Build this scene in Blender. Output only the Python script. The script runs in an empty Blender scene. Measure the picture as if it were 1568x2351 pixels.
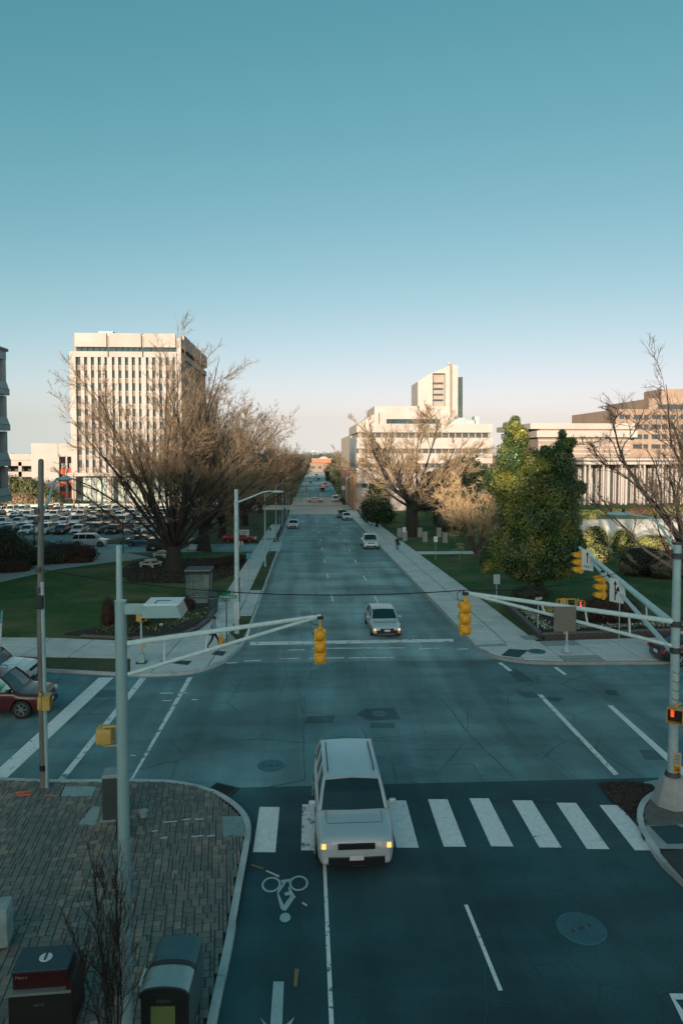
import bpy, bmesh, math, random
import numpy as np
from mathutils import Vector, Matrix, Euler
R = math.radians
sc = bpy.context.scene
COL = sc.collection
# ------------------------------------------------------------------ camera
CAM_H, F = 11.0, 1600.0            # eye height in metres, focal length on a 1568 x 2351 frame
YAW, PITCH = R(-2.862), R(2.6)
cam_d = bpy.data.cameras.new('camera'); cam = bpy.data.objects.new('camera', cam_d); COL.objects.link(cam)
cam.location = (0, 0, CAM_H); cam.rotation_euler = (R(90) - PITCH, 0, YAW)
cam_d.sensor_fit = 'VERTICAL'; cam_d.sensor_height = 36; cam_d.lens = 36 * F / 2351
cam_d.shift_y = -62.9 / 2351; cam_d.clip_start = 0.3; cam_d.clip_end = 9000
sc.camera = cam
# ------------------------------------------------------------------ light
SUN_EL, SUN_AZ = 7.2, 17.0          # low sun behind the camera, a little to its left
world = bpy.data.worlds.new('World'); sc.world = world; world.use_nodes = True
wn = world.node_tree.nodes; wl = world.node_tree.links
bg = wn['Background']
sky = wn.new('ShaderNodeTexSky'); sky.sky_type = 'NISHITA'; sky.sun_disc = False
sky.sun_elevation = R(SUN_EL); sky.sun_rotation = R(180 + SUN_AZ)
sky.air_density = 0.5; sky.dust_density = 2.0; sky.ozone_density = 1.0; sky.altitude = 50
# one colour grade for the whole dome: each channel of the sky raised to a power and scaled
tcw = wn.new('ShaderNodeTexCoord'); vmx = wn.new('ShaderNodeVectorMath'); vmx.operation = 'MAXIMUM'; vmx.inputs[1].default_value = (-9, -9, .05)   # keep the dark band below the horizon out of sight
wl.new(tcw.outputs['Generated'], vmx.inputs[0]); wl.new(vmx.outputs[0], sky.inputs[0])
sep = wn.new('ShaderNodeSeparateColor'); com = wn.new('ShaderNodeCombineColor'); wl.new(sky.outputs[0], sep.inputs[0])
for k_, (pw, kk) in enumerate(((1.54, 2.68), (.79, .875), (.77, .72))):
    m1 = wn.new('ShaderNodeMath'); m1.operation = 'MULTIPLY'; m1.inputs[1].default_value = .15; wl.new(sep.outputs[k_], m1.inputs[0])
    m2 = wn.new('ShaderNodeMath'); m2.operation = 'POWER'; m2.inputs[1].default_value = pw; wl.new(m1.outputs[0], m2.inputs[0])
    m3 = wn.new('ShaderNodeMath'); m3.operation = 'MULTIPLY'; m3.inputs[1].default_value = kk / .15; wl.new(m2.outputs[0], m3.inputs[0])
    m4 = wn.new('ShaderNodeMath'); m4.operation = 'MINIMUM'; m4.inputs[1].default_value = (1.2, 3.0, 4.2)[k_] / .15; wl.new(m3.outputs[0], m4.inputs[0]); outs_ = (outs_ if k_ else []) + [m4]; k_ < 2 and wl.new(m4.outputs[0], com.inputs[k_])
mb1 = wn.new('ShaderNodeMath'); mb1.operation = 'MULTIPLY'; mb1.inputs[1].default_value = .68; wl.new(outs_[2].outputs[0], mb1.inputs[0])
mb2 = wn.new('ShaderNodeMath'); mb2.operation = 'MULTIPLY_ADD'; mb2.inputs[1].default_value = .32; wl.new(outs_[1].outputs[0], mb2.inputs[0]); wl.new(mb1.outputs[0], mb2.inputs[2]); wl.new(mb2.outputs[0], com.inputs[2])
wl.new(com.outputs[0], bg.inputs[0])
bg.inputs[1].default_value = 0.15
sun_d = bpy.data.lights.new('sun', 'SUN'); sun = bpy.data.objects.new('sun', sun_d); COL.objects.link(sun)
sun_d.energy = 4.6; sun_d.angle = R(0.5); sun_d.color = (1.0, 0.80, 0.62)
sd = Vector((math.sin(R(SUN_AZ)) * math.cos(R(SUN_EL)), math.cos(R(SUN_AZ)) * math.cos(R(SUN_EL)), -math.sin(R(SUN_EL))))
sun.rotation_euler = sd.to_track_quat('-Z', 'Y').to_euler(); sun.location = (-20, -60, 60)
vs = sc.view_settings; vs.view_transform = 'Standard'; vs.look = 'None'; vs.gamma = 1; vs.use_curve_mapping = False
vs.exposure = 0.72
# ------------------------------------------------------------------ geometry of the place
GN = [(-200, 0), (34, 0), (50, -.30), (150, -2.90), (180, -3.35), (400, -3.6), (900, -5), (9000, -5)]
def gz(y):
    for (a, za), (b, zb) in zip(GN, GN[1:]):
        if y <= b: return za + (zb - za) * (y - a) / (b - a)
    return GN[-1][1]
def bank(x, y):                    # the ground climbs to a terrace on the right
    f = max(0., min(1., (y - 82) / 9)) * max(0., min(1., (x - 23) / 8))
    return f * f * (3 - 2 * f) * 3.3 * max(0., min(1., (600 - y) / 300))
ROT = Euler((R(90) - PITCH, 0, YAW)).to_matrix()
def ray(u, v):
    return ROT @ Vector(((u - 784) / F, -(v - 1112.65) / F, -1))
def P(u, v, Y):                    # the point seen at (u, v) that lies on the plane y = Y
    d = ray(u, v); t = Y / d.y
    return Vector((0, 0, CAM_H)) + d * t
def G(u, v):                       # the ground point seen at (u, v)
    d = ray(u, v); y = 30.
    for _ in range(60): y = y * .4 + .6 * max(1., (gz(y) - CAM_H) / d.z * d.y)
    return Vector((d.x * y / d.y, y, gz(y)))
def XY(*uv): return [tuple(G(*p)[:2]) for p in uv]
# ------------------------------------------------------------------ materials
MATS = {}
def mat(name, c, rough=.8, c2=None, scale=4., metal=0., bump=0., detail=6, emit=0, spec=None, mix=(.35, .65), coat=0, c3=None, scale3=.3, stretch=None, alpha=None):
    if name in MATS: return MATS[name]
    m = bpy.data.materials.new(name); m.use_nodes = True; n = m.node_tree.nodes; l = m.node_tree.links
    b = n['Principled BSDF']; b.inputs['Base Color'].default_value = (*c, 1); b.inputs['Roughness'].default_value = rough
    b.inputs['Metallic'].default_value = metal
    if coat: b.inputs['Coat Weight'].default_value = coat; b.inputs['Coat Roughness'].default_value = .08
    if spec is not None: b.inputs['Specular IOR Level'].default_value = spec
    if emit: b.inputs['Emission Color'].default_value = (*c, 1); b.inputs['Emission Strength'].default_value = emit
    if c2 is not None or bump:
        tc = n.new('ShaderNodeTexCoord'); mp = n.new('ShaderNodeMapping'); l.new(tc.outputs['Object'], mp.inputs[0])
        if stretch: mp.inputs['Scale'].default_value = stretch
        no = n.new('ShaderNodeTexNoise'); no.inputs['Scale'].default_value = scale; no.inputs['Detail'].default_value = detail
        no.inputs['Roughness'].default_value = .65; l.new(mp.outputs[0], no.inputs[0])
        if c2 is not None:
            rp = n.new('ShaderNodeMapRange'); rp.inputs[1].default_value = mix[0]; rp.inputs[2].default_value = mix[1]
            l.new(no.outputs[0], rp.inputs[0])
            mx = n.new('ShaderNodeMix'); mx.data_type = 'RGBA'; l.new(rp.outputs[0], mx.inputs[0])
            mx.inputs[6].default_value = (*c, 1); mx.inputs[7].default_value = (*c2, 1); out = mx.outputs[2]
            if c3 is not None:
                no3 = n.new('ShaderNodeTexNoise'); no3.inputs['Scale'].default_value = scale3; no3.inputs['Detail'].default_value = 5
                l.new(mp.outputs[0], no3.inputs[0]); r3 = n.new('ShaderNodeMapRange'); r3.inputs[1].default_value = .45; r3.inputs[2].default_value = .68
                l.new(no3.outputs[0], r3.inputs[0]); m3 = n.new('ShaderNodeMix'); m3.data_type = 'RGBA'
                l.new(r3.outputs[0], m3.inputs[0]); l.new(out, m3.inputs[6]); m3.inputs[7].default_value = (*c3, 1); out = m3.outputs[2]
            l.new(out, b.inputs['Base Color'])
        if bump:
            bu = n.new('ShaderNodeBump'); bu.inputs['Strength'].default_value = bump; bu.inputs['Distance'].default_value = .05
            l.new(no.outputs[0], bu.inputs['Height']); l.new(bu.outputs[0], b.inputs['Normal'])
    MATS[name] = m; return m
def asphalt(name, a, b, c, crack=.5, cs=.5):
    crack *= .6
    """aggregate grain, broad wear patches, streaks along the traffic and a net of fine cracks"""
    if name in MATS: return MATS[name]
    m = mat(name, a, .85, b, 1.1, bump=.25, c3=c, scale3=.16, mix=(.38, .62)); n = m.node_tree.nodes; l = m.node_tree.links
    bs = n['Principled BSDF']; src = bs.inputs['Base Color'].links[0].from_socket
    tc = n.new('ShaderNodeTexCoord')
    g = n.new('ShaderNodeTexNoise'); g.inputs['Scale'].default_value = 26; g.inputs['Detail'].default_value = 4; l.new(tc.outputs['Object'], g.inputs[0])
    gr = n.new('ShaderNodeMapRange'); gr.inputs[1].default_value = .3; gr.inputs[2].default_value = .7; gr.inputs[3].default_value = .72; gr.inputs[4].default_value = 1.28
    l.new(g.outputs[0], gr.inputs[0])
    w = n.new('ShaderNodeTexNoise'); w.inputs['Scale'].default_value = 1.4; w.inputs['Detail'].default_value = 6; l.new(tc.outputs['Object'], w.inputs[0])
    for si, (sv, lo_) in enumerate((((.55, .035, 1), .76), ((.16, .3, 1), .76), ((.045, .9, 1), .9))):
        mp_ = n.new('ShaderNodeMapping'); mp_.inputs['Scale'].default_value = sv; l.new(tc.outputs['Object'], mp_.inputs[0]); sn_ = n.new('ShaderNodeTexNoise'); sn_.inputs['Scale'].default_value = 1.; sn_.inputs['Detail'].default_value = 5; l.new(mp_.outputs[0], sn_.inputs[0])
        sr_ = n.new('ShaderNodeMapRange'); sr_.inputs[1].default_value = .36; sr_.inputs[2].default_value = .62; sr_.inputs[3].default_value = lo_; sr_.inputs[4].default_value = 2 - lo_ - .02; l.new(sn_.outputs[0], sr_.inputs[0])
        mm_ = n.new('ShaderNodeMath'); mm_.operation = 'MULTIPLY'; l.new((gr if si == 0 else last_).outputs[0], mm_.inputs[0]); l.new(sr_.outputs[0], mm_.inputs[1]); last_ = mm_
    gr = last_
    ad = n.new('ShaderNodeMix'); ad.data_type = 'RGBA'; ad.inputs[0].default_value = .22; l.new(tc.outputs['Object'], ad.inputs[6]); l.new(w.outputs[1], ad.inputs[7])
    v = n.new('ShaderNodeTexVoronoi'); v.feature = 'DISTANCE_TO_EDGE'; v.inputs['Scale'].default_value = cs; l.new(ad.outputs[2], v.inputs[0])
    vr = n.new('ShaderNodeMapRange'); vr.inputs[1].default_value = .003; vr.inputs[2].default_value = .014; vr.inputs[3].default_value = 1 - crack; vr.inputs[4].default_value = 1.
    l.new(v.outputs[0], vr.inputs[0])
    k = n.new('ShaderNodeTexNoise'); k.inputs['Scale'].default_value = .22; k.inputs['Detail'].default_value = 3; l.new(tc.outputs['Object'], k.inputs[0])
    kr = n.new('ShaderNodeMapRange'); kr.inputs[1].default_value = .46; kr.inputs[2].default_value = .56; l.new(k.outputs[0], kr.inputs[0])
    kx = n.new('ShaderNodeMix'); kx.data_type = 'FLOAT'; l.new(kr.outputs[0], kx.inputs[0]); kx.inputs[2].default_value = 1.; l.new(vr.outputs[0], kx.inputs[3])
    mu = n.new('ShaderNodeMath'); mu.operation = 'MULTIPLY'; l.new(gr.outputs[0], mu.inputs[0]); l.new(kx.outputs[0], mu.inputs[1])
    sc_ = n.new('ShaderNodeVectorMath'); sc_.operation = 'SCALE'; l.new(src, sc_.inputs[0]); l.new(mu.outputs[0], sc_.inputs[3])
    l.new(sc_.outputs[0], bs.inputs['Base Color']); return m
def worn(name, c, under, lo=.56, hi=.60, scale=2.2):
    """road paint flaked away in patches"""
    if name in MATS: return MATS[name]
    m = mat(name, c, .75, tuple(x * .86 for x in c), 6.); n = m.node_tree.nodes; l = m.node_tree.links
    bs = n['Principled BSDF']; src = bs.inputs['Base Color'].links[0].from_socket
    tc = n.new('ShaderNodeTexCoord'); no = n.new('ShaderNodeTexNoise'); no.inputs['Scale'].default_value = scale; no.inputs['Detail'].default_value = 10; no.inputs['Roughness'].default_value = .75
    l.new(tc.outputs['Object'], no.inputs[0]); r = n.new('ShaderNodeMapRange'); r.inputs[1].default_value = lo; r.inputs[2].default_value = hi; l.new(no.outputs[0], r.inputs[0])
    v = n.new('ShaderNodeTexVoronoi'); v.feature = 'DISTANCE_TO_EDGE'; v.inputs['Scale'].default_value = 2.6; l.new(no.outputs[1], v.inputs[0])
    ad = n.new('ShaderNodeMix'); ad.data_type = 'RGBA'; ad.inputs[0].default_value = .2; l.new(tc.outputs['Object'], ad.inputs[6]); l.new(no.outputs[1], ad.inputs[7]); l.new(ad.outputs[2], v.inputs[0])
    vr = n.new('ShaderNodeMapRange'); vr.inputs[1].default_value = .004; vr.inputs[2].default_value = .016; vr.inputs[3].default_value = .28; vr.inputs[4].default_value = 0.; l.new(v.outputs[0], vr.inputs[0])
    mxm = n.new('ShaderNodeMath'); mxm.operation = 'MAXIMUM'; l.new(r.outputs[0], mxm.inputs[0]); l.new(vr.outputs[0], mxm.inputs[1])
    mx = n.new('ShaderNodeMix'); mx.data_type = 'RGBA'; l.new(mxm.outputs[0], mx.inputs[0]); l.new(src, mx.inputs[6]); mx.inputs[7].default_value = (*under, 1)
    l.new(mx.outputs[2], bs.inputs['Base Color']); return m
M_ = {}
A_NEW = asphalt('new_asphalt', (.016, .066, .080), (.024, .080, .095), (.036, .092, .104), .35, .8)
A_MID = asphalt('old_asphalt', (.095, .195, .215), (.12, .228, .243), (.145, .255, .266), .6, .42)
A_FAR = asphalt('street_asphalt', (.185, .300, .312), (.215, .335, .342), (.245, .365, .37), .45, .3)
A_TAR = asphalt('patch_asphalt', (.045, .115, .128), (.06, .135, .148), (.07, .145, .158), .3)
A_PAL = asphalt('pale_patch', (.17, .26, .26), (.2, .29, .28), (.16, .25, .25), .5)
CRACK = mat('crack_filler', (.045, .095, .105), .8)
PAINT = worn('road_paint', (.84, .88, .87), (.08, .18, .19), .60, .66)
PAINT_W = worn('road_paint_flaked', (.82, .86, .85), (.10, .20, .21), .545, .585, 2.6)
PAINT_F = mat('faded_paint', (.30, .44, .46), .8, (.42, .54, .55), 8.)
CONC = mat('sidewalk_concrete', (.56, .60, .58), .9, (.66, .69, .67), 2.5, bump=.15, c3=(.48, .53, .52), scale3=.6)
CONC_D = mat('worn_concrete', (.26, .32, .32), .9, (.34, .40, .39), 3., bump=.2)
KERB = mat('kerb_concrete', (.42, .49, .49), .9, (.52, .58, .57), 5., bump=.25, c3=(.32, .39, .39), scale3=1.1)
KERB_D = mat('kerb_concrete_dark', (.22, .28, .28), .9, (.31, .36, .35), 5., bump=.25)
GRASS = mat('lawn_grass', (.030, .090, .032), 1., (.062, .130, .046), 1.1, bump=.8, c3=(.15, .155, .085), scale3=.16, spec=.1)
GRASS_D = mat('verge_grass', (.07, .095, .05), 1., (.12, .13, .085), 3., bump=.6, c3=(.05, .085, .035), scale3=.3, spec=.1)
MULCH = mat('mulch', (.022, .018, .017), 1., (.045, .036, .032), 7., bump=.8, spec=.1)
GALV = mat('galvanised_steel', (.25, .40, .43), .42, (.33, .47, .49), 3., metal=.0)
GALV_L = mat('painted_arm', (.40, .56, .58), .45, (.52, .66, .67), 5., metal=0)
STEEL_D = mat('dark_steel', (.04, .05, .055), .5, (.06, .07, .075), 6., metal=.3)
BLACK = mat('black_plastic', (.012, .013, .014), .45)
YEL = mat('signal_yellow', (.68, .37, .022), .5, (.60, .31, .018), 7.)
YEL_D = mat('faded_signal_yellow', (.50, .34, .10), .55, (.42, .28, .07), 7.)
RUBBER = mat('tyre_rubber', (.012, .013, .014), .8)
GLASSC = mat('car_glass', (.010, .028, .034), .06, spec=.8)
RIM = mat('wheel_rim', (.32, .34, .35), .3, metal=.9)
LAMPC = mat('lamp_lens', (.55, .58, .58), .15, spec=.8)
LIT = mat('lit_headlight', (1., .42, .10), .3, emit=1.1)
TAIL = mat('tail_lamp', (.35, .02, .015), .25)
PLATE = mat('number_plate', (.6, .62, .62), .5)
BARK = mat('bark', (.085, .062, .048), .95, (.135, .10, .075), 6., bump=.5)
BARK_D = mat('dark_bark', (.026, .023, .022), .95, (.045, .038, .033), 6., bump=.5)
TWIG = mat('twig_bark', (.19, .134, .083), .95, (.27, .195, .122), 2.)
TWIG_O = mat('pale_oak_twig', (.30, .215, .13), .95, (.40, .29, .18), 2.)
TWIG_D = mat('grey_twig_bark', (.11, .085, .07), .95, (.16, .12, .095), 2.)
TWIG_G = mat('golden_twig_bark', (.60, .41, .22), .95, (.72, .52, .30), 1.5)
# ------------------------------------------------------------------ object helpers
def tag(o, label=None, cat=None, group=None, kind=None):
    if label: o['label'] = label
    if cat: o['category'] = cat
    if group: o['group'] = group
    if kind: o['kind'] = kind
    return o
def thing(name, loc, rz=0, label=None, cat=None, group=None):
    o = bpy.data.objects.new(name, None); COL.objects.link(o); o.location = loc; o.rotation_euler = (0, 0, rz)
    o.empty_display_size = .3; return tag(o, label, cat, group)
def mesh_arrays(name, V, Q, smooth=False):
    """V (n,3), Q (m,4) or list of such"""
    me = bpy.data.meshes.new(name); V = np.asarray(V, dtype=np.float32)
    Q = np.asarray(Q, dtype=np.int32); m, k = Q.shape
    me.vertices.add(len(V)); me.vertices.foreach_set('co', V.ravel())
    me.loops.add(m * k); me.loops.foreach_set('vertex_index', Q.ravel())
    me.polygons.add(m); me.polygons.foreach_set('loop_start', np.arange(m, dtype=np.int32) * k)
    me.update(calc_edges=True)
    if smooth: me.polygons.foreach_set('use_smooth', np.ones(m, dtype=bool))
    return me
def link(name, me, m, parent=None, smooth=None):
    if m is not None and not me.materials: me.materials.append(m)
    o = bpy.data.objects.new(name, me); COL.objects.link(o)
    if parent is not None: o.parent = parent
    return o
class MB:
    def __init__(s): s.v = []; s.f = []
    def add(s, vs_, fs): b = len(s.v); s.v += [tuple(p) for p in vs_]; s.f += [tuple(b + i for i in f) for f in fs]; return s
    def box(s, c, d, rz=0, top=1., topy=None):
        x, y, z = d[0] / 2, d[1] / 2, d[2] / 2; ty = top if topy is None else topy; vv = []
        for sz, kx, ky in ((-1, 1, 1), (1, top, ty)):
            for sx, sy in ((-1, -1), (1, -1), (1, 1), (-1, 1)):
                a, b = sx * x * kx, sy * y * ky
                vv.append((c[0] + a * math.cos(rz) - b * math.sin(rz), c[1] + a * math.sin(rz) + b * math.cos(rz), c[2] + sz * z))
        return s.add(vv, [(3, 2, 1, 0), (4, 5, 6, 7), (0, 1, 5, 4), (1, 2, 6, 5), (2, 3, 7, 6), (3, 0, 4, 7)])
    def tube(s, pts, r, n=10, cap=True):
        pts = [Vector(p) for p in pts]; rs = r if isinstance(r, (list, tuple)) else [r] * len(pts); rings = []
        prev = None
        for i, p in enumerate(pts):
            d = (pts[min(i + 1, len(pts) - 1)] - pts[max(i - 1, 0)]).normalized()
            a = prev if prev is not None and abs(prev.dot(d)) < .95 else (Vector((0, 0, 1)) if abs(d.z) < .9 else Vector((1, 0, 0)))
            a = (a - d * a.dot(d)).normalized(); prev = a; b = d.cross(a)
            rings.append([p + (a * math.cos(t) + b * math.sin(t)) * rs[i] for t in [2 * math.pi * k / n for k in range(n)]])
        vv = [q for g in rings for q in g]; fs = []
        for i in range(len(rings) - 1):
            for k in range(n): a0 = i * n + k; a1 = i * n + (k + 1) % n; fs.append((a0, a1, a1 + n, a0 + n))
        if cap: fs += [tuple(range(n - 1, -1, -1)), tuple((len(rings) - 1) * n + k for k in range(n))]
        return s.add(vv, fs)
    def ell(s, c, rad, nu=12, nv=8, v0=-1., v1=1.):
        vv = []; fs = []
        for j in range(nv + 1):
            t = math.pi * (v0 + (v1 - v0) * j / nv) / 2
            for i in range(nu):
                a = 2 * math.pi * i / nu; vv.append((c[0] + rad[0] * math.cos(t) * math.cos(a), c[1] + rad[1] * math.cos(t) * math.sin(a), c[2] + rad[2] * math.sin(t)))
        for j in range(nv):
            for i in range(nu): fs.append((j * nu + i, j * nu + (i + 1) % nu, (j + 1) * nu + (i + 1) % nu, (j + 1) * nu + i))
        return s.add(vv, fs)
    def prism(s, poly, z0, z1):
        n = len(poly); vv = [(x, y, z0) for x, y in poly] + [(x, y, z1) for x, y in poly]
        return s.add(vv, [tuple(range(n - 1, -1, -1)), tuple(range(n, 2 * n))] + [(i, (i + 1) % n, (i + 1) % n + n, i + n) for i in range(n)])
    def extr(s, poly, axis, a, b):
        """polygon in the two other axes, extruded along axis from a to b"""
        def q(u, v, w): return {'x': (w, u, v), 'y': (u, w, v)}[axis]
        n = len(poly); vv = [q(u, v, a) for u, v in poly] + [q(u, v, b) for u, v in poly]
        return s.add(vv, [tuple(range(n - 1, -1, -1)), tuple(range(n, 2 * n))] + [(i, (i + 1) % n, (i + 1) % n + n, i + n) for i in range(n)])
    def build(s, name, m, parent=None, bevel=0, smooth=False, world=False, seg=2, sharp=35):
        me = bpy.data.meshes.new(name)
        v = s.v
        if world and parent is not None:
            L = parent.location; v = [(a - L[0], b - L[1], c - L[2]) for a, b, c in v]
        me.from_pydata(v, [], s.f)
        bm = bmesh.new(); bm.from_mesh(me); bmesh.ops.recalc_face_normals(bm, faces=bm.faces)
        if bevel: bmesh.ops.bevel(bm, geom=[e for e in bm.edges if len(e.link_faces) == 2 and e.calc_face_angle(0) > .5], offset=bevel, segments=seg, affect='EDGES', profile=.5)
        bm.to_mesh(me); bm.free()
        if smooth:
            me.polygons.foreach_set('use_smooth', [True] * len(me.polygons)); me.set_sharp_from_angle(angle=R(sharp))
        return link(name, me, m, parent)
def sheet(name, poly, m, dz=0., depth=0., parent=None, kind=None, base=None, joints=None):
    """a flat piece of ground following the street's slope; depth > 0 gives it sides"""
    bm = bmesh.new(); f = bm.faces.new([bm.verts.new((x, y, 0)) for x, y in poly])
    if f.normal.z < 0 or sum((poly[i][0] * poly[(i + 1) % len(poly)][1] - poly[(i + 1) % len(poly)][0] * poly[i][1]) for i in range(len(poly))) < 0: bmesh.ops.reverse_faces(bm, faces=bm.faces)
    ys = [p[1] for p in poly]
    for yb, _ in GN:
        if min(ys) < yb < max(ys): bmesh.ops.bisect_plane(bm, geom=bm.verts[:] + bm.edges[:] + bm.faces[:], plane_co=(0, yb, 0), plane_no=(0, 1, 0))
    if depth:
        top = bm.faces[:]; r = bmesh.ops.extrude_face_region(bm, geom=top)
        nv = [e for e in r['geom'] if isinstance(e, bmesh.types.BMVert)]
        low = set(bm.verts) - set(nv)
        for v in nv: v.co.z = 1.
    for v in bm.verts: v.co.z = gz(v.co.y) + (dz if (not depth or v.co.z > .5) else dz - depth)
    bmesh.ops.recalc_face_normals(bm, faces=bm.faces)
    if not depth:
        for ff in bm.faces:
            if ff.normal.z < 0: ff.normal_flip()
    me = bpy.data.meshes.new(name); bm.to_mesh(me); bm.free()
    o = link(name, me, m, parent)
    if kind: o['kind'] = kind
    return o
def ribbon(pts, w, jit=0, rnd=None):
    """world x, y polyline to a closed outline of width w"""
    L, Rr = [], []
    for i, p in enumerate(pts):
        a = Vector(pts[max(i - 1, 0)]); b = Vector(pts[min(i + 1, len(pts) - 1)]); d = (b - a).normalized(); n = Vector((-d.y, d.x)); ww = w / 2 * (1 + (rnd.uniform(-jit, jit) if rnd else 0))
        L.append(tuple(Vector(p) + n * ww)); Rr.append(tuple(Vector(p) - n * ww))
    return Rr + L[::-1]
def dup(root, loc=None, rz=None, label=None, group=None, paint=None, cat=None):
    r = root.copy(); COL.objects.link(r)
    if loc is not None: r.location = loc
    if rz is not None: r.rotation_euler = (0, 0, rz)
    if label: r['label'] = label
    if group: r['group'] = group
    if cat: r['category'] = cat
    for ch in list(root.children):
        c = ch.copy(); COL.objects.link(c); c.parent = r
        if paint and ch.get('painted'):
            c.material_slots[0].link = 'OBJECT'; c.material_slots[0].material = paint
        for g in ch.children:
            d = g.copy(); COL.objects.link(d); d.parent = c
            if paint and g.get('painted'): d.material_slots[0].link = 'OBJECT'; d.material_slots[0].material = paint
    return r
def text(body, size, name, m, parent, loc, rot, extrude=.002, align='CENTER'):
    c = bpy.data.curves.new(name, 'FONT'); c.body = body; c.size = size; c.extrude = extrude; c.align_x = align; c.align_y = 'CENTER'; c.resolution_u = 2
    t = bpy.data.objects.new(name, c); COL.objects.link(t); dg = bpy.context.evaluated_depsgraph_get()
    me = bpy.data.meshes.new_from_object(t.evaluated_get(dg)); bpy.data.objects.remove(t); bpy.data.curves.remove(c)
    me.name = name; me.materials.clear(); o = link(name, me, m, parent); o.location = loc; o.rotation_euler = rot; return o
rnd = random.Random(7)
# ================================================================== THE SETTING
def grid_surface(name, xs, ys, zf, m, kind='structure', parent=None, smooth=True):
    V = [(x, y, zf(x, y)) for y in ys for x in xs]; nx = len(xs)
    Q = [(j * nx + i, j * nx + i + 1, (j + 1) * nx + i + 1, (j + 1) * nx + i) for j in range(len(ys) - 1) for i in range(nx - 1)]
    o = link(name, mesh_arrays(name, V, Q, smooth), m, parent)
    if kind: o['kind'] = kind
    return o
FIELD = mat('winter_grass', (.075, .080, .040), 1., (.12, .11, .065), .25, spec=.1, c3=(.05, .065, .03), scale3=.02)
def hill(x, y):
    f = max(0., (y - 900) / 900); return min(1., f) * (4 + 5 * math.sin(x * .0021 + 1) + 4 * math.sin(x * .007))
grid_surface('ground', [-3000, -1500, -800, -400, -200, -120, -60, -30, -10, 10, 21.5, 23, 25, 27, 29, 31, 33, 45, 70, 120, 200, 400, 800, 1500, 3000],
             [-60, 0, 34, 42, 50, 60, 66, 70, 74, 78, 82, 86, 90, 94, 97, 100, 104, 120, 150, 180, 250, 400, 600, 900, 1100, 1300, 1500, 1800, 2500, 5000], lambda x, y: gz(y) - .08 + bank(x, y) + hill(x, y), FIELD)
XL_N, XR_N, XL_F, XR_F = -1.72, 9.85, -3.55, 9.38      # kerb lines of the near and the far leg
YN, YF = 23.3, 35.0
# --- roads
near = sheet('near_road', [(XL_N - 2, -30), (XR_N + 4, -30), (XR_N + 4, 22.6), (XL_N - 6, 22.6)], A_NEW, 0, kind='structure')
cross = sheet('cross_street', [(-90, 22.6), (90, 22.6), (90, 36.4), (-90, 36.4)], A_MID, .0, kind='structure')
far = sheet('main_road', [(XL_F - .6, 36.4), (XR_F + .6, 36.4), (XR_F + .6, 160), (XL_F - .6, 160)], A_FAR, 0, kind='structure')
far2 = sheet('distant_street', [(-140, 176), (190, 176), (190, 192), (-140, 192)], mat('sunlit_street_tone', (.62, .57, .51), .85, (.70, .65, .59), .7, bump=.9, c3=(.52, .47, .43), scale3=.1), 0, kind='structure')  # pale base colour stands in for low sun on the street
sheet('junction_paving', [(XL_F - .6, 160), (XR_F + .6, 160), (XR_F + .6, 176), (XL_F - .6, 176)], MATS['sunlit_street_tone'], 0, kind='structure')  # sunlight painted by the same pale tone
sheet('junction_paving', [(XL_F - .6, 192), (XR_F + .6, 192), (XR_F + .6, 226), (XL_F - .6, 226)], MATS['sunlit_street_tone'], .004, kind='structure')
bx = .0125
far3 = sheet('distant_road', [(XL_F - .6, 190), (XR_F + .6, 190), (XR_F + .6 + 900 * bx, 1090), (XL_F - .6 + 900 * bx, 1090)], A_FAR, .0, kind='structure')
for ya_, yb_ in ((318, 350), (420, 560), (640, 1000)): sheet('painted_sun_strip', [(XL_F - .6 + (ya_ - 190) * bx, ya_), (XR_F + .6 + (ya_ - 190) * bx, ya_), (XR_F + .6 + (yb_ - 190) * bx, yb_), (XL_F - .6 + (yb_ - 190) * bx, yb_)], MATS['sunlit_street_tone'], .02, parent=far3)  # pale strips paint patches of sunlight onto the distant road
# --- asphalt patches and seams
def patch(uv, m, dz=.004, parent=cross, name='asphalt_patch'): return sheet(name, XY(*uv), m, dz, parent=parent)
patch([(700, 1600), (900, 1588), (1150, 1600), (1235, 1700), (1270, 1787), (700, 1790)], A_MID)
patch([(1010, 1592), (1105, 1590), (1190, 1700), (1310, 1788), (1220, 1790), (1160, 1710)], asphalt('grey_patch', (.092, .175, .185), (.11, .2, .21), (.125, .22, .225), .6, .5), .006)
patch([(205, 1585), (305, 1583), (290, 1600), (185, 1602)], A_TAR, .0075)
patch([(840, 1628), (905, 1625), (920, 1652), (850, 1655), (815, 1640)], A_TAR, .0075)
patch([(705, 1645), (770, 1643), (765, 1660), (700, 1662)], A_TAR, .0075)
patch([(850, 1660), (905, 1660), (905, 1672), (850, 1672)], A_TAR, .0075)
patch([(1150, 1530), (1185, 1536), (1228, 1566), (1190, 1566)], A_TAR, .0075)
patch([(1185, 1588), (1225, 1588), (1240, 1603), (1205, 1603)], A_TAR, .0075)
patch([(1255, 1600), (1290, 1603), (1282, 1612), (1255, 1610)], A_TAR, .0075)
patch([(1385, 1585), (1412, 1585), (1422, 1597), (1395, 1597)], A_TAR, .0075)
patch([(1465, 1722), (1515, 1722), (1545, 1745), (1480, 1745)], A_TAR, .0075)
patch([(1435, 1790), (1385, 1797), (1262, 1795), (1180, 1838), (1260, 1842), (1440, 1850)], A_NEW, .0075, near)
patch([(630, 1392), (712, 1387), (716, 1450), (640, 1460)], A_PAL, .004, far)
patch([(650, 1404), (690, 1401), (692, 1440), (652, 1446)], A_FAR, .006, far)
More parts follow.
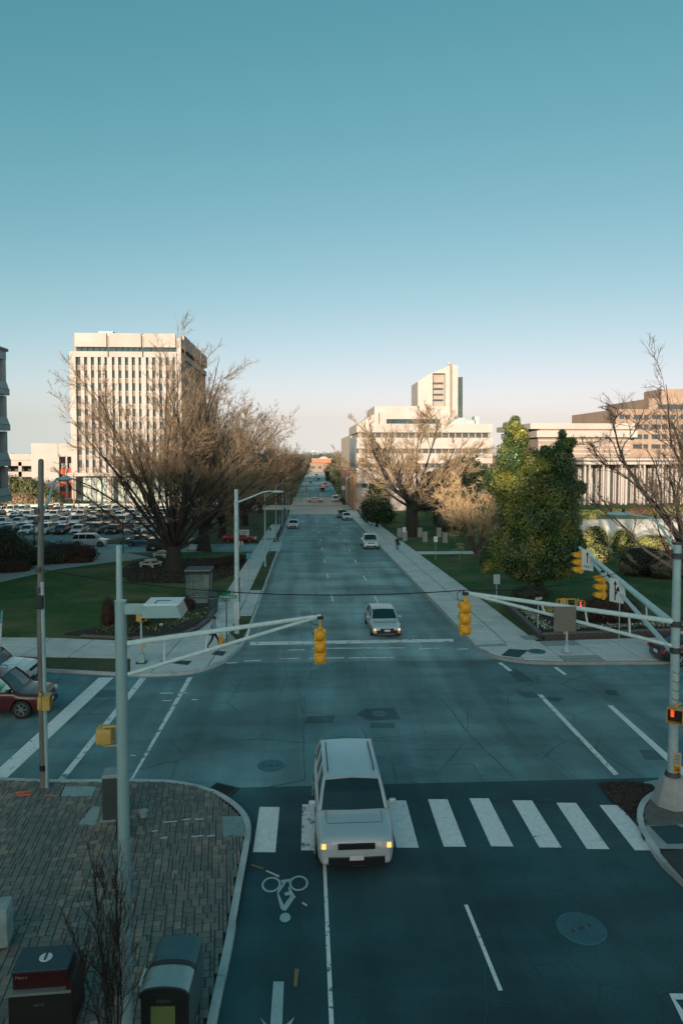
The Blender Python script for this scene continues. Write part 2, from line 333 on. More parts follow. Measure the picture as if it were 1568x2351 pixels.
def seam(uv, w=.05, parent=cross, dz=.0082, m=CRACK):
    pts = XY(*uv); out = []
    for a, b in zip(pts, pts[1:]):
        L = math.dist(a, b); k = max(2, int(L / .35))
        for i in range(k):
            t = i / k; out.append((a[0] + (b[0] - a[0]) * t + rnd.uniform(-.03, .03), a[1] + (b[1] - a[1]) * t + rnd.uniform(-.03, .03)))
    out.append(pts[-1]); return sheet('asphalt_crack', ribbon(out, w, .6, rnd), m, dz, parent=parent)
for uv in ([(700, 1600), (697, 1700), (700, 1790)], [(697, 1705), (790, 1690), (860, 1700), (1000, 1712), (1120, 1706)], [(960, 1738), (1090, 1733), (1180, 1738), (1260, 1735)],
           [(1010, 1600), (1080, 1690), (1180, 1788)], [(1105, 1590), (1200, 1690), (1335, 1800)], [(930, 1722), (1100, 1720)], [(955, 1757), (1085, 1755), (1140, 1838), (960, 1842)],
           [(1058, 1612), (1075, 1612), (1072, 1680)], [(1140, 1712), (1180, 1710), (1270, 1712)], [(700, 1790), (600, 1812)], [(940, 1795), (1140, 1838), (1270, 1836)],
           [(500, 1700), (600, 1697), (697, 1705)], [(720, 1542), (980, 1540)],
           [(650, 1490), (660, 1560), (640, 1600)]):
    seam(uv, rnd.uniform(.012, .032))
for uv in ([(1116, 2351), (1112, 2200), (1100, 2120), (1080, 2060)], [(1000, 1985), (1100, 1978), (1200, 1990), (1280, 2000)], [(1040, 2280), (1160, 2300), (1290, 2305)]): seam(uv, .016, near, .0055)
for uv in ([(700, 1405), (720, 1460)], [(620, 1350), (900, 1352)], [(600, 1420), (1010, 1440)], [(700, 1300), (930, 1305)]): seam(uv, .04, far, .0055)
# --- painted markings
def mark(uv, m=PAINT, parent=cross, name='road_marking', dz=.012): return sheet(name, XY(*uv), m, dz, parent=parent)
for k in range(9):
    x = -1.50 + 1.325 * k - .03 * max(0, k - 6); f = rnd.uniform(-.03, .03)
    m = PAINT_W if k == 1 else PAINT
    y0_ = 18.82 + f * .5 - max(0, x - 4.5) * .10; y1_ = 21.28 + .22 * math.sin(min(1, (x + 1.5) / 6) * math.pi * .5) - max(0, x - 5) * .16 + f * .5
    sheet('crosswalk_bar', [(x, y0_ + .02), (x + .62, y0_ - .02), (x + .64 + .04 * (k > 6), y1_ - .02), (x + .02 + .04 * (k > 6), y1_ + .02)], m, .010, parent=near)
sheet('bike_lane_line', [(.41, 10.5), (.50, 10.5), (.50, 18.2), (.41, 18.2)], PAINT_W, .010, parent=near)
sheet('lane_dash', [(3.89, 13.6), (3.98, 13.6), (3.89, 16.32), (3.80, 16.32)], PAINT, .010, parent=near)
mark([(-60, 1818), (12, 1792), (262, 1556), (228, 1556)], PAINT, name='stop_bar')
mark([(131, 1795), (146, 1795), (337, 1557), (322, 1557)], PAINT_W, name='crosswalk_line')
mark([(300, 1790), (308, 1787), (443, 1555), (431, 1556)], PAINT_W, name='crosswalk_line')
mark([(1233, 1595), (1244, 1595), (1420, 1778), (1409, 1781)], PAINT_W, name='crosswalk_line')
mark([(1142, 1522), (1150, 1521), (1176, 1540), (1168, 1542)], PAINT_W, name='crosswalk_line')
mark([(1393, 1620), (1405, 1620), (1590, 1783), (1575, 1790)], PAINT, name='crosswalk_line')
mark([(1270, 1533), (1278, 1532), (1301, 1549), (1294, 1550)], PAINT, name='crosswalk_line')
mark([(574, 1474), (1040, 1467), (1041, 1474), (574, 1482)], PAINT_W, far, 'stop_line')
for a, b, y in ((660, 700, 1492), (716, 930, 1488), (960, 1010, 1489), (640, 690, 1512), (710, 790, 1511), (800, 905, 1510), (560, 600, 1517), (520, 545, 1522), (1050, 1075, 1490)):
    mark([(a, y), (b, y - 1.2), (b, y + .8), (a, y + 2)], PAINT_W, name='crosswalk_line')
for a, b, y in ((368, 398, 1591), (410, 430, 1590), (372, 395, 1608), (440, 455, 1606), (300, 312, 1734)):
    mark([(a, y), (b, y), (b, y + 2), (a, y + 2)], PAINT_W, name='survey_mark')
for X, ys in ((1.98, (53.0, 64.6, 75.5, 87.5, 99.5, 111.5, 123.5, 135.5, 147.5)), (5.38, (52.0, 62.8, 75., 86., 98., 110., 122., 134., 146.))):
    for y in ys: sheet('lane_dash', [(X - .06, y), (X + .06, y), (X + .06, y + 3.), (X - .06, y + 3.)], PAINT, .010, parent=far)
# bicycle symbol, seen upside down from here
bk = MB(); mk = lambda x, y: (x, y, .016)
def ring(c, r0, r1, n=28):
    vv = []; fs = []
    for i in range(n):
        a = 2 * math.pi * i / n; vv += [mk(c[0] + r0 * math.cos(a), c[1] + r0 * 1.3 * math.sin(a)), mk(c[0] + r1 * math.cos(a), c[1] + r1 * 1.3 * math.sin(a))]
    for i in range(n): j = (i + 1) % n; fs.append((2 * i, 2 * i + 1, 2 * j + 1, 2 * j))
    bk.add(vv, fs)
cyc = [G(623, 2032), G(686, 2029)]
for g in cyc: ring((g.x, g.y), .19, .245)
def flat(uv): bk.add([mk(*G(*p)[:2]) for p in uv], [tuple(range(len(uv)))])
flat([(645, 2022), (667, 2019), (668, 2026), (646, 2028)])
flat([(650, 2028), (660, 2024), (640, 2052), (652, 2080), (645, 2088), (638, 2062), (636, 2050)])
flat([(645, 2088), (652, 2080), (662, 2064), (676, 2064), (656, 2093), (650, 2092)])
flat([(652, 2052), (668, 2045), (680, 2062), (662, 2066), (668, 2056), (656, 2058)])
hg = G(655, 2108); bk.add([mk(hg.x + .13 * math.cos(a), hg.y + .17 * math.sin(a)) for a in [i * math.pi / 8 for i in range(16)]], [tuple(range(16))])
bk.build('bicycle_symbol', PAINT_F, near)
ar = MB(); ar.add([mk(*G(*p)[:2]) for p in ((628, 2255), (652, 2255), (648, 2362), (677, 2336), (638, 2420), (598, 2338), (620, 2362))], [tuple(range(7))]); ar.build('lane_arrow', PAINT_F, near)
for uv in ([(1535, 2282), (1620, 2283), (1620, 2297), (1549, 2296)], [(1535, 2282), (1549, 2296), (1640, 2420), (1620, 2425), (1565, 2345)]): sheet('turn_arrow', XY(*uv), PAINT, .012, parent=near)
# yellow survey dashes on the asphalt
YM = mat('chalk_mark', (.55, .58, .56), .9); YM2 = mat('old_yellow_mark', (.24, .19, .08), .9)
for uv, m in (([(578, 1985), (605, 1994), (604, 1998), (577, 1989)], YM2), ([(612, 1999), (642, 2012), (640, 2016), (610, 2002)], YM), ([(664, 2038), (673, 2052), (670, 2054), (661, 2040)], YM), ([(695, 2072), (706, 2079), (704, 2083), (693, 2076)], YM), ([(677, 2226), (687, 2226), (682, 2268), (674, 2266)], YM2)):
    mark(uv, m, near, 'survey_mark', .02)
# --- clipping of tiles
def clip(poly, cell):
    out = list(poly)
    for i in range(len(cell)):
        a, b = cell[i], cell[(i + 1) % len(cell)]; src, out = out, []
        def side(p): return (b[0] - a[0]) * (p[1] - a[1]) - (b[1] - a[1]) * (p[0] - a[0])
        for j in range(len(src)):
            p, q = src[j - 1], src[j]; sp, sq = side(p), side(q)
            if (sp >= 0) != (sq >= 0): t = sp / (sp - sq); out.append((p[0] + (q[0] - p[0]) * t, p[1] + (q[1] - p[1]) * t))
            if sq >= 0: out.append(q)
        if len(out) < 3: return []
    return out
def area(p): return abs(sum(p[i][0] * p[(i + 1) % len(p)][1] - p[(i + 1) % len(p)][0] * p[i][1] for i in range(len(p)))) / 2
def tile(name, poly, w, h, ang, m, dz, parent, gap=.02, origin=(0, 0), depth=.05, alt=None, skip=None):
    c, s = math.cos(ang), math.sin(ang)
    loc = [((x - origin[0]) * c + (y - origin[1]) * s, -(x - origin[0]) * s + (y - origin[1]) * c) for x, y in poly]
    x0, x1 = min(p[0] for p in loc), max(p[0] for p in loc); y0, y1 = min(p[1] for p in loc), max(p[1] for p in loc)
    for i in range(math.floor(x0 / w), math.ceil(x1 / w)):
        for j in range(math.floor(y0 / h), math.ceil(y1 / h)):
            a, b, e, f = i * w + gap / 2, j * h + gap / 2, (i + 1) * w - gap / 2, (j + 1) * h - gap / 2
            q = clip(loc, [(a, b), (e, b), (e, f), (a, f)])
            if len(q) < 3 or area(q) < .05: continue
            W = [(x * c - y * s + origin[0], x * s + y * c + origin[1]) for x, y in q]
            sheet(name, W, alt if alt is not None and rnd.random() < .13 else m, dz + rnd.uniform(-.004, .004), depth, parent)
def resample(pts, step):
    out = [Vector(pts[0])]; 
    for a, b in zip(pts, pts[1:]):
        a, b = Vector(a), Vector(b); L = (b - a).length; k = max(1, round(L / step))
        for i in range(1, k + 1): out.append(a + (b - a) * i / k)
    return out
def smooth(pts, n=2):
    p = [Vector(q) for q in pts]
    for _ in range(n):
        q = [p[0]]
        for a, b in zip(p, p[1:]): q += [a * .75 + b * .25, a * .25 + b * .75]
        q.append(p[-1]); p = q
    return p
def kerb(pts, m, parent, w=.17, h=.15, stone=1.9, side=1, sm=2):
    p = smooth(pts, sm) if sm else [Vector(q) for q in pts]; fine = resample(p, .3); k = max(1, int(stone / .3)); i = 0
    N = []
    for j in range(len(fine)):
        d = (fine[min(j + 1, len(fine) - 1)] - fine[max(j - 1, 0)]).normalized(); N.append(Vector((-d.y, d.x)) * side)
    while i < len(fine) - 1:
        e = min(len(fine) - 1, i + k); seg = list(range(i, e + 1)); jit = rnd.uniform(-.012, .012)
        pos = [fine[j] + N[j] * jit for j in seg]; inn = [fine[j] + N[j] * (w + jit) for j in seg]
        d0 = (pos[1] - pos[0]).normalized() * .012; pos[0] = pos[0] + d0; inn[0] = inn[0] + d0
        sheet('kerb_stone', [tuple(q) for q in pos] + [tuple(q) for q in inn[::-1]], m, h + rnd.uniform(-.006, .006), h + .1, parent)
        i = e
# --- near left: the brick plaza
pl_edge = XY((-160, 1790), (-60, 1793), (0, 1795), (150, 1800), (290, 1798), (380, 1799), (440, 1806), (492, 1822), (530, 1843), (560, 1868), (575, 1895), (577, 1922), (571, 1962), (560, 2022), (547, 2100), (531, 2190), (515, 2265), (497, 2351))
pl_edge += [(XL_N - .05, 10), (XL_N - .05, 4)]
PAVEBED = mat('joint_sand', (.012, .018, .02), 1., (.024, .032, .034), 5.)
plaza_poly = pl_edge + [(-16, 4), (-16, pl_edge[0][1])]
plaza = sheet('plaza', plaza_poly, PAVEBED, .115, .2, kind='structure')
kerb(pl_edge, KERB, plaza, side=-1, stone=1.8)
BR = [mat('paver_%s' % n, a, .85, b, 5., bump=.3) for n, a, b in (('grey', (.160, .162, .146), (.205, .206, .185)), ('dark', (.11, .118, .11), (.15, .158, .148)), ('tan', (.24, .205, .16), (.29, .25, .20)), ('green', (.125, .150, .138), (.155, .18, .165)))]
pr = random.Random(3)
U = .094; ang = R(7); ca, sa = math.cos(ang), math.sin(ang); org = (-8., 18.)
inner = [tuple(Vector(p)) for p in pl_edge]
core = [(x - .19 if y < 22 else x, y - (.19 if y > 20.5 else 0)) for x, y in inner]
# tile the plane with 3x2, 2x3, 2x2 and small pieces, laid like random ashlar
occ = set(); pieces = []
NX, NY = 172, 156
holes = [XY((508, 1884), (560, 1884), (563, 1930), (512, 1930)), XY((150, 1815), (222, 1815), (212, 1838), (140, 1838)), XY((178, 1905), (212, 1862), (232, 1862), (222, 1905))]
def inside(p, poly):
    c = False
    for i in range(len(poly)):
        (x1, y1), (x2, y2) = poly[i - 1], poly[i]
        if (y1 > p[1]) != (y2 > p[1]) and p[0] < (x2 - x1) * (p[1] - y1) / (y2 - y1) + x1: c = not c
    return c
def wpt(i, j): a, b = (i - NX / 2) * U, (j - NY / 2) * U; return (a * ca - b * sa + org[0], a * sa + b * ca + org[1])
corepoly = core + [(-16, 4), (-16, core[0][1])]
ok = np.zeros((NX + 4, NY + 4), bool)
for i in range(NX):
    for j in range(NY):
        x, y = wpt(i + .5, j + .5)
        if y > 11.2 and x > -(y * .46 + 1.4) and inside((x, y), corepoly) and not any(inside((x, y), h_) for h_ in holes): ok[i, j] = True
used = np.zeros_like(ok)
for j in range(NY):
    for i in range(NX):
        if used[i, j] or not ok[i, j]: continue
        opts = [(3, 2), (2, 3), (3, 2), (2, 2), (2, 3)]; pr.shuffle(opts)
        for w_, h_ in opts + [(2, 1), (1, 2), (1, 1)]:
            if i + w_ <= NX and j + h_ <= NY and not used[i:i + w_, j:j + h_].any() and ok[i:i + w_, j:j + h_].all():
                used[i:i + w_, j:j + h_] = True; pieces.append((i, j, w_, h_)); break
pieces.sort(key=lambda q: wpt(q[0], q[1])[1])
vis = [q for q in pieces if wpt(q[0], q[1])[1] > 13.6]
vis.sort(key=lambda q: -q[2] * q[3] / wpt(q[0], q[1])[1] ** 2)
single = set(vis[:300]); pmesh = {}
def paver_mesh(w_, h_, k, var):
    key = (w_, h_, k, var)
    if key not in pmesh:
        b = MB(); b.box((0, 0, 0), (w_ * U - .019, h_ * U - .019, .04)); b.box((0, 0, .021), (w_ * U - .023, h_ * U - .023, .004), top=.97)
        me = bpy.data.meshes.new('brick'); me.from_pydata(b.v, [], b.f); me.materials.append(BR[k]); pmesh[key] = me
    return pmesh[key]
rest = [MB() for _ in BR]
from mathutils import noise as mnoise
for q in pieces:
    i, j, w_, h_ = q; x, y = wpt(i + w_ / 2, j + h_ / 2); z = .128 + pr.uniform(-.004, .005)
    tn = mnoise.noise(Vector((x * .45, y * .45, 3.)))
    k = pr.choices([0, 1, 2, 3], [4, 3, (5 if tn > .12 else .35), 3])[0]
    if q in single:
        o = bpy.data.objects.new('brick', paver_mesh(w_, h_, k, 0)); COL.objects.link(o); o.parent = plaza; o.location = (x, y, z); o.rotation_euler = (pr.uniform(-.012, .012), pr.uniform(-.012, .012), ang)
    else: rest[k].box((x, y, z), (w_ * U - .019, h_ * U - .019, .045), ang)
allr = MB(); idx = []
for k, b in enumerate(rest): n0 = len(allr.f); allr.add(b.v, b.f); idx += [k] * (len(allr.f) - n0)
me = bpy.data.meshes.new('brick_paving'); me.from_pydata(allr.v, [], allr.f)
for m in BR: me.materials.append(m)
me.polygons.foreach_set('material_index', idx); tag(link('brick_paving', me, None, plaza), kind='stuff')
# covers set in the plaza
TACT = mat('tactile_mat', (.16, .28, .29), .8, (.22, .34, .34), 4.)
def tactile(poly, parent, m, dz=.14, n=11, nm='tactile_mat', domes=True):
    o = sheet(nm, poly, m, dz, .04, parent)
    if domes:
        b = MB(); A_, B_, C_, D_ = [Vector(p) for p in poly]
        for i in range(n):
            for j in range(n):
                s_, t_ = (i + .5) / n, (j + .5) / n; p = (A_ * (1 - s_) + B_ * s_) * (1 - t_) + (D_ * (1 - s_) + C_ * s_) * t_
                b.box((p.x, p.y, gz(p.y) + dz + .004), (.045, .045, .012), top=.6)
        d = b.build('tactile_dome', m, parent); tag(d, kind='stuff')
tactile(holes[0], plaza, TACT)
COVER = mat('concrete_cover', (.24, .34, .34), .85, (.32, .42, .41), 4., bump=.2)
sheet('utility_cover', holes[1], COVER, .140, .04, plaza); sheet('utility_cover', holes[2], COVER, .142, .04, plaza)
sheet('ramp_apron', XY((175, 1799), (288, 1799), (286, 1813), (160, 1813)), COVER, .146, .04, plaza)
OR = mat('orange_marking_paint', (.85, .16, .05), .7)
for uv in ([(35, 1829), (72, 1826), (74, 1829), (38, 1835)], [(38, 1836), (70, 1833), (73, 1837), (42, 1840)], [(104, 1836), (131, 1837), (130, 1840), (104, 1839)]): sheet('sprayed_mark', XY(*uv), OR, .158, parent=plaza)
for uv in ([(419, 1893), (438, 1891), (439, 1893), (420, 1895)], [(448, 1892), (468, 1891), (468, 1893), (448, 1894)], [(375, 1899), (408, 1896), (408, 1898), (376, 1901)], [(368, 1936), (385, 1934), (385, 1936), (368, 1938)], [(440, 1932), (468, 1930), (468, 1932), (440, 1934)], [(476, 1931), (492, 1930), (492, 1932), (476, 1933)], [(350, 1920), (362, 1918), (362, 1920), (350, 1922)]):
    sheet('sprayed_mark', XY(*uv), mat('white_marking_paint', (.62, .68, .68), .7), .158, parent=plaza)
# --- near right corner
rc_edge = XY((1760, 1760), (1640, 1788), (1568, 1810), (1530, 1817), (1498, 1826), (1472, 1845), (1461, 1872), (1463, 1900), (1474, 1925), (1498, 1962), (1520, 1992)) + [(9.52, 16.6), (9.5, 12), (9.5, 4)]
cor = sheet('corner_pavement', rc_edge + [(26, 4), (26, rc_edge[0][1])], PAVEBED, .115, .2, kind='structure')
kerb(rc_edge[:11], KERB, cor, side=1, stone=2.4); kerb(rc_edge[10:], KERB_D, cor, side=1, sm=0)
inset = [(x + .2, y - .18 if y > 21 else y) for x, y in rc_edge]
rb = MB()
for j in range(120):
    for i in range(60):
        x = 9.4 + i * .21 + (.105 if j % 2 else 0); y = 12 + j * .108
        if inside((x, y), inset + [(26, 4), (26, rc_edge[0][1] - .2)]) and x < 14.5 and not inside((x, y), XY((1466, 1905), (1590, 1905), (1700, 1965), (1510, 1965))):
            rb.box((x, y, .122 + pr.uniform(-.003, .004)), (.20, .098, .04), pr.uniform(-.02, .02))
tag(rb.build('brick_paving', BR[1], cor), kind='stuff')
sheet('kerb_ramp', XY((1462, 1907), (1560, 1892), (1700, 1962), (1506, 1958)), CONC_D, .138, .04, cor)
tactile(XY((1490, 1908), (1552, 1905), (1640, 1946), (1530, 1949)), cor, mat('dark_tactile_mat', (.025, .075, .088), .8), .150, n=12)
sheet('gutter_apron', XY((1432, 1806), (1480, 1796), (1560, 1783), (1580, 1790), (1500, 1812), (1450, 1822)), CONC_D, .02, .05, cross, kind=None)
di = MB(); di.box((10.2, 15.8, .16), (1.3, 4.4, .07)); di.build('inlet_lid', mat('inlet_top', (.035, .045, .045), .9, (.05, .06, .06), 4.), cor, bevel=.01)
dj = MB(); dj.box((9.535, 15.8, .06), (.05, 4.1, .09)); dj.build('inlet_opening', BLACK, cor)
# leaf litter drifted against the corner
lr = random.Random(11); lit = MB(); lpoly = XY((1372, 1800), (1440, 1795), (1495, 1805), (1510, 1818), (1475, 1838), (1458, 1870), (1452, 1882), (1430, 1862), (1400, 1838))
x0 = min(p[0] for p in lpoly); x1 = max(p[0] for p in lpoly); y0 = min(p[1] for p in lpoly); y1 = max(p[1] for p in lpoly)
while len(lit.f) < 5200:
    x, y = lr.uniform(x0, x1), lr.uniform(y0, y1)
    if not inside((x, y), lpoly): 
        if lr.random() > .03: continue
    s_ = lr.uniform(.02, .05); a = lr.uniform(0, 6.3); z = .02 + lr.random() * .05; t_ = lr.uniform(-.4, .4)
    lit.add([(x + s_ * math.cos(a + q) * (1 if k % 2 else .6), y + s_ * math.sin(a + q) * (1 if k % 2 else .6), z + s_ * t_ * math.cos(q)) for k, q in enumerate((0, 1.57, 3.14, 4.71))], [(0, 1, 2, 3)])
tag(lit.build('leaf_litter', mat('dead_leaves', (.045, .032, .027), .9, (.085, .06, .048), 8.)), 'brown dead leaves drifted against the kerb of the right corner', 'leaves', kind='stuff')
# --- far left corner: pavement, verge, lawn
fl = XY((-150, 1466), (130, 1470), (300, 1477), (440, 1463), (497, 1402)) + [(-6.6, 52), (-4.75, 52), (-4.75, 42.6)] + XY((556, 1487), (520, 1517), (478, 1534), (430, 1546), (320, 1551), (300, 1550), (300, 1517), (-150, 1508))
JOINT = mat('slab_joint', (.035, .055, .058), .95, (.05, .075, .078), 3.)
flp = sheet('left_pavement', fl, JOINT, .10, .2, kind='structure')
tile('paving_slab', fl, 2.6, 2.6, R(-3), CONC, .135, flp, .06, origin=(-5, 37.2), alt=CONC_D)
fl_k = XY((-150, 1536), (0, 1540), (150, 1545), (320, 1555), (430, 1551), (478, 1539), (520, 1522), (556, 1490), (569, 1465)) + [(XL_F, 44), (XL_F, 60), (XL_F, 86)]
kerb(fl_k, KERB, flp, side=1, stone=2.4)
kerb([(XL_F, 97), (XL_F, 120), (XL_F, 174)], KERB, flp, side=1, stone=6, sm=0)
flm = sheet('left_verge', XY((-150, 1510), (298, 1518), (300, 1547), (150, 1541), (-150, 1532)), GRASS_D, .125, .2, kind='structure')
sheet('street_verge', [(-4.7, 41.5), (-3.75, 41.2), (-3.75, 86), (-4.7, 86)], GRASS_D, .12, .2, kind='structure')
sheet('verge_pad', [(-4.68, 47.5), (-3.76, 47.5), (-3.76, 57.5), (-4.68, 57.5)], CONC, .145, .05, flp)
sw = sheet('left_sidewalk', [(-6.6, 52), (-4.7, 52), (-4.7, 174), (-6.6, 174)], JOINT, .10, .2, kind='structure')
tile('paving_slab', [(-6.6, 52), (-4.72, 52), (-4.72, 130), (-6.6, 130)], 1.88, 3.0, 0, CONC, .13, sw, .03, origin=(-6.6, 52), alt=CONC_D)
sheet('driveway_apron', [(-4.7, 86), (-3.4, 86), (-3.4, 97), (-4.7, 97)], CONC, .10, .2, kind='structure')
for uv, ro in (([(372, 1526), (388, 1521), (441, 1524), (432, 1533)], 0), ([(486, 1508), (497, 1500), (520, 1502), (512, 1512)], 0)):
    tactile(XY(*uv), flp, mat('dark_tactile_mat', (.025, .075, .088), .8), .150, n=8)
lawn_l = XY((-200, 1464), (130, 1468.5), (300, 1476), (440, 1461), (495, 1401)) + [(-6.62, 52), (-6.62, 79)] + XY((592, 1280), (560, 1278), (455, 1268), (330, 1283), (300, 1290), (250, 1293), (180, 1300), (-200, 1310))
ll = sheet('left_lawn', lawn_l, GRASS, .12, .3, kind='structure')
sheet('mulch_bed', XY((270, 1318), (299, 1340), (423, 1343), (492, 1340), (540, 1322), (566, 1300), (560, 1282), (455, 1270), (360, 1278), (300, 1296)), MULCH, .128, parent=ll)
path = sheet('lawn_path', XY((-200, 1268), (300, 1266), (470, 1266), (470, 1269), (330, 1284), (250, 1294), (130, 1310), (0, 1340), (-200, 1380), (-200, 1340)), CONC_D, .125, .2, kind='structure')
sheet('driveway', [(-110, 86), (-4.7, 86), (-4.7, 96), (-110, 96)], A_FAR, .03, kind='structure')
sheet('front_lawn_strip', [(-110, 96.4), (-34, 96.4), (-38, 102.5), (-110, 102.5)], GRASS_D, .15, .2, kind='structure')
sheet('tree_lawn', [(-28, 97), (-6.7, 97), (-6.7, 174), (-19, 174), (-19, 110), (-28, 104)], GRASS_D, .13, .2, kind='structure')
sheet('tree_lawn', [(-17, 79.5), (-6.7, 79.5), (-6.7, 85.5), (-22, 85.5)], GRASS, .13, .2, kind='structure')
sheet('parking_lot', [(-140, 96), (-20, 96), (-20, 176), (-140, 176)], mat('lot_asphalt', (.12, .20, .21), .85, (.15, .23, .24), 1., bump=.2), .02, kind='structure')
# --- far right: wide sidewalk, planter corner, lawn
fr = [(XR_F + .18, 174)] + [(XR_F + .18, 60), (XR_F + .18, 42.5)] + XY((1083, 1478), (1100, 1494), (1135, 1510), (1200, 1520), (1270, 1523), (1700, 1521), (1700, 1462)) + XY((1560, 1462), (1245, 1477)) + [(13.35, 43), (13.35, 174)]
frp = sheet('right_sidewalk', fr, JOINT, .10, .2, kind='structure')
tile('paving_slab', [(XR_F + .18, 38.0), (13.35, 38.0), (13.35, 172), (XR_F + .18, 172)], 1.9, 2.1, 0, CONC, .133, frp, .075, origin=(XR_F + .2, 38.))
tile('paving_slab', XY((1090, 1486), (1135, 1509), (1200, 1519), (1270, 1522), (1700, 1520), (1700, 1463), (1245, 1477), (1120, 1485)), 2.1, 2.0, R(0), CONC, .141, frp, .06, origin=(13.5, 36.5), alt=CONC_D)
fr_k = [(XR_F, 174), (XR_F, 120), (XR_F, 60), (XR_F, 43)] + XY((1078, 1480), (1098, 1497), (1135, 1514), (1200, 1524), (1270, 1527), (1400, 1526), (1700, 1524))
kerb(fr_k, KERB_D, frp, side=1, stone=3.0)
kd = mat('dark_tactile_mat', (.025, .075, .088), .8)
tactile(XY((1150, 1511), (1168, 1496), (1212, 1499), (1190, 1516)), frp, kd, .156, n=8)
sheet('slab_patch', XY((1110, 1380), (1150, 1378), (1158, 1386), (1125, 1388)), CONC_D, .150, parent=frp)
sheet('slab_patch', XY((1190, 1465), (1225, 1464), (1240, 1474), (1205, 1475)), CONC_D, .152, parent=frp)
xs = [13.37, 16, 19, 22, 24, 26, 28, 30, 32, 36, 44, 60, 90]
lawn_f = lambda x, y: gz(y) + .13 + bank(x, y)
grid_surface('right_lawn', xs, [40.6, 42, 46, 50, 56, 62, 66, 70, 74, 78, 81.5], lawn_f, GRASS)
grid_surface('upper_lawn', xs, [84.5, 88, 92, 96, 100, 105, 112, 125, 140, 150, 174], lawn_f, GRASS)
grid_surface('garden_walk', xs, [81.5, 83, 84.5], lambda x, y: lawn_f(x, y) + .0, CONC)
# sunlit walk and bank in front of the colonnade
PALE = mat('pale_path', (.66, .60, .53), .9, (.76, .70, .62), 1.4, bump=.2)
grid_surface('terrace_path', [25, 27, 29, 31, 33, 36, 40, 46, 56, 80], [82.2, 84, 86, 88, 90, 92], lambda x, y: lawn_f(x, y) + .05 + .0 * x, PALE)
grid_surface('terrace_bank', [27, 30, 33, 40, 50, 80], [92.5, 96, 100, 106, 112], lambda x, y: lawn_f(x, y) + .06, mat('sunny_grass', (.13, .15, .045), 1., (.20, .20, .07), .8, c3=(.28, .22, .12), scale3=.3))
# storm grate, manholes
IRON = mat('cast_iron', (.05, .155, .185), .6, (.08, .20, .23), 12., metal=.3, bump=.4)
IRON_L = mat('worn_cast_iron', (.09, .12, .125), .5, (.15, .18, .18), 10., metal=.3, bump=.4)
def manhole(u, v, d, label, m=IRON, ringm=None, dz=.012, ribs=True, rz=0):
    g = G(u, v); t = thing('manhole_cover', (g.x, g.y, g.z + dz), rz, label, 'manhole cover')
    b = MB(); b.tube([(0, 0, -.03), (0, 0, .0)], d / 2 * .90, 28); b.build('lid', m, t)
    b = MB(); n = 32
    vv = []; fs = []
    for i in range(n):
        a = 2 * math.pi * i / n
        for r_, z_ in ((d / 2 * .91, .004), (d / 2, .004), (d / 2, -.03)): vv.append((r_ * math.cos(a), r_ * math.sin(a), z_))
    for i in range(n):
        j = (i + 1) % n; fs += [(3 * i, 3 * i + 1, 3 * j + 1, 3 * j), (3 * i + 1, 3 * i + 2, 3 * j + 2, 3 * j + 1)]
    b.add(vv, fs); b.build('frame', ringm or m, t)
    if ribs:
        b = MB(); k = int(d / .075)
        for i in range(-k, k + 1):
            for j in range(-k, k + 1):
                x, y = i * .05 + (.025 if j % 2 else 0), j * .042
                if math.hypot(x, y) < d * .42 and not (abs(x) < .17 and abs(y) < .05) : b.box((x, y, .003), (.034, .02, .008), .5 * (1 if j % 2 else -1))
        tag(b.build('tread_pattern', m, t), kind='stuff')
    [MB().box((x_, 0, .004), (w_, .09, .008)).build('badge', STEEL_D, t) for x_, w_ in ((0, .17), (-.24, .07), (.24, .07))]
    return t
manhole(1334, 2132, 1.12, 'large patterned manhole cover in the near right traffic lane', ringm=IRON, rz=.35)
manhole(622, 1758, .92, 'plain round manhole cover in the crossing left of the silver van', ribs=False)
manhole(871, 1639, .68, 'small pale rimmed manhole cover on a dark patch in the middle of the junction', IRON, IRON_L, .02, ribs=False)
manhole(1232, 1502, .95, 'dark manhole cover in the sidewalk of the far right corner', IRON, None, .16, ribs=False)
g = G(511, 1815); t = thing('storm_grate', (g.x, g.y, .02), R(-28), 'black barred storm drain grate at the curved kerb of the plaza', 'drain')
b = MB()
for sx in (-.42, .42): b.box((sx, 0, 0), (.05, .62, .05))
for sy in (-.3, .3): b.box((0, sy, 0), (.8, .05, .05))
b.build('frame', STEEL_D, t)
for i in range(12): MB().box((-.36 + i * .065, 0, -.002), (.022, .56, .035)).build('bar', STEEL_D, t)
MB().box((0, 0, -.018), (.86, .62, .004)).build('pit', BLACK, t)
# ================================================================== BUILDINGS
WHITE_P = mat('white_precast', (.385, .345, .32), .85, (.44, .395, .365), .5, c3=(.34, .30, .275), scale3=.06)
TAN_P = mat('tan_spandrel', (.21, .155, .115), .8, (.25, .19, .14), .8)
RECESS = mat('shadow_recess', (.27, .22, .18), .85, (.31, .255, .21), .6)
GLASS_T = mat('tower_glass', (.022, .045, .055), .6, (.05, .08, .09), .35, spec=.08)
GLASS_L = mat('lobby_glass', (.16, .24, .21), .3, (.28, .36, .31), .5, spec=.3)
GLASS_D = mat('dark_office_glass', (.03, .045, .05), .3, (.06, .075, .08), .5, spec=.3)
BRICKT = mat('tan_brick', (.29, .205, .155), .9, (.35, .25, .19), 1.2, c3=(.25, .175, .13), scale3=.1)
GREYB = mat('grey_office_concrete', (.30, .37, .38), .85, (.36, .43, .44), 1.0)
def box(name, c, d, m, parent, **k): return MB().box(c, d, **k).build(name, m, parent)
def inst(name, me, m, parent, loc, rz=0, scale=None):
    o = bpy.data.objects.new(name, me); COL.objects.link(o); o.parent = parent; o.location = loc; o.rotation_euler = (0, 0, rz)
    if scale: o.scale = scale
    return o
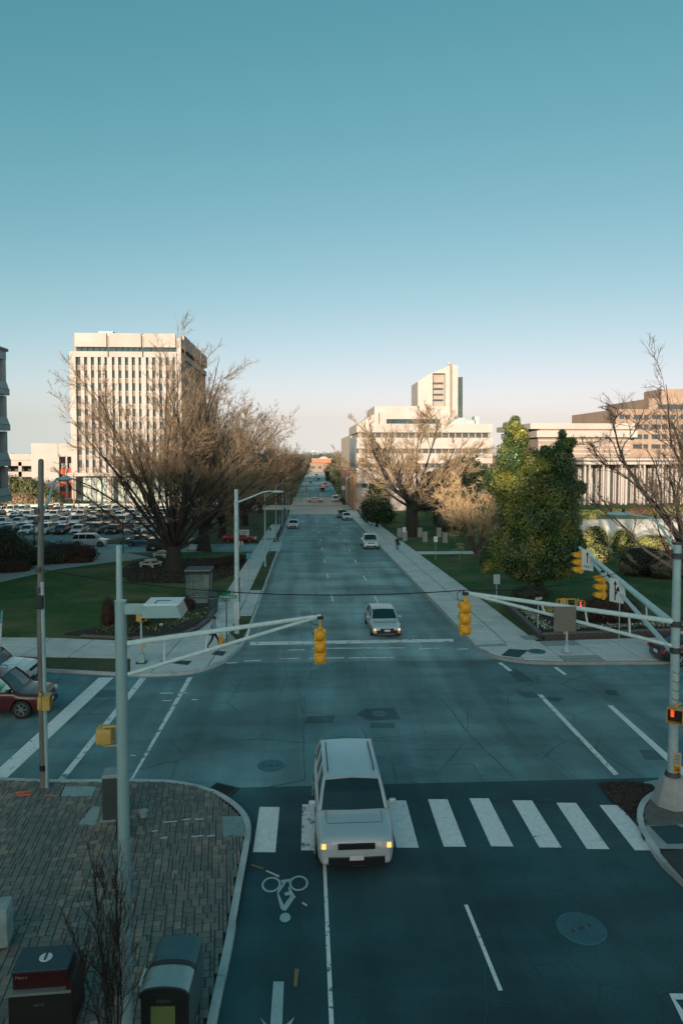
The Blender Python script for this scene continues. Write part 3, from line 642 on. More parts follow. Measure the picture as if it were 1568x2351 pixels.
def boxmesh(name, d, m): b = MB().box((0, 0, 0), d); me = bpy.data.meshes.new(name); me.from_pydata(b.v, [], b.f); me.materials.append(m); return me
# --- white tower
YT = 186.; pa = P(163, 765, YT); pb = P(415, 768, YT); z0 = P(200, 1154, YT).z; zt = pa.z; TW = pb.x - pa.x; TD = 46.
tw = thing('office_tower', (pa.x, YT, z0), 0, 'tall white precast office tower of narrow vertical windows behind the parking lot', 'building')
H = zt - z0; zb = P(200, 1085, YT).z - z0; z1 = P(200, 820, YT).z - z0; z2 = P(200, 807, YT).z - z0; z3 = P(200, 797, YT).z - z0
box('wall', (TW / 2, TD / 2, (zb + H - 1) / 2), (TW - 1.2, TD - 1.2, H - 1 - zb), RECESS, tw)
box('lobby_core', (TW / 2, TD / 2, zb / 2), (TW - 5, TD - 5, zb), mat('lobby_dark', (.05, .08, .08), .4), tw)
box('canopy_slab', (TW / 2, TD / 2 - .4, zb - .45), (TW + 2.6, TD + 3, .9), WHITE_P, tw)
for k in range(3):
    w3 = (TW - 1.6) / 3; cx = .5 + w3 * (k + .5) + .3
    box('attic_panel', (cx, -.15, (z3 + H) / 2), (w3 - .8, 1.0, H - z3), WHITE_P, tw)
    box('sill_band', (cx, -.05, (z1 + z2) / 2), (w3 - .3, .8, z2 - z1), WHITE_P, tw)
box('parapet_infill', (TW / 2, .16, (z3 + H) / 2 - .3), (TW - 2.4, .6, H - z3 - .6), RECESS, tw)
for k in range(4):
    y = 1.3 + k * (TD - 2.6) / 4
    box('attic_panel', (TW + .15, y + (TD - 2.6) / 8, (z3 + H) / 2), (1.0, (TD - 2.6) / 4 - .9, H - z3), WHITE_P, tw)
    box('sill_band', (TW + .02, y + (TD - 2.6) / 8, (z1 + z2) / 2), (.8, (TD - 2.6) / 4 - .3, z2 - z1), WHITE_P, tw)
box('attic_wall', (TW + .1 - .6, TD / 2, (z3 + H) / 2 - .3), (.7, TD - 1.4, H - z3 - .6), RECESS, tw)
box('corner_pier', (.5, .1, (zb + z2) / 2), (1.5, 1.0, z2 - zb), WHITE_P, tw)
box('corner_pier', (TW - .4, .1, (zb + H - 1) / 2), (1.1, 1.1, H - 1 - zb), WHITE_P, tw)
rw = boxmesh('ribbon_window', (1.35, .12, z3 - z2 - .1), GLASS_T)
for k in range(3):
    for i in range(6): inst('ribbon_window', rw, None, tw, (1.3 + k * (TW - 1.6) / 3 + i * 1.5 + .75, .1, (z2 + z3) / 2))
rows = 9; fh = (z1 - zb) / rows; wh = fh * .58
win = boxmesh('window', (.95, .12, wh), GLASS_T); spa = boxmesh('spandrel_panel', (1.05, .16, fh - wh - .16), TAN_P); lint = boxmesh('window_sill', (1.02, .3, .12), WHITE_P)
fin = boxmesh('fin', (.92, .7, z1 - zb), WHITE_P)
xsf = []
gw = (TW - 2.0) / 3
for g_ in range(3):
    for i in range(5): xsf.append(1.2 + g_ * gw + (i + .5) * (gw / 5))
for n_, x in enumerate(xsf):
    inst('fin', fin, None, tw, (x + gw / 10 - .02, .06, (zb + z1) / 2), scale=(1.35 if n_ % 5 == 4 else 1, 1.2 if n_ % 5 == 4 else 1, 1))
    for r_ in range(rows):
        zc = zb + fh * (r_ + 1) - wh / 2 - .12
        inst('window', win, None, tw, (x, .36, zc)); inst('spandrel_panel', spa, None, tw, (x, .28, zb + fh * r_ + (fh - wh) / 2 - .12)); inst('window_sill', lint, None, tw, (x, .22, zc - wh / 2 - .05))
ny = 16
for i in range(ny):
    y = 1.6 + (TD - 3) * (i + .5) / ny
    inst('fin', fin, None, tw, (TW - .36, y + (TD - 3) / ny / 2, (zb + z1) / 2), R(90))
    for r_ in range(rows): inst('window', win, None, tw, (TW - .54, y, zb + fh * (r_ + 1) - wh / 2 - .12), R(90))
col = boxmesh('column', (1.0, 1.0, zb - .9), WHITE_P)
for x in (.4, TW * .34, TW * .67, TW - .6): inst('column', col, None, tw, (x, -.4, (zb - .9) / 2))
for k in range(20):
    if k % 7 == 2: continue
    x = 1.6 + k * (TW - 3) / 20; inst('lobby_window', boxmesh('lobby_window', ((TW - 3) / 20 - .22, .12, zb - 1.6), GLASS_L) if k == 0 else bpy.data.meshes['lobby_window'], None, tw, (x + .6, 2.3, (zb - 1.6) / 2 + .2))
    inst('mullion', boxmesh('mullion', (.2, .3, zb - 1.2), WHITE_P) if k == 0 else bpy.data.meshes['mullion'], None, tw, (x - .1 + .0, 2.25, (zb - 1.2) / 2))
box('penthouse', (TW * .45, TD * .5, H + .2), (TW * .5, TD * .5, 1.5), WHITE_P, tw)
sheet('tower_terrace', [(pa.x - 14, YT - 7), (pb.x + 14, YT - 7), (pb.x + 14, YT + 60), (pa.x - 14, YT + 60)], CONC, z0 - gz(YT) , 2.5, kind='structure')
rwall = thing('retaining_wall', (pa.x - 2, YT - 7.4, gz(YT - 7)), 0, 'long pale retaining wall in front of the white office tower', 'wall')
box('wall_panel', (24, 0, .65), (52, .35, 1.5), WHITE_P, rwall); box('coping', (24, 0, 1.44), (52.3, .55, .12), CONC, rwall)
for x_, y_, w_, h_ in ((.2, .3, 4, 2.2), (.62, .35, 5, 1.6), (.8, .7, 3, 2.8)): box('roof_unit', (TW * x_, TD * y_, H + 1.0 + h_ / 2 - .6), (w_, 4, h_), GREYB, tw)
# --- white annex with red stair panels
YA = 205.; qa = P(72, 1018, YA); qb = P(170, 1022, YA); qg = gz(YA)
an = thing('annex_building', (qa.x, YA, qg), 0, 'low blank white annex with red stairwell panels left of the tower', 'building')
AW = qb.x - qa.x; AH = qa.z - qg
box('wall', (AW / 2 - 2.2, 15, AH / 2), (AW - 4.4 + .0, 30, AH), WHITE_P, an); box('roof_beam', (AW - 2.2, 15, AH - 1.9), (4.6, 30, 3.8), WHITE_P, an)
RED = mat('red_panel', (.62, .085, .03), .7, (.52, .065, .025), 1.)
for k in range(3):
    for s_ in range(2): box('red_panel', (AW - 3.4 + s_ * 2.6, .6, 2.4 + k * 3.3), (2.0, .2, 1.7), RED, an)
    box('stair_window', (AW - 2.2, .9, 4.1 + k * 3.3), (4.3, .15, 1.4), GLASS_D, an)
for s_ in (0, 1, 2): box('mullion', (AW - 4.4 + s_ * 2.3, .3, (AH - 3.8) / 2), (.45, .8, AH - 3.8), WHITE_P, an)
# --- parking deck beyond it
YD = 225.; da = P(10, 1040, YD); dg_ = gz(YD)
dk = thing('parking_deck', (da.x - 25, YD, dg_), 0, 'cream parking deck with dark openings at the far left edge', 'parking deck')
DW = P(78, 1040, YD).x - da.x + 25; DH = P(40, 1057, YD).z - dg_
DT = P(40, 1042, YD).z - dg_
for k in range(2): box('parapet_band', (DW / 2, 10, DH - .9 - k * 3.5), (DW, 20, 1.7), WHITE_P, dk)
for k in range(9): box('pier', (k * DW / 8, .6, (DH - .5) / 2), (1.0, 1.2, DH - .5), WHITE_P, dk)
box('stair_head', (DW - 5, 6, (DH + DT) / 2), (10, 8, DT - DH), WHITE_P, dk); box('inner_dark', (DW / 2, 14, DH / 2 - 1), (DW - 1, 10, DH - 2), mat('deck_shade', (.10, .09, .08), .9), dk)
# --- grey office at the left edge of the picture
YO = 80.; oc = P(22, 1140, YO); ot = P(22, 806, YO).z; ob = P(24, 1150, YO).z
of = thing('grey_office', (oc.x, YO, gz(YO)), 0, 'blue grey concrete office with slanted sills cut off by the left picture edge', 'building')
g0 = gz(YO); H4 = ot - g0 - 1.0; B4 = ob - g0; fl_h = (H4 - B4) / 4; OD = 44
box('wall', (-15.9, -OD / 2, (ot - ob) / 2 + B4), (30.4, OD - .8, ot - ob), mat('office_recess', (.20, .30, .32), .85), of)
box('roof_slab', (-15.2, -OD / 2, ot - g0 + .1), (30.7, OD + .6, .3), STEEL_D, of); box('fascia', (-15.2, -OD / 2, ot - g0 - .55), (30.4, OD, 1.0), GREYB, of)
wn_ = boxmesh('window', (.10, 1.05, fl_h * .52), mat('office_glass', (.34, .42, .44), .12, (.12, .17, .19), .9, spec=.8)); pi_ = boxmesh('pier', (.55, .75, fl_h * .6), GREYB)
bl_ = boxmesh('blind', (.11, .5, fl_h * .3), mat('office_blind', (.62, .68, .66), .8))
for r_ in range(4):
    zz = B4 + r_ * fl_h
    b = MB(); b.extr([(-.6, zz), (.30, zz + .0), (.30, zz + .62), (.26, zz + .66), (-.02, zz + fl_h * .38), (-.6, zz + fl_h * .38)], 'y', -OD, 0); b.build('sill_panel', GREYB, of)
    box('joint_band', (.0, -OD / 2, zz + .66), (.62, OD + .02, .05), STEEL_D, of)
    for i in range(15):
        inst('window', wn_, None, of, (-.66, -1.7 - i * 2.9, zz + fl_h * .68)); inst('blind', bl_, None, of, (-.62, -1.5 - i * 2.9, zz + fl_h * .78)); inst('pier', pi_, None, of, (-.32, -.38 - i * 2.9, zz + fl_h * .68))
for i in range(4): box('column', (-3, -2 - i * 12, B4 / 2), (.9, .9, B4), GREYB, of)
box('entrance_wall', (-18, -OD / 2, B4 / 2), (20, OD - 8, B4), GREYB, of)
# --- civic building with the tall stair tower, right of the street
YC = 168.; ca_ = P(819, 985, YC); cb_ = P(1131, 973, YC); cg = gz(YC)
cv = thing('civic_building', (ca_.x, YC, cg), 0, 'cream civic building with horizontal window bands and a slant topped tower right of the street', 'building')
CW = cb_.x - ca_.x
def cz(v, Y=YC): return P(1000, v, Y).z - cg
def clad(za, zc_, name='wall_band', dep=0., x0=0., x1=None, m=WHITE_P): return MB().box(((x0 + (x1 or CW)) / 2, 15 - dep, (za + zc_) / 2), ((x1 or CW) - x0, 30, zc_ - za)).build(name, m, cv)
clad(cz(993), cz(973)); clad(cz(1030), cz(1005)); clad(cz(1064), cz(1041)); clad(cz(1110), cz(1074))
clad(0, cz(1120), m=WHITE_P)
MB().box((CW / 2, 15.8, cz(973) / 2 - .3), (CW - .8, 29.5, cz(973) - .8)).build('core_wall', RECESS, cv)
b = MB(); b.extr([(0, cz(1003)), (0, cz(1000)), (0, cz(973)), (-.0, cz(973))], 'y', 0, 1) if False else None
bw = boxmesh('band_window', (1.55, .14, cz(1003) - cz(1009.5) + .0), GLASS_D)
for a_, b_, cnt, m in ((993, 1005, 19, GLASS_D), (1030, 1041, 19, GLASS_D), (1064, 1074, 19, GLASS_D), (1110, 1120, 19, GLASS_D)):
    hh = cz(a_) - cz(b_); me = boxmesh('band_window', (1.25, .14, hh - .12), GLASS_D)
    for i in range(cnt): inst('band_window', me, None, cv, (1.2 + (i + .5) * (CW - 2) / cnt, .9, cz((a_ + b_) / 2)))
# upper tier
MB().box((CW * .42, 14, (cz(973) + cz(930)) / 2), (CW * .56, 20, cz(930) - cz(973))).build('upper_tier', WHITE_P, cv)
MB().box((CW * .43, 3.9, (cz(972) + cz(952)) / 2 - .6), (CW * .40, .3, 1.5)).build('upper_window_band', GLASS_T, cv)
MB().extr([(CW * .02, cz(973)), (CW * .17, cz(973)), (CW * .17, cz(945)), (CW * .10, cz(955))], 'y', 3, 20).build('roof_wedge', WHITE_P, cv)
box('side_glass', (-.1, 12, (cz(1003) + cz(1078)) / 2), (.5, 22, cz(1003) - cz(1078)), mat('blue_side_glass', (.05, .09, .12), .3, (.12, .16, .18), .3, spec=.3), cv)
box('side_wall', (10, 52, 9.6), (19.6, 55, 19.2), mat('tan_block', (.46, .38, .29), .9, (.52, .43, .34), .4), cv); box('side_base', (-.15, 33, cz(1082) / 2), (.9, 62, cz(1082)), mat('orange_brick', (.30, .17, .09), .9, (.36, .21, .12), 1.5), cv)
for x_, w_, h_ in ((CW * .78, 4, 1.8), (CW * .88, 2.5, 1.2), (CW * .93, 1.2, 2.2)): box('roof_unit', (x_, 8, cz(973) + h_ / 2), (w_, 3, h_), GREYB, cv)
# tower
YW = 196.; def_ = lambda u, v: (P(u, v, YW).x - ca_.x, P(u, v, YW).z - cg)
twp = [def_(959, 972), def_(1003, 972), def_(1003, 855), def_(959, 876)]
def towerpiece(pts, name, m, y0, y1): 
    b = MB(); b.extr(pts, 'y', y0, y1); return b.build(name, m, cv)
towerpiece([def_(959, 985), def_(993, 985), def_(993, 855), def_(959, 876)], 'tower_wall', WHITE_P, 28, 40)
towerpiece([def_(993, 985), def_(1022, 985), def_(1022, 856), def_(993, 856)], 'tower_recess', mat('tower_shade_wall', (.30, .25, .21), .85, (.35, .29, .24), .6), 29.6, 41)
towerpiece([def_(1022, 985), def_(1033, 985), def_(1033, 839), def_(996, 856), def_(1022, 856)][0:3] + [def_(1022, 844)], 'tower_wall', WHITE_P, 28, 40)
towerpiece([def_(993, 857), def_(1022, 857), def_(1022, 844), def_(993, 856)], 'tower_wall', WHITE_P, 28, 40)
towerpiece([def_(1033, 985), def_(1038, 985), def_(1038, 838), def_(1033, 838)], 'tower_slot', TAN_P, 28.5, 40)
towerpiece([def_(1038, 985), def_(1051, 985), def_(1051, 838), def_(1038, 838)], 'tower_wall', WHITE_P, 28, 40)
towerpiece([def_(1051, 985), def_(1063, 985), def_(1063, 865), def_(1051, 865)], 'tower_glass', GLASS_D, 29, 38)
towerpiece([def_(1063, 985), def_(1063.6, 985), def_(1063.6, 864), def_(1063, 864)], 'tower_edge', GREYB, 28.6, 40)
for v in (877, 890, 903, 916): towerpiece([def_(997, v + 4), def_(1019, v + 4), def_(1019, v), def_(997, v)], 'tower_window', GLASS_D, 29.3, 29.62)
dish = MB(); q = def_(1037, 833); dish.ell((q[0], 32, q[1] + .4), (.6, .6, .6), 8, 5); dish.tube([(q[0], 32, q[1] - 1), (q[0], 32, q[1] + .2)], .1, 6); dish.build('roof_dome', WHITE_P, cv)
box('tower_base', (twp[0][0] + 5.5, 33, cz(985) / 2), (12.4, 16, cz(960)), WHITE_P, cv)
# --- colonnade building far right
YL = 132.; la = P(1330, 1052, YL); lg = gz(YL) + bank(60, YL)
cl = thing('colonnade_building', (la.x, YL, lg), 0, 'long low white building with thin columns and a projecting flat roof on the right', 'building')
lz = lambda v: P(1500, v, YL).z - lg
LW = 60
box('roof_slab', (LW / 2, 9, (lz(1052) + lz(1057)) / 2), (LW, 22, lz(1052) - lz(1057)), WHITE_P, cl); box('roof_soffit', (LW / 2, 9.6, (lz(1057) + lz(1060)) / 2), (LW - 1, 20.5, lz(1057) - lz(1060)), TAN_P, cl)
box('architrave', (LW / 2, 9.2, (lz(1060) + lz(1066)) / 2), (LW - .4, 21.4, lz(1060) - lz(1066)), WHITE_P, cl)
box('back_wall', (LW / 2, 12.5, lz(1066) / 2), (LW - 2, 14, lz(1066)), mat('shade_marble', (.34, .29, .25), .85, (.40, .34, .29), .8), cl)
pan = boxmesh('marble_panel', (2.55, .3, lz(1068)), WHITE_P); slit = boxmesh('window', (.62, .2, lz(1068)), GLASS_D); cm = boxmesh('column', (.34, .5, lz(1066)), WHITE_P)
for i in range(16):
    x = 1.6 + i * 3.6
    inst('marble_panel', pan, None, cl, (x + 1.8, 5.2, lz(1068) / 2)); inst('window', slit, None, cl, (x - .1, 5.4, lz(1068) / 2)); inst('column', cm, None, cl, (x + .35, 0, lz(1066) / 2)); inst('column', cm, None, cl, (x - .55, 0, lz(1066) / 2))
box('plinth', (LW / 2, 8, -1.0), (LW + 3, 22, 2.0), WHITE_P, cl)
# --- brown brick office behind it
YB = 175.; ba = P(1418, 940, YB); bg_ = gz(YB)
bo = thing('brick_office', (ba.x, YB, bg_), 0, 'stepped tan brick office with dark ribbon windows at the right edge', 'building')
bz = lambda v: P(1500, v, YB).z - bg_
BW = 52
box('wall', (BW / 2, 16, bz(939) / 2), (BW, 30, bz(939)), BRICKT, bo); box('upper_storey', (BW / 2 + 6.5, 18, bz(920) / 2 + bz(939) / 2 ), (BW - 8, 26, bz(908) - bz(939) + .6), BRICKT, bo)
box('roof_house', (BW / 2 - 2, 18, bz(900)), (12, 10, 4), BRICKT, bo)
for v0, v1, xo in ((952, 962, .5), (974, 985, .5), (997, 1008, .5), (1020, 1030, .5)):
    hh = bz(v0) - bz(v1); me = boxmesh('window', (1.15, .25, hh), GLASS_D); ml = boxmesh('ribbon_window', (14.0, .25, hh), GLASS_D)
    for i in range(9): inst('window', me, None, bo, (xo + .9 + i * 1.62 + (.5 if i % 3 == 2 else 0), .95, (bz(v0) + bz(v1)) / 2))
    for i in range(2): inst('ribbon_window', ml, None, bo, (24 + i * 14.4, .95, (bz(v0) + bz(v1)) / 2))
ml = boxmesh('ribbon_window', (34, .25, 1.5), GLASS_D); inst('ribbon_window', ml, None, bo, (BW / 2 + 4, 4.95, bz(932)))
# --- pale hall between them
YH = 172.; ha = P(1238, 985, YH); hc = P(1335, 968, YH); hg_ = gz(YH)
hl = thing('museum_hall', (ha.x, YH, hg_), 0, 'long pale stone hall with stacked cornices behind the magnolia', 'building')
hz_ = lambda v: P(1300, v, YH).z - hg_
HW = P(1450, 968, YH).x - ha.x
box('wall', (HW / 2, 16, hz_(1000) / 2), (HW, 30, hz_(1000)), mat('stone_wall', (.26, .205, .16), .9, (.32, .25, .20), .6), hl)
box('parapet', (HW / 2 - 1, 15, (hz_(972) + hz_(985)) / 2), (HW + 3, 31, hz_(972) - hz_(985)), WHITE_P, hl); box('dark_band', (HW / 2, 15.6, (hz_(985) + hz_(989)) / 2), (HW, 31, hz_(985) - hz_(989)), TAN_P, hl)
box('cornice', (HW / 2, 15, (hz_(989) + hz_(1004)) / 2), (HW + 2, 32, hz_(989) - hz_(1004)), WHITE_P, hl)
for v in (1012, 1022, 1032, 1042): box('string_course', (HW / 2, .9, hz_(v)), (HW, .35, .35), WHITE_P, hl)
# --- far end of the street
def simple_block(u0, u1, vt, Y, label, m, cat='building', name='far_building', dep=20, band=None, base=None):
    a = P(u0, vt, Y); b_ = P(u1, vt, Y); z_ = gz(Y) + hill(a.x, Y); t = thing(name, (a.x, Y, z_ - .5), 0, label, cat); W = b_.x - a.x; Hh = a.z - z_ + .5
    box('wall', (W / 2, dep / 2, Hh / 2), (W, dep, Hh), m, t); box('roof', (W / 2, dep / 2, Hh + .2), (W + .8, dep + .8, .4), band or m, t)
    n = max(2, min(8, int(W / 5))); wm = boxmesh('window', (W / n * .5, .3, max(1., Hh * .28)), GLASS_D)
    for i in range(n): inst('window', wm, None, t, ((i + .5) * W / n, -.05, Hh * .55))
    return t
REDB = mat('red_brick', (.38, .13, .07), .9, (.46, .18, .10), .7)
simple_block(716, 760, 1054, 640, 'long orange brick building closing the far end of the street', REDB, band=WHITE_P)
simple_block(712, 742, 1064, 560, 'low tan shed row at the far left end of the street', TAN_P)
simple_block(745, 775, 1066, 520, 'pale low shop on the right of the distant street', TAN_P)
ar_ = thing('arched_roof', (P(728, 1060, 660).x, 660, gz(660)), 0, 'pale barrel roof rising over the orange brick building at the street end', 'roof')
b = MB(); W = P(758, 1060, 660).x - P(728, 1060, 660).x; zz = P(740, 1056, 660).z - gz(660); b.extr([(W * i / 10, zz + 3.2 * math.sin(math.pi * i / 10)) for i in range(11)] + [(W, zz - 3), (0, zz - 3)], 'y', 0, 20); b.build('vault', WHITE_P, ar_); box('support', (W / 2, 10, (zz - 3) / 2), (W - 1, 18, zz - 3), REDB, ar_)
for i, (u, v, w) in enumerate(((709, 1038, 3), (719, 1034, 5), (729, 1036, 3))):
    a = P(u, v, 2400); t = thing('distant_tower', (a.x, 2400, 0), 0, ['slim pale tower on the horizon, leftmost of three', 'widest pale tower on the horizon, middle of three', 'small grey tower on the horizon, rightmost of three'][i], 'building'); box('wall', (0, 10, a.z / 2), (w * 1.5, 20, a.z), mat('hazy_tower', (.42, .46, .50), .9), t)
# --- unseen blocks behind the camera, sized and placed to cast the junction's shade
OB = mat('shadow_block_wall', (.20, .19, .17), .9, (.25, .24, .21), .5)
def back_block(x0, x1, y0, y1, h, label):
    t = thing('shade_block', ((x0 + x1) / 2, (y0 + y1) / 2, 0), 0, label, 'building'); box('wall', (0, 0, h / 2), (x1 - x0, y1 - y0, h), OB, t); box('parapet', (0, 0, h + .2), (x1 - x0 + .6, y1 - y0 + .6, .4), CONC_D, t)
    n = int((x1 - x0) / 4); wm = boxmesh('window', (2.2, .2, 1.6), GLASS_D)
    for i in range(n):
        for j in range(int(h / 3.6)): inst('window', wm, None, t, (-(x1 - x0) / 2 + (i + .5) * (x1 - x0) / n, (y1 - y0) / 2 + .02, 2.0 + j * 3.6))
back_block(-330, -83, -232, -220, 47.2, 'tall unseen shade block far behind the viewpoint on the left')
back_block(-82.6, -71.3, -232, -220, 43.2, 'stepped unseen shade block between the others far behind the viewpoint')
back_block(-70.9, -66.3, -224, -220, 44.6, 'narrow tall unseen shade block far behind the viewpoint')
back_block(-66.2, -62.1, -224, -220, 57, 'slender unseen shade block far behind the viewpoint')  # added to shade the right side of the magnolia
back_block(-61.9, 60, -232, -220, 37.7, 'lower unseen shade block far behind the viewpoint on the right')
back_block(-3, 4.2, -12, -6, 10.4, 'small unseen shade block right behind the viewpoint')  # added to keep the right signal pole in shade
# ================================================================== VEHICLES
def paint(name, c, metal=.35): return mat('paint_' + name, c, .28, tuple(x * .92 for x in c), 2., metal=metal * .4, coat=.6)
PAINTS = {'white': paint('white', (.72, .74, .74), 0), 'silver': paint('silver', (.42, .52, .55), .3), 'grey': paint('grey', (.17, .19, .20)), 'black': paint('black', (.014, .017, .02)), 'red': paint('red', (.42, .035, .025), .2),
          'maroon': paint('maroon', (.085, .012, .018), .3), 'blue': paint('blue', (.03, .09, .16)), 'beige': paint('beige', (.42, .38, .31)), 'teal': paint('teal', (.05, .17, .19))}
KINDS = {  # length, width, roof height, hood z, belt z, deck z; windshield base, roof front, roof rear, rear glass base (fraction of length)
    'sedan': (4.7, 1.82, 1.45, .80, .95, 1.0, .27, .42, .70, .87), 'hatchback': (4.2, 1.76, 1.50, .85, .97, 1.0, .24, .40, .84, .96), 'suv': (4.7, 1.92, 1.74, 1.02, 1.12, 1.12, .25, .38, .88, .975),
    'pickup': (5.5, 1.95, 1.82, 1.08, 1.15, 1.12, .24, .36, .57, .61), 'van': (5.0, 1.98, 1.85, 1.02, 1.12, 1.12, .19, .36, .90, .985)}
def ip(xs_, ys_, x): return float(np.interp(x, xs_, ys_))
def car_parts(kind, t, body, light=False, lit=False):
    L, W, Hr, hz, bz_, dz, f1, f2, f3, f4 = KINDS[kind]; Rw = .33 if kind in ('sedan', 'hatchback') else .38; ya = (-L / 2 + .17 * L + .08, L / 2 - .18 * L)
    n = 22 if light else 46; ys_ = [-L / 2 + L * i / (n - 1) for i in range(n)]
    ra = Rw + .06; st = []
    for y in ys_:
        f = (y + L / 2) / L
        top = ip([0, .012, .04, f1 - .02, f1, f4, f4 + .015, .99, 1], [hz - .34, hz - .16, hz - .09, hz + .05 * (bz_ - hz), bz_ - .01, bz_ if kind != 'pickup' else bz_, dz, dz - .02, dz - .16], f)
        w = W / 2 * ip([0, .015, .06, .15, .85, .95, 1], [.80, .88, .955, 1, 1, .965, .90], f)
        bt = .24 + .12 * (f < .02) + .1 * (f > .985)
        for a in ya:
            if abs(y - a) < ra: bt = max(bt, Rw + math.sqrt(ra * ra - (y - a) ** 2) * .98)
        st.append((y, w, bt, top))
    V = []; F_ = []
    for y, w, bt, top in st:
        m1 = max(bt + .01, .42); m2 = max(m1 + .02, top - .22)
        pr_ = [(0, .22), (w * .78, .24), (w * .80, max(bt, .25)), (w * .965, bt), (w, m1 if m1 > bt else bt + .02), (w * 1.0, m2), (w * .965, top - .06), (w * .88, top), (w * .45, top + .025), (0, top + .03)]
        V += [(x, y, z) for x, z in pr_] + [(-x, y, z) for x, z in pr_[-2:0:-1]]
    k = 18
    for i in range(n - 1):
        for j in range(k): F_.append((i * k + j, i * k + (j + 1) % k, (i + 1) * k + (j + 1) % k, (i + 1) * k + j))
    F_ += [tuple(range(k - 1, -1, -1)), tuple((n - 1) * k + j for j in range(k))]
    b = MB(); b.add(V, F_); o = b.build('body', body, t, smooth=True, sharp=38 if light else 70); o['painted'] = 1
    if not light: sbm = o.modifiers.new('round', 'SUBSURF'); sbm.levels = 1; sbm.render_levels = 2
    Y = lambda f: -L / 2 + L * f
    wb, wt, wbf = W / 2 * .90, W / 2 * .74, W / 2 * .87
    y1, y2, y3, y4 = Y(f1), Y(f2), Y(f3), Y(f4); zr = Hr - .05
    gv = []; ring_ = [(y1, wbf, bz_ - .02), ((y1 * 2 + y2) / 3, wbf * .66 + wt * .34, bz_ + (zr - bz_) * .40), ((y1 + 2 * y2) / 3, wbf * .33 + wt * .67, bz_ + (zr - bz_) * .76), (y2, wt, zr)]
    b = MB()   # glasshouse
    gp = [(y1, bz_ - .02, wbf), ((y1 + y2) / 2, bz_ + (zr - bz_) * .56, (wbf + wt) / 2), (y2, zr, wt), (y3, zr, wt), ((y3 + y4) / 2, bz_ + (zr - bz_) * .53, (wb + wt) / 2), (y4, bz_ - .02, wb * .97)]
    vv = []
    for y, z, w in gp: vv += [(w, y, z), (0, y - .05 * (y < 0), z + .01), (-w, y, z)]
    fs = []
    for i in range(5): fs += [(3 * i, 3 * i + 1, 3 * i + 4, 3 * i + 3), (3 * i + 1, 3 * i + 2, 3 * i + 5, 3 * i + 4)]
    base = len(vv); low = [(wb, y1 * .5 + y2 * .5, bz_ - .03), (wb, y2, bz_ - .03), (wb, y3, bz_ - .03), (wb, (y3 + y4) / 2, bz_ - .03)]
    vv += low + [(-x, y, z) for x, y, z in low]
    for s_, o_ in ((0, 0), (2, 4)):
        q = [s_, 3 + s_, base + o_]; fs.append((0 + s_, 3 + s_, base + o_)); fs.append((3 + s_, 6 + s_, base + o_ + 1, base + o_)); fs.append((6 + s_, 9 + s_, base + o_ + 2, base + o_ + 1)); fs.append((9 + s_, 12 + s_, base + o_ + 3, base + o_ + 2)); fs.append((12 + s_, 15 + s_, base + o_ + 3))
    b.add(vv, fs); b.build('windows', GLASSC, t)
    b = MB(); rz_ = Hr - .045   # roof
    nn = 6; vv = []
    for i in range(nn + 1):
        y = y2 - .06 + (y3 - y2 + .12) * i / nn; c = math.sin(math.pi * i / nn) * .035
        for x in (-1, -.6, 0, .6, 1): vv.append((x * (wt + .02), y, rz_ + c + .035 * (1 - x * x)))
    for i in range(nn + 1):
        y = y2 - .06 + (y3 - y2 + .12) * i / nn
        for x in (-1, 1): vv.append((x * (wt + .02), y, rz_ - .06))
    fs = [(i * 5 + j, i * 5 + j + 1, i * 5 + j + 6, i * 5 + j + 5) for i in range(nn) for j in range(4)]
    o0 = 5 * (nn + 1); fs += [(o0 + 2 * i, o0 + 2 * i + 2, 5 * i + 5, 5 * i) for i in range(nn)] + [(o0 + 2 * i + 1, o0 + 2 * i + 3, 5 * i + 9, 5 * i + 4) for i in range(nn)] + [(o0, 0, 1, 2, 3, 4, o0 + 1), (o0 + 2 * nn, 5 * nn, 5 * nn + 1, 5 * nn + 2, 5 * nn + 3, 5 * nn + 4, o0 + 2 * nn + 1)]
    b.add(vv, fs); o = b.build('roof', body, t, smooth=True, sharp=50); o['painted'] = 1
    tubes_ = []
    for s_ in (-1, 1):
        tubes_.append(([(s_ * wbf, y1, bz_ - .02), (s_ * (wbf + wt) / 2, (y1 + y2) / 2, bz_ + (zr - bz_) * .57), (s_ * wt, y2, zr)], .045)); tubes_.append(([(s_ * wb * .97, y4, bz_), (s_ * (wb + wt) / 2, (y3 + y4) / 2, bz_ + (zr - bz_) * .55), (s_ * wt, y3, zr)], .06))
        for fr_q in ((.42, .80) if kind in ('suv', 'van') else (.42,)):
            ym = y2 + (y3 - y2) * fr_q; tubes_.append(([(s_ * wb, ym, bz_ - .02), (s_ * wt, ym - .03, zr)], .04))
    if light:
        b = MB(); [b.tube(p_, r_, 5) for p_, r_ in tubes_]; o = b.build('window_frame', body, t); o['painted'] = 1
    else:
        for p_, r_ in tubes_: o = MB().tube(p_, r_, 6).build('pillar', body, t); o['painted'] = 1
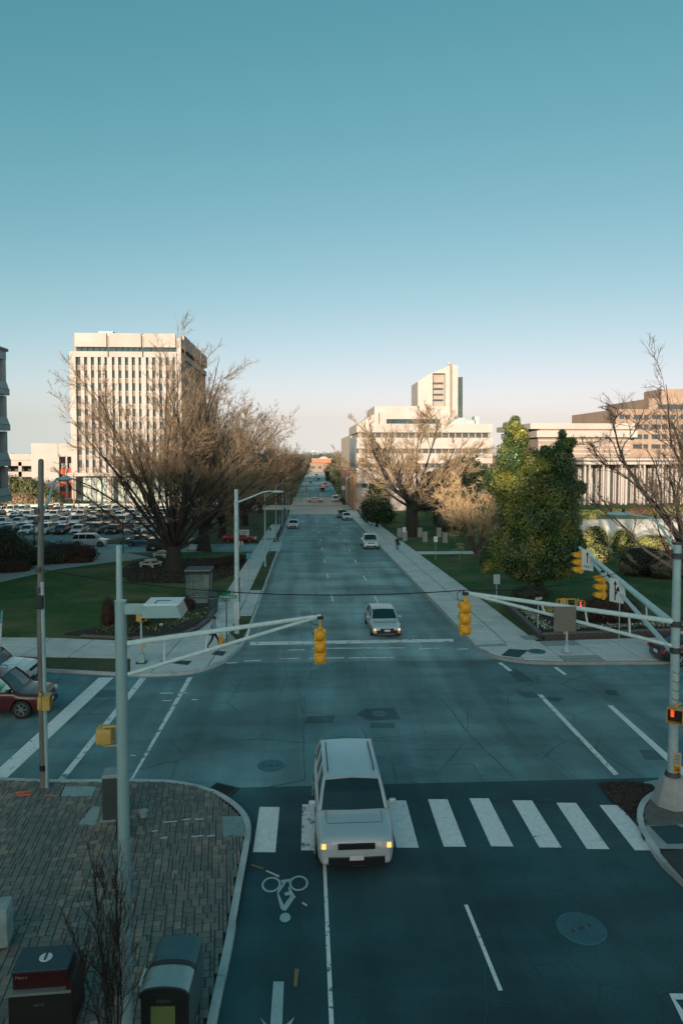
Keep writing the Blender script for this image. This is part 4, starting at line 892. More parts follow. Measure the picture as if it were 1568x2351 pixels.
    for s_ in (-1, 1):
        for a in ya:
            w = MB().tube([(s_ * (W / 2 - .20), a, Rw), (s_ * (W / 2 + .005), a, Rw)], Rw, 20 if not light else 12)
            tyre = w.build('wheel', RUBBER, t)
            rim = MB().tube([(s_ * (W / 2 - .02), a, Rw), (s_ * (W / 2 + .012), a, Rw)], Rw * .30, 8)
            if not light:
                for q in range(6):
                    a_ = q * math.pi / 3; rim.tube([(s_ * (W / 2 + .008), a, Rw), (s_ * (W / 2 + .008), a + math.cos(a_) * Rw * .64, Rw + math.sin(a_) * Rw * .64)], .028, 4)
                cc = [(s_ * (W / 2 + .004), a + math.cos(x) * Rw * .66, Rw + math.sin(x) * Rw * .66) for x in [q * math.pi / 8 for q in range(17)]]; rim.tube(cc, .018, 4)
            else: rim = MB().tube([(s_ * (W / 2 - .02), a, Rw), (s_ * (W / 2 + .012), a, Rw)], Rw * .6, 8)
            rim.build('rim', RIM, tyre)
    zl = hz - .24
    for s_ in (-1, 1):
        hl_ = MB().box((s_ * W * .385, -L / 2 + .10, zl - .01), (W * .155, .15, .16), top=.85).build('headlight', LAMPC, t, bevel=.02)
        if lit: MB().box((s_ * W * .405, -L / 2 + .035, zl - .01), (.11, .06, .13), top=.85).build('lamp_bulb', LIT, hl_, bevel=.02)
        MB().box((s_ * W * .40, L / 2 - .035, dz - .24), (W * .13, .12, .2)).build('tail_light', TAIL, t, bevel=.02)
    MB().box((0, -L / 2 + .02, zl - .02), (W * .46, .06, .13)).build('grille', BLACK, t); MB().box((0, -L / 2 + .0, .40), (W * .70, .08, .20)).build('lower_grille', BLACK, t)
    MB().box((0, L / 2 - .01, .62 if kind != 'pickup' else .5), (.36, .05, .16)).build('number_plate', PLATE, t)
    if not light:
        b = MB(); b.box((0, -L / 2 + .55, hz + .055), (W * .70, .012, .008)); [b.box((s_ * W * .36, y1 * .5 + (-L / 2 + .55) * .5, hz + .06), (.010, abs(y1 + L / 2 - .55) * .9, .008)) for s_ in (-1, 1)]; b.build('bonnet_seams', STEEL_D, t)
        MB().box((0, -L / 2 - .035, .50), (.34, .02, .12)).build('front_plate', PLATE, t); [MB().box((s_ * W * .36, -L / 2 + .02, .42), (.18, .06, .10), top=.9).build('fog_lamp', LAMPC, t) for s_ in (-1, 1)]
        for s_ in (-1, 1): o = MB().box((s_ * (W / 2 + .07), y1 + .22, bz_ + .06), (.20, .12, .14), top=.85).build('side_mirror', body, t, bevel=.03); o['painted'] = 1
        b = MB()
        for s_ in (-1, 1):
            for f in (.335, .56, .76): b.box((s_ * W / 2 * .998, Y(f), .68), (.012, .012, .5))
            for f in (.50, .70): b.box((s_ * (W / 2 + .004), Y(f), bz_ - .22), (.03, .16, .03))
        b.build('door_seams', BLACK, t)
        if kind in ('suv', 'van'):
            b = MB()
            for s_ in (-1, 1): b.tube([(s_ * wt * .86, y2 + .25, Hr + .0), (s_ * wt * .86, y2 + .35, Hr + .06), (s_ * wt * .86, y3 - .35, Hr + .06), (s_ * wt * .86, y3 - .25, Hr)], .018, 5)
            b.build('roof_rail', STEEL_D, t)
        MB().box((-.28, y1 + .10, bz_ + .06), (.6, .03, .02), R(9)).build('wiper', BLACK, t); MB().box((.32, y1 + .10, bz_ + .06), (.55, .03, .02), R(9)).build('wiper', BLACK, t); MB().box((0, y2 - .02, Hr - .16), (.22, .03, .07)).build('rear_view_mirror', BLACK, t)
    if kind == 'pickup': MB().box((0, (y4 + L / 2) / 2 + .02, dz + .035), (W * .80, L / 2 - y4 - .25, .02)).build('bed_floor', BLACK, t)
def car(kind, colour, x, y, rz, label, group=None, light=False, lit=False, z=None, cat='car'):
    name = {'suv': 'parked_suv', 'van': 'parked_van', 'pickup': 'pickup_truck', 'sedan': 'sedan_car', 'hatchback': 'hatchback_car'}[kind].replace('parked_', '') + ('_car' if kind in ('suv',) else '')
    t = thing(name, (x, y, (gz(y) + .02) if z is None else z), rz, label, cat, group); car_parts(kind, t, PAINTS[colour], light, lit); return t
# moving traffic (at rest) - front faces the camera at rz = 0
car('suv', 'silver', 1.25, 20.05, R(.5), 'large silver van like car with lit headlights driving over the near crosswalk', lit=True, cat='car', z=.02).scale = (1.09, 1.06, 1.04)
car('sedan', 'silver', 4.75, 43.6, R(1.5), 'small silver car with lit headlights stopped at the far stop line', lit=True)
def tilt(o, y):  # lie along the street's slope
    o.rotation_euler.x = math.atan2(gz(y + 2) - gz(y - 2), 4); return o
tilt(car('pickup', 'white', P(852, 1262, 88).x, 90.5, 0, 'white pickup truck parked at the right kerb near the walking person'), 90)
tilt(car('sedan', 'white', P(673, 1214, 120).x, 122.5, 0, 'white sedan by the left kerb of the long street'), 122)
tilt(car('hatchback', 'white', P(797, 1194, 140).x, 142, 0, 'white hatchback parked far up at the right kerb', light=True), 142)
tilt(car('suv', 'grey', P(786, 1188, 148).x, 149, 0, 'dark grey car parked just behind the white hatchback', light=True), 149)
p = G(110, 1652); car('suv', 'maroon', p.x - 2.55, 29.9, R(90), 'maroon car waiting behind the wide stop bar at the left edge')
p = G(80, 1572); car('pickup', 'white', p.x - 2.75, 33.4, R(90), 'white truck on the far lane behind the maroon car')
p = G(1515, 1530); car('sedan', 'black', p.x + 2.45, 37.6 - 2.2, R(90), 'black car driving away at the right edge beyond the signal pole')
car('suv', 'silver', G(222, 1250).x, 94.0, R(90), 'silver crossover parked along the driveway in front of the parking lot')
car('sedan', 'blue', G(338, 1250).x, 94.2, R(90), 'dark blue sedan in the driveway beside the silver crossover')
car('suv', 'black', G(360, 1265).x, 88.5, R(180), 'small dark car stopped in the driveway left of the big tree trunk', light=True)
car('hatchback', 'silver', G(515, 1262).x - 3.4, 88.8, R(180), 'pale car half hidden behind the big bare tree', light=True)
car('sedan', 'red', G(552, 1243).x, 98.5, R(90), 'bright red sedan beside the left sidewalk behind the tall lamp pole')
car('pickup', 'white', G(155, 1167).x, 177.6, R(-90), 'white pickup parked along the pale retaining wall', light=True)
car('suv', 'grey', G(228, 1168).x, 177.8, R(-90), 'grey wagon parked along the pale retaining wall', light=True)
# far junction traffic
def G2(u, Y): return P(u, 1100, Y).x
for kind, c, u, Y, lab in (('sedan', 'black', 741, 262, 'dark car crossing the far junction under the signals'), ('hatchback', 'white', 776, 214, 'white car entering the far sunlit junction'), ('suv', 'white', 770, 206, 'white car at the right of the far junction'), ('sedan', 'beige', 724, 203, 'tan car on the left of the far junction'),
                           ('van', 'white', 727, 430, 'white box van far up the street'), ('sedan', 'silver', 713, 330, 'silver car beyond the far junction'), ('sedan', 'grey', 731, 370, 'grey car climbing the distant street'), ('suv', 'red', 745, 300, 'red car on the right lane beyond the far junction')):
    car(kind, c, G2(u, Y), Y, 0 if c != 'beige' else R(80), lab, light=True)
# --- the parking lot
protos = {}
cr = random.Random(21)
pk = [('suv', 'white'), ('sedan', 'white'), ('suv', 'silver'), ('sedan', 'silver'), ('hatchback', 'teal'), ('sedan', 'black'), ('suv', 'grey'), ('hatchback', 'white'), ('sedan', 'grey'), ('pickup', 'silver'), ('suv', 'black'), ('hatchback', 'maroon'), ('sedan', 'blue'), ('van', 'white'), ('sedan', 'beige')]
wts = [6, 6, 5, 5, 2, 4, 4, 3, 3, 2, 3, 2, 2, 1, 2]
rowsY = [(113.5, 0), (119.3, 1), (132.0, 0), (137.8, 1), (150.5, 0), (156.3, 1), (168.5, 0)]
ordw = ['first', 'second', 'third', 'fourth', 'fifth', 'sixth', 'seventh', 'eighth', 'ninth', 'tenth', 'eleventh', 'twelfth', 'thirteenth', 'fourteenth', 'fifteenth', 'sixteenth', 'seventeenth', 'eighteenth', 'nineteenth', 'twentieth', 'twentyfirst', 'twentysecond']
rown = ['front', 'second', 'third', 'fourth', 'fifth', 'sixth', 'rearmost']
for r_, (y, fl_) in enumerate(rowsY):
    xr = -25.5 if r_ < 2 else -23.5; xl = -(y * .46) - 1; n = int((xr - xl) / 2.72); last = None; cnt = 0
    for i in range(n):
        if cr.random() < .05: continue
        kind, c = cr.choices(pk, wts)[0]; x = xr - i * 2.72 + cr.uniform(-.12, .12); lab = '%s %s in the %s row of the parking lot, %s from the right' % ({'suv': 'high'}.get(kind, '').strip() and c + ' sport utility' or c, 'car' if kind == 'suv' else kind, rown[r_], ordw[min(cnt, 21)])
        cnt += 1
        if kind not in protos:
            protos[kind] = car(kind, c, x, y, R(180) * fl_, lab, 'cars in the parking lot', light=True)
        else:
            dup(protos[kind], (x, y + cr.uniform(-.2, .2), gz(y) + .03), R(180) * fl_ + cr.uniform(-.03, .03), lab, 'cars in the parking lot', PAINTS[c])
# ================================================================== SIGNALS, POLES, WIRES
def signal(loc, rz, label, group=None, name='traffic_signal', small=False, bracket=.22):
    """three section head hanging from loc; its lenses face local -y"""
    t = thing(name, loc, rz, label, 'traffic light', group); S = .345
    for i, c in enumerate(('red_lens', 'amber_lens', 'green_lens')):
        z = -bracket - S * (i + .5)
        b = MB(); b.box((0, 0, z), (.34, .14, S - .012)); b.build('housing', YEL, t, bevel=.03, smooth=True)
        b = MB(); b.ell((0, .06, z), (.158, .13, .158), 12, 8); b.build('housing_back', YEL, t, smooth=True)
        if small: continue
        b = MB(); n = 14; vv = []; fs = []
        for k in range(n + 1):
            a = R(-40) + (math.pi + R(80)) * k / n; cx_, cz_ = math.cos(a) * .155, math.sin(a) * .155; ln = .30 if a > -.1 and a < math.pi + .1 else .16
            vv += [(cx_, -.07, z + cz_), (cx_, -.07 - ln, z + cz_ - .03)]
        fs = [(2 * k, 2 * k + 1, 2 * k + 3, 2 * k + 2) for k in range(n)]; b.add(vv, fs)
        v = b.build('visor', YEL, t); so = v.modifiers.new('solid', 'SOLIDIFY'); so.thickness = .006
        MB().tube([(0, -.071, z), (0, -.082, z)], .145, 14).build(c, mat(c, {'red_lens': (.10, .01, .01), 'amber_lens': (.12, .07, .01), 'green_lens': (.01, .07, .04)}[c], .2), t)
    b = MB(); b.tube([(0, 0, 0), (0, 0, -bracket - .02)], .028, 8); b.box((0, 0, -bracket + .03), (.12, .1, .06)); b.build('bracket', YEL, t)
    b = MB(); b.box((0, 0, .02), (.18, .13, .1)); b.build('clamp', BLACK, t, bevel=.015)
    b = MB(); b.tube([(.02, 0, .06), (.12, .02, .12), (.26, .03, .04), (.24, .02, -.16), (.06, .02, -.2), (0, 0, -.18)], .012, 5); b.build('cable_loop', BLACK, t)
    return t
def ped_signal(loc, rz, label, lit=None, bracket=(.30, 0), group=None, mt=YEL_D, hood=True):
    """box head facing local -y; bracket = offset of the pole in local x, y"""
    t = thing('pedestrian_signal', loc, rz, label, 'pedestrian signal', group)
    MB().box((0, .03, 0), (.43, .14, .43)).build('housing_back', mt, t, bevel=.04, smooth=True); MB().box((0, -.065, 0), (.44, .045, .44)).build('door_rim', mt, t, bevel=.012)
    h_ = MB(); h_.box((0, -.18, .215), (.44, .2, .014)); h_.box((-.215, -.18, 0), (.014, .2, .44)); h_.box((.215, -.18, 0), (.014, .2, .44)); h_.box((0, -.18, -.215), (.44, .2, .014)); h_.build('hood', mt, t)
    MB().box((0, -.095, 0), (.40, .015, .40)).build('face', BLACK, t)
    bx_, by_ = bracket
    b = MB()
    for s_ in (1, -1): b.tube([(0, .03, s_ * .2), (0, .03, s_ * .27), (bx_, by_, s_ * .27)], .03, 8); b.ell((0, .03, s_ * .235), (.06, .06, .04), 8, 4)
    b.build('bracket', mt, t)
    if lit == 'hand':
        b = MB(); b.box((-.08, -.106, -.01), (.09, .006, .12)); [b.box((-.12 + .026 * k, -.106, .09), (.018, .006, .11)) for k in range(4)]; b.build('hand_symbol', mat('hand_glow', (1., .10, .02), .4, emit=.55), t)
    if lit == 'five': text('5', .34, 'countdown_digit', mat('digit_glow', (1., .06, .02), .4, emit=2.0), t, (.06, -.106, 0), (R(90), 0, 0))
    return t
def mast(t, chord, m=GALV_L, posts=3, r=(.085, .055), r2=(.06, .045)):
    """double chord mast arm between ((pole, top), (pole, bottom), tip), in world space"""
    a, b, tip = map(Vector, chord)
    MB().tube([a, a.lerp(tip, .5), tip], [r[0], (r[0] + r[1]) / 2, r[1]], 10).build('upper_arm', m, t, world=True, smooth=True)
    MB().tube([b, b.lerp(tip, .5) , tip - (tip - b) * .03], [r2[0], (r2[0] + r2[1]) / 2, r2[1]], 10).build('lower_arm', m, t, world=True, smooth=True)
    for k in range(1, posts + 1):
        f = k / (posts + 1) * .85; MB().tube([a.lerp(tip, f), b.lerp(tip - (tip - b) * .03, f)], .032, 8).build('strut', m, t, world=True)
def rings(t, x, y, zs, r, m=STEEL_D):
    for z in zs: MB().tube([(x, y, z - .09), (x, y, z + .09)], r, 14).build('band', m, t, world=True)
# --- right mast pole
pr_b = G(1541, 1852); rp = thing('signal_mast', (pr_b.x, pr_b.y, .13), 0, 'galvanised signal pole on a concrete pedestal at the near right corner', 'signal pole')
xb, yb = pr_b.x, pr_b.y; tp = P(1553, 1250, yb).z
MB().tube([(xb, yb, .9), (xb, yb, 4.5), (xb, yb, tp)], [.155, .135, .115], 18).build('pole', GALV, rp, world=True, smooth=True)
MB().tube([(xb, yb, tp), (xb, yb, tp + .06)], .13, 14).build('pole_cap', STEEL_D, rp, world=True)
b = MB(); n = 8; vv = [(xb + math.cos(math.pi / 8 + k * math.pi / 4) * .62, yb + math.sin(math.pi / 8 + k * math.pi / 4) * .62, .1) for k in range(8)] + [(xb + math.cos(math.pi / 8 + k * math.pi / 4) * .34, yb + math.sin(math.pi / 8 + k * math.pi / 4) * .34, 1.0) for k in range(8)]
b.add(vv, [tuple(range(8))[::-1], tuple(range(8, 16))] + [(k, (k + 1) % 8, (k + 1) % 8 + 8, k + 8) for k in range(8)]); b.build('pedestal', CONC_D, rp, world=True, bevel=.02)
MB().tube([(xb, yb, .98), (xb, yb, 1.12)], [.24, .2], 14).build('base_collar', STEEL_D, rp, world=True)
tipA = P(1068, 1361, yb + .1); tipB = P(1330, 1257, 32.3)
za1, za2 = P(1530, 1427, yb).z, P(1530, 1483, yb).z; zb1, zb2 = P(1538, 1437, yb).z, P(1539, 1502, yb).z
mast(rp, ((xb - .1, yb, za1), (xb - .1, yb, za2), tipA)); mast(rp, ((xb, yb + .1, zb1), (xb, yb + .1, zb2), tipB), r=(.12, .07), r2=(.085, .06))
rings(rp, xb, yb, [(za1 + zb1) / 2, (za2 + zb2) / 2, tp - .35], .165)
h0 = Vector((xb, yb, tp - .12)); hd = P(1440, 1180, yb + 1.3)
MB().tube([h0, P(1545, 1258, yb), P(1520, 1215, yb + .4), P(1497, 1190, yb + .8), hd], [.05, .045, .04, .035, .03], 8).build('lamp_arm', GALV, rp, world=True, smooth=True)
lh = MB(); lh.ell((0, 0, 0), (.42, .16, .085), 14, 6); lh.v = [tuple(Vector((x, y, z)) + P(1420, 1180, yb + 1.4)) for x, y, z in lh.v]; lh.build('lamp_head', GALV, rp, world=True, smooth=True)
MB().tube([P(1430, 1176, yb + 1.35), P(1430, 1168, yb + 1.35)], .05, 8).build('photocell', BLACK, rp, world=True)
for k in range(4): MB().tube([(xb - .14, yb - .12, 4.3 - k * .28), (xb + .02, yb - .165, 4.24 - k * .28), (xb + .15, yb - .1, 4.3 - k * .28)], .008, 4).build('wire_tie', BLACK, rp, world=True)
signal(tuple(tipA + Vector((.0, 0, -.04))), R(180), 'yellow traffic signal seen from behind on the tip of the near right mast arm')
s1 = P(1323, 1262, 32.2); signal((tipB.x + .0, 32.2, tipB.z - .02), R(-90), 'yellow traffic signal at the far tip of the receding right mast arm', bracket=.16)
fB = .68; s2 = Vector((xb, yb, zb1)).lerp(tipB, .67); signal((s2.x, s2.y, s2.z - .25), R(-90), 'yellow traffic signal halfway along the receding right mast arm', bracket=.1)
WS = mat('white_sign', (.62, .66, .66), .5); GS = mat('green_sign', (.0, .16, .11), .5); SB = mat('sign_back', (.115, .125, .115), .6, (.13, .14, .125), 3.)
def plate(name, loc, rz, w, h, m, label, cat='sign', parent=None, round_=.03, post=None, group=None, base=None):
    t = thing(name, loc, rz, label, cat, group)
    MB().box((0, 0, 0), (w, .012, h)).build('panel', m, t)
    if post: MB().tube([(0, .03, h / 2 - .02), (0, .03, -post)], .03, 6).build('post', GALV, t)
    return t
def arrow(t, m, z0, z1, bend=False, w=.045, x=0):
    b = MB(); pts = [(x, z0), (x, z1 - .12)]
    b.box((x, -.012, (z0 + z1 - .1) / 2), (w, .008, z1 - z0 - .1)); b.extr([(x - .075, z1 - .16), (x + .075, z1 - .16), (x, z1)], 'y', -.016, -.008)
    if bend: b.extr([(x, z0 + .22), (x + .05, z0 + .22), (x + .14, z1 - .34), (x + .09, z1 - .32)], 'y', -.016, -.008); b.extr([(x + .02, z1 - .36), (x + .20, z1 - .40), (x + .145, z1 - .2)], 'y', -.016, -.008)
    b.build('arrow', m, t)
q = P(1354, 1286, 30.4); t = plate('lane_sign', (q.x - .12, 30.4, q.z), R(-62), .62, .92, WS, 'white lane sign with straight black arrow and ONLY near the tip of the mast arm'); arrow(t, BLACK, -.12, .38); text('ONLY', .17, 'lettering', BLACK, t, (0, -.012, -.3), (R(90), 0, 0))
q = P(1423, 1356, 26.1); t = plate('lane_sign', (q.x - .14, 26.1, q.z), R(-60), .62, .92, WS, 'white lane sign with straight and right arrows nearer the pole'); arrow(t, BLACK, -.38, .38, True, x=-.06)
q = P(1296, 1421, yb - .12); plate('sign_panel', (q.x, yb - .13, q.z), 0, .68, .76, SB, 'plain grey back of a square sign fixed across the near right mast arm')
# ped signal and push button on the right pole
q = P(1551, 1640, yb - .3); ped_signal((q.x, yb - .28, q.z), R(-35), 'tan pedestrian signal with glowing hand on the right signal pole', 'hand', (.12, .25))
q = P(1554, 1745, yb - .15); t = thing('push_button_sign', (q.x + .0, yb - .17, q.z), 0, 'small crossing instruction plate with yellow push button on the right pole', 'sign')
MB().box((0, 0, .02), (.2, .012, .36)).build('panel', mat('pale_green_sign', (.30, .42, .40), .5), t); MB().box((0, .012, -.08), (.23, .02, .62)).build('frame', YEL, t, bevel=.01); MB().box((-.01, -.02, -.27), (.15, .06, .16)).build('button_box', mat('rusty_yellow', (.35, .18, .03), .6), t, bevel=.02); MB().tube([(-.01, -.04, -.27), (-.01, -.07, -.27)], .03, 10).build('button', BLACK, t)
b = MB(); [b.box((.01, -.008, .16 - k * .035), (.13 - .02 * (k % 3), .004, .012)) for k in range(9)]; [b.box((-.07, -.008, .14 - k * .1), (.03, .004, .045)) for k in range(3)]; b.build('print', STEEL_D, t)
# --- left mast pole (mostly hidden behind the lamp post)
gl = G(268, 1936); lp = thing('signal_mast', (gl.x, gl.y, .13), 0, 'galvanised signal pole almost hidden behind the wide lamp post on the brick plaza', 'signal pole'); xl, yl = G(283, 1936).x, gl.y
tl = P(291, 1256, yl).z
MB().tube([(xl, yl, .12), (xl, yl, 4.5), (xl, yl, tl)], [.125, .105, .075], 16).build('pole', GALV, lp, world=True, smooth=True); MB().ell((xl, yl, tl), (.08, .08, .06), 10, 5).build('pole_cap', GALV, lp, world=True)
MB().tube([(xl, yl, .1), (xl, yl, .45)], [.2, .15], 12).build('base_shroud', STEEL_D, lp, world=True)
zl1, zl2 = P(300, 1476, yl).z - .04, P(300, 1547, yl).z - .06; tipL = P(737, 1414, yl + .3)
mast(lp, ((xl + .05, yl, zl1), (xl + .05, yl, zl2), tipL)); rings(lp, xl, yl, [zl1, zl2], .14)
signal(tuple(P(735, 1419, yl + .3)), R(180), 'yellow traffic signal seen from behind on the tip of the left mast arm', bracket=.30)
q = P(240, 1690, yl - .1); ped_signal((q.x, yl - .1, q.z), R(180), 'tan pedestrian signal seen from behind left of the wide lamp post', None, (-(xl - q.x), 0))
# --- wide lamp post with box luminaire
lx = P(285, 1900, 12.1).x; ly = 12.1; lt = P(283, 1381, ly).z
lm = thing('lamp_post', (lx, ly, .13), 0, 'tall grey lamp post with flat box luminaire in the near left foreground', 'lamp post')
PG = mat('grey_green_paint', (.21, .34, .37), .30, (.25, .38, .40), 1.5, metal=.0)
MB().tube([(lx, ly, .1), (lx, ly, 4), (lx, ly, lt)], [.105, .102, .098], 24).build('pole', PG, lm, world=True, smooth=True); MB().tube([(lx, ly, lt), (lx, ly, lt + .02)], .105, 24).build('pole_cap', PG, lm, world=True); MB().tube([(lx, ly, .1), (lx, ly, .16)], .19, 20).build('base_flange', PG, lm, world=True)
am = P(320, 1398, ly); MB().box(((lx + .1 + am.x + .14) / 2, ly, am.z), (am.x + .14 - lx - .1 + .05, .12, .17)).build('bracket_arm', PG, lm, world=True, bevel=.01)
hx = P(372, 1398, ly).x; b = MB(); b.box((hx + .04, ly + .05, am.z + .0), (.62, .62, .22), 0, 1.0); b.v = [(x + (.04 if z < am.z else -.05) * (1 if x > hx else -1), y, z) for x, y, z in b.v]
hd_ = b.build('luminaire', PG, lm, world=True, bevel=.012)
b = MB(); b.box((hx + .04, ly + .05, am.z + .118), (.60, .60, .02)); b.build('luminaire_lid', mat('pale_lid', (.66, .74, .74), .45), lm, world=True, bevel=.006); b = MB(); b.box((hx - .08, ly - .06, am.z + .132), (.02, .22, .012)); b.box((hx + .03, ly + .05, am.z + .132), (.24, .02, .012)); b.box((hx + .04, ly + .05, am.z - .12), (.5, .5, .02)); b.build('lid_rib', STEEL_D, lm, world=True)
# --- far left pole with cobra head
gp_ = G(103, 1816); up = thing('utility_pole', (gp_.x, gp_.y, .13), 0, 'weathered steel pole with cable box at the left kerb of the plaza', 'utility pole'); ux, uy = gp_.x, gp_.y; ut = P(95, 1058, uy).z
WP = mat('weathered_pole', (.10, .105, .10), .7, (.17, .17, .155), 1.4, stretch=(1, 1, .25))
MB().tube([(ux, uy, .1), (ux - .03, uy, 5), (P(95, 1058, uy).x, uy, ut)], [.125, .105, .085], 14).build('pole', WP, up, world=True, smooth=True); MB().ell((P(95, 1058, uy).x, uy, ut), (.085, .085, .07), 10, 5).build('pole_cap', WP, up, world=True)
MB().tube([(ux + .11, uy - .06, P(105, 1812, uy).z + .05), (ux + .08, uy - .06, P(106, 1335, uy).z)], .058, 10).build('riser_pipe', GALV, up, world=True, smooth=True)
rings(up, ux - .02, uy, [P(0, v, uy).z for v in (1173, 1192, 1308, 1355)], .125); rings(up, ux, uy, [P(0, 1763, uy).z], .14, BLACK)
cb = P(92, 1383, uy - .2); MB().box((cb.x, uy - .17, cb.z), (.20, .18, .42)).build('junction_box', BLACK, up, world=True, bevel=.02)
aa = Vector((ux - .02, uy, P(100, 1190, uy).z)); hh = P(136, 1098, uy + 2.2)
MB().tube([aa, P(113, 1150, uy + .5), P(122, 1112, uy + 1.2), P(131, 1099, uy + 1.8), hh], [.05, .045, .04, .035, .03], 8).build('lamp_arm', GALV, up, world=True, smooth=True)
b = MB(); b.ell((0, 0, 0), (.26, .42, .09), 12, 6); b.v = [tuple(Vector(q) + P(148, 1100, uy + 2.3)) for q in b.v]; b.build('lamp_head', GALV, up, world=True, smooth=True); MB().tube([P(140, 1096, uy + 2.3), P(140, 1089, uy + 2.3)], .06, 8).build('photocell', BLACK, up, world=True)
q = P(96, 1612, uy - .25); ped_signal((q.x, uy - .22, q.z), R(98), 'tan pedestrian signal seen from its side on the weathered steel pole', None, (.1, .1))
# --- span wires
def wire(name, pts, label, r=.012):
    o = MB().tube(pts, r, 5).build(name, BLACK); return tag(o, label, 'cable')
def sag(a, b, s, n=16): a, b = Vector(a), Vector(b); return [a.lerp(b, i / n) + Vector((0, 0, -4 * s * (i / n) * (1 - i / n))) for i in range(n + 1)]
wl_ = Vector((ux + .05, uy, P(108, 1308, uy).z)); wire('span_wire', sag(wl_, tipA + Vector((0, 0, .08)), .42), 'thin black span wire crossing the street from the left pole to the right mast arm', .016)
wire('span_wire', sag(tipA + Vector((0, 0, .08)), (xb - .1, yb, tp - .3), .35), 'thin black cable rising from the right mast arm tip to the pole top', .011)
# --- pedestrian post far left, with hand lit
g = G(326, 1528); pp = thing('pedestal_pole', (g.x, g.y, .13), 0, 'short signal post on a square base beside the left crosswalk', 'signal post')
hz2 = P(326, 1416, g.y).z
MB().tube([(0, 0, .2), (0, 0, hz2 - .3)], .055, 10).build('post', GALV, pp); MB().box((0, 0, .22), (.34, .34, .5), top=.8).build('base', GALV, pp, bevel=.02); MB().box((0, 0, 0), (.5, .5, .04)).build('base_pad', STEEL_D, pp)
MB().box((.1, -.02, P(0, 1480, g.y).z - .13), (.14, .08, .5)).build('button_plate', YEL, pp, bevel=.01)
ped_signal((g.x - .05, g.y, hz2), R(62), 'small pedestrian signal with a glowing hand on the short left post', 'hand', (.0, .1))
# --- pedestrian post far right with the 5
g = G(1300, 1504); pp = thing('pedestal_pole', (g.x, g.y, .14), 0, 'short signal post on a flared base in front of the flower planter', 'signal post')
hz3 = P(1300, 1388, g.y).z
MB().tube([(0, 0, .3), (0, 0, hz3 - .1)], .06, 10).build('post', GALV, pp); MB().tube([(0, 0, 0), (0, 0, .12), (0, 0, .42)], [.26, .2, .1], 10).build('base', GALV, pp, smooth=True); b = MB(); zz = hz3 + .16; b.tube([(0, 0, hz3 - .14), (0, 0, zz)], .035, 6); b.tube([(-.42, 0, zz), (.46, 0, zz)], .03, 6); b.build('cross_arm', YEL, pp)
MB().box((-.12, -.05, P(0, 1462, g.y).z - .1), (.13, .06, .55)).build('button_plate', YEL, pp, bevel=.01)
q = P(1327, 1386, g.y); ped_signal((q.x, g.y - .05, q.z - .02), R(8), 'pedestrian signal counting 5 above the planter post', 'five', (-.1, .05)); q = P(1291, 1386, g.y); ped_signal((q.x, g.y, q.z + .02), R(-80), 'tan pedestrian signal facing left beside the lit countdown', None, (.05, .1))
# sign standing on the same corner
q = P(1424, 1378, 38.5); t = plate('street_sign', (q.x, 38.6, q.z), R(3), .46, .22, WS, 'small white sign with red lettering on a thin post by the right planter', post=q.z - .0); b = MB(); [b.box((0, -.010, .045 - k * .08), (.34, .006, .03)) for k in range(2)]; b.build('print', mat('sign_red', (.5, .05, .05), .6), t)
t2 = MB().box((0, -.0, .36), (.22, .012, .26)); t2.build('upper_panel', WS, t)
q = P(1236, 1374, 41.2); t = plate('one_way_sign', (q.x, 41.2, q.z), R(20), .62, .24, BLACK, 'black and white one way sign leaning on its post behind the planter', post=q.z - .1); MB().box((0, -.008, 0), (.50, .006, .13)).build('arrow_panel', WS, t); text('ONE WAY', .10, 'lettering', BLACK, t, (0, -.014, 0), (R(90), 0, 0))
q = P(1140, 1330, 50.5); plate('street_sign', (q.x, 50.5, q.z), 0, .48, .72, mat('pale_sign_back', (.26, .36, .38), .5), 'pale grey parking sign back on a post beside the right sidewalk', post=q.z - gz(50.5))
# street name signs far left
gs = G(521, 1484); t = thing('street_name_sign', (gs.x, gs.y, gz(gs.y) + .12), 0, 'green street name sign on a thin post at the far left corner', 'street sign'); q = P(525, 1370, gs.y).z - gz(gs.y) - .12
MB().tube([(0, 0, 0), (0, 0, q + .1)], .035, 6).build('post', mat('green_post', (.06, .10, .10), .6), t); MB().box((.1, -.03, q), (.98, .01, .2)).build('name_blade', GS, t); MB().box((.0, .0, q + .22), (.01, .7, .2), R(-30)).build('cross_blade', GS, t)
text('N Salisbury ST', .145, 'lettering', WS, t, (.1, -.038, q), (R(90), 0, 0))
# far pole with cobra head, pole box
gq = G(545, 1458); t = thing('street_lamp', (gq.x, gq.y, gz(gq.y) + .12), 0, 'tall pale street lamp with long curved arm at the far left corner', 'street lamp'); fx, fy = gq.x, gq.y; ft = P(545, 1125, fy).z
LG = mat('pale_pole', (.34, .46, .48), .55, (.42, .53, .55), 2., metal=0)
MB().tube([(fx, fy, gz(fy) + .1), (fx, fy, 4), (fx, fy, ft)], [.17, .15, .125], 16).build('pole', LG, t, world=True, smooth=True); MB().ell((fx, fy, ft), (.12, .12, .05), 10, 4).build('pole_cap', LG, t, world=True)
rings(t, fx, fy, [P(0, v, fy).z for v in (1158, 1195, 1220, 1298, 1365)], .15, GALV); MB().box((fx, fy - .15, P(0, 1406, fy).z), (.36, .14, 1.1)).build('control_box', LG, t, world=True, bevel=.02); MB().tube([(fx + .17, fy - .1, gz(fy)), (fx + .17, fy - .1, P(0, 1330, fy).z)], .03, 6).build('conduit', STEEL_D, t, world=True)
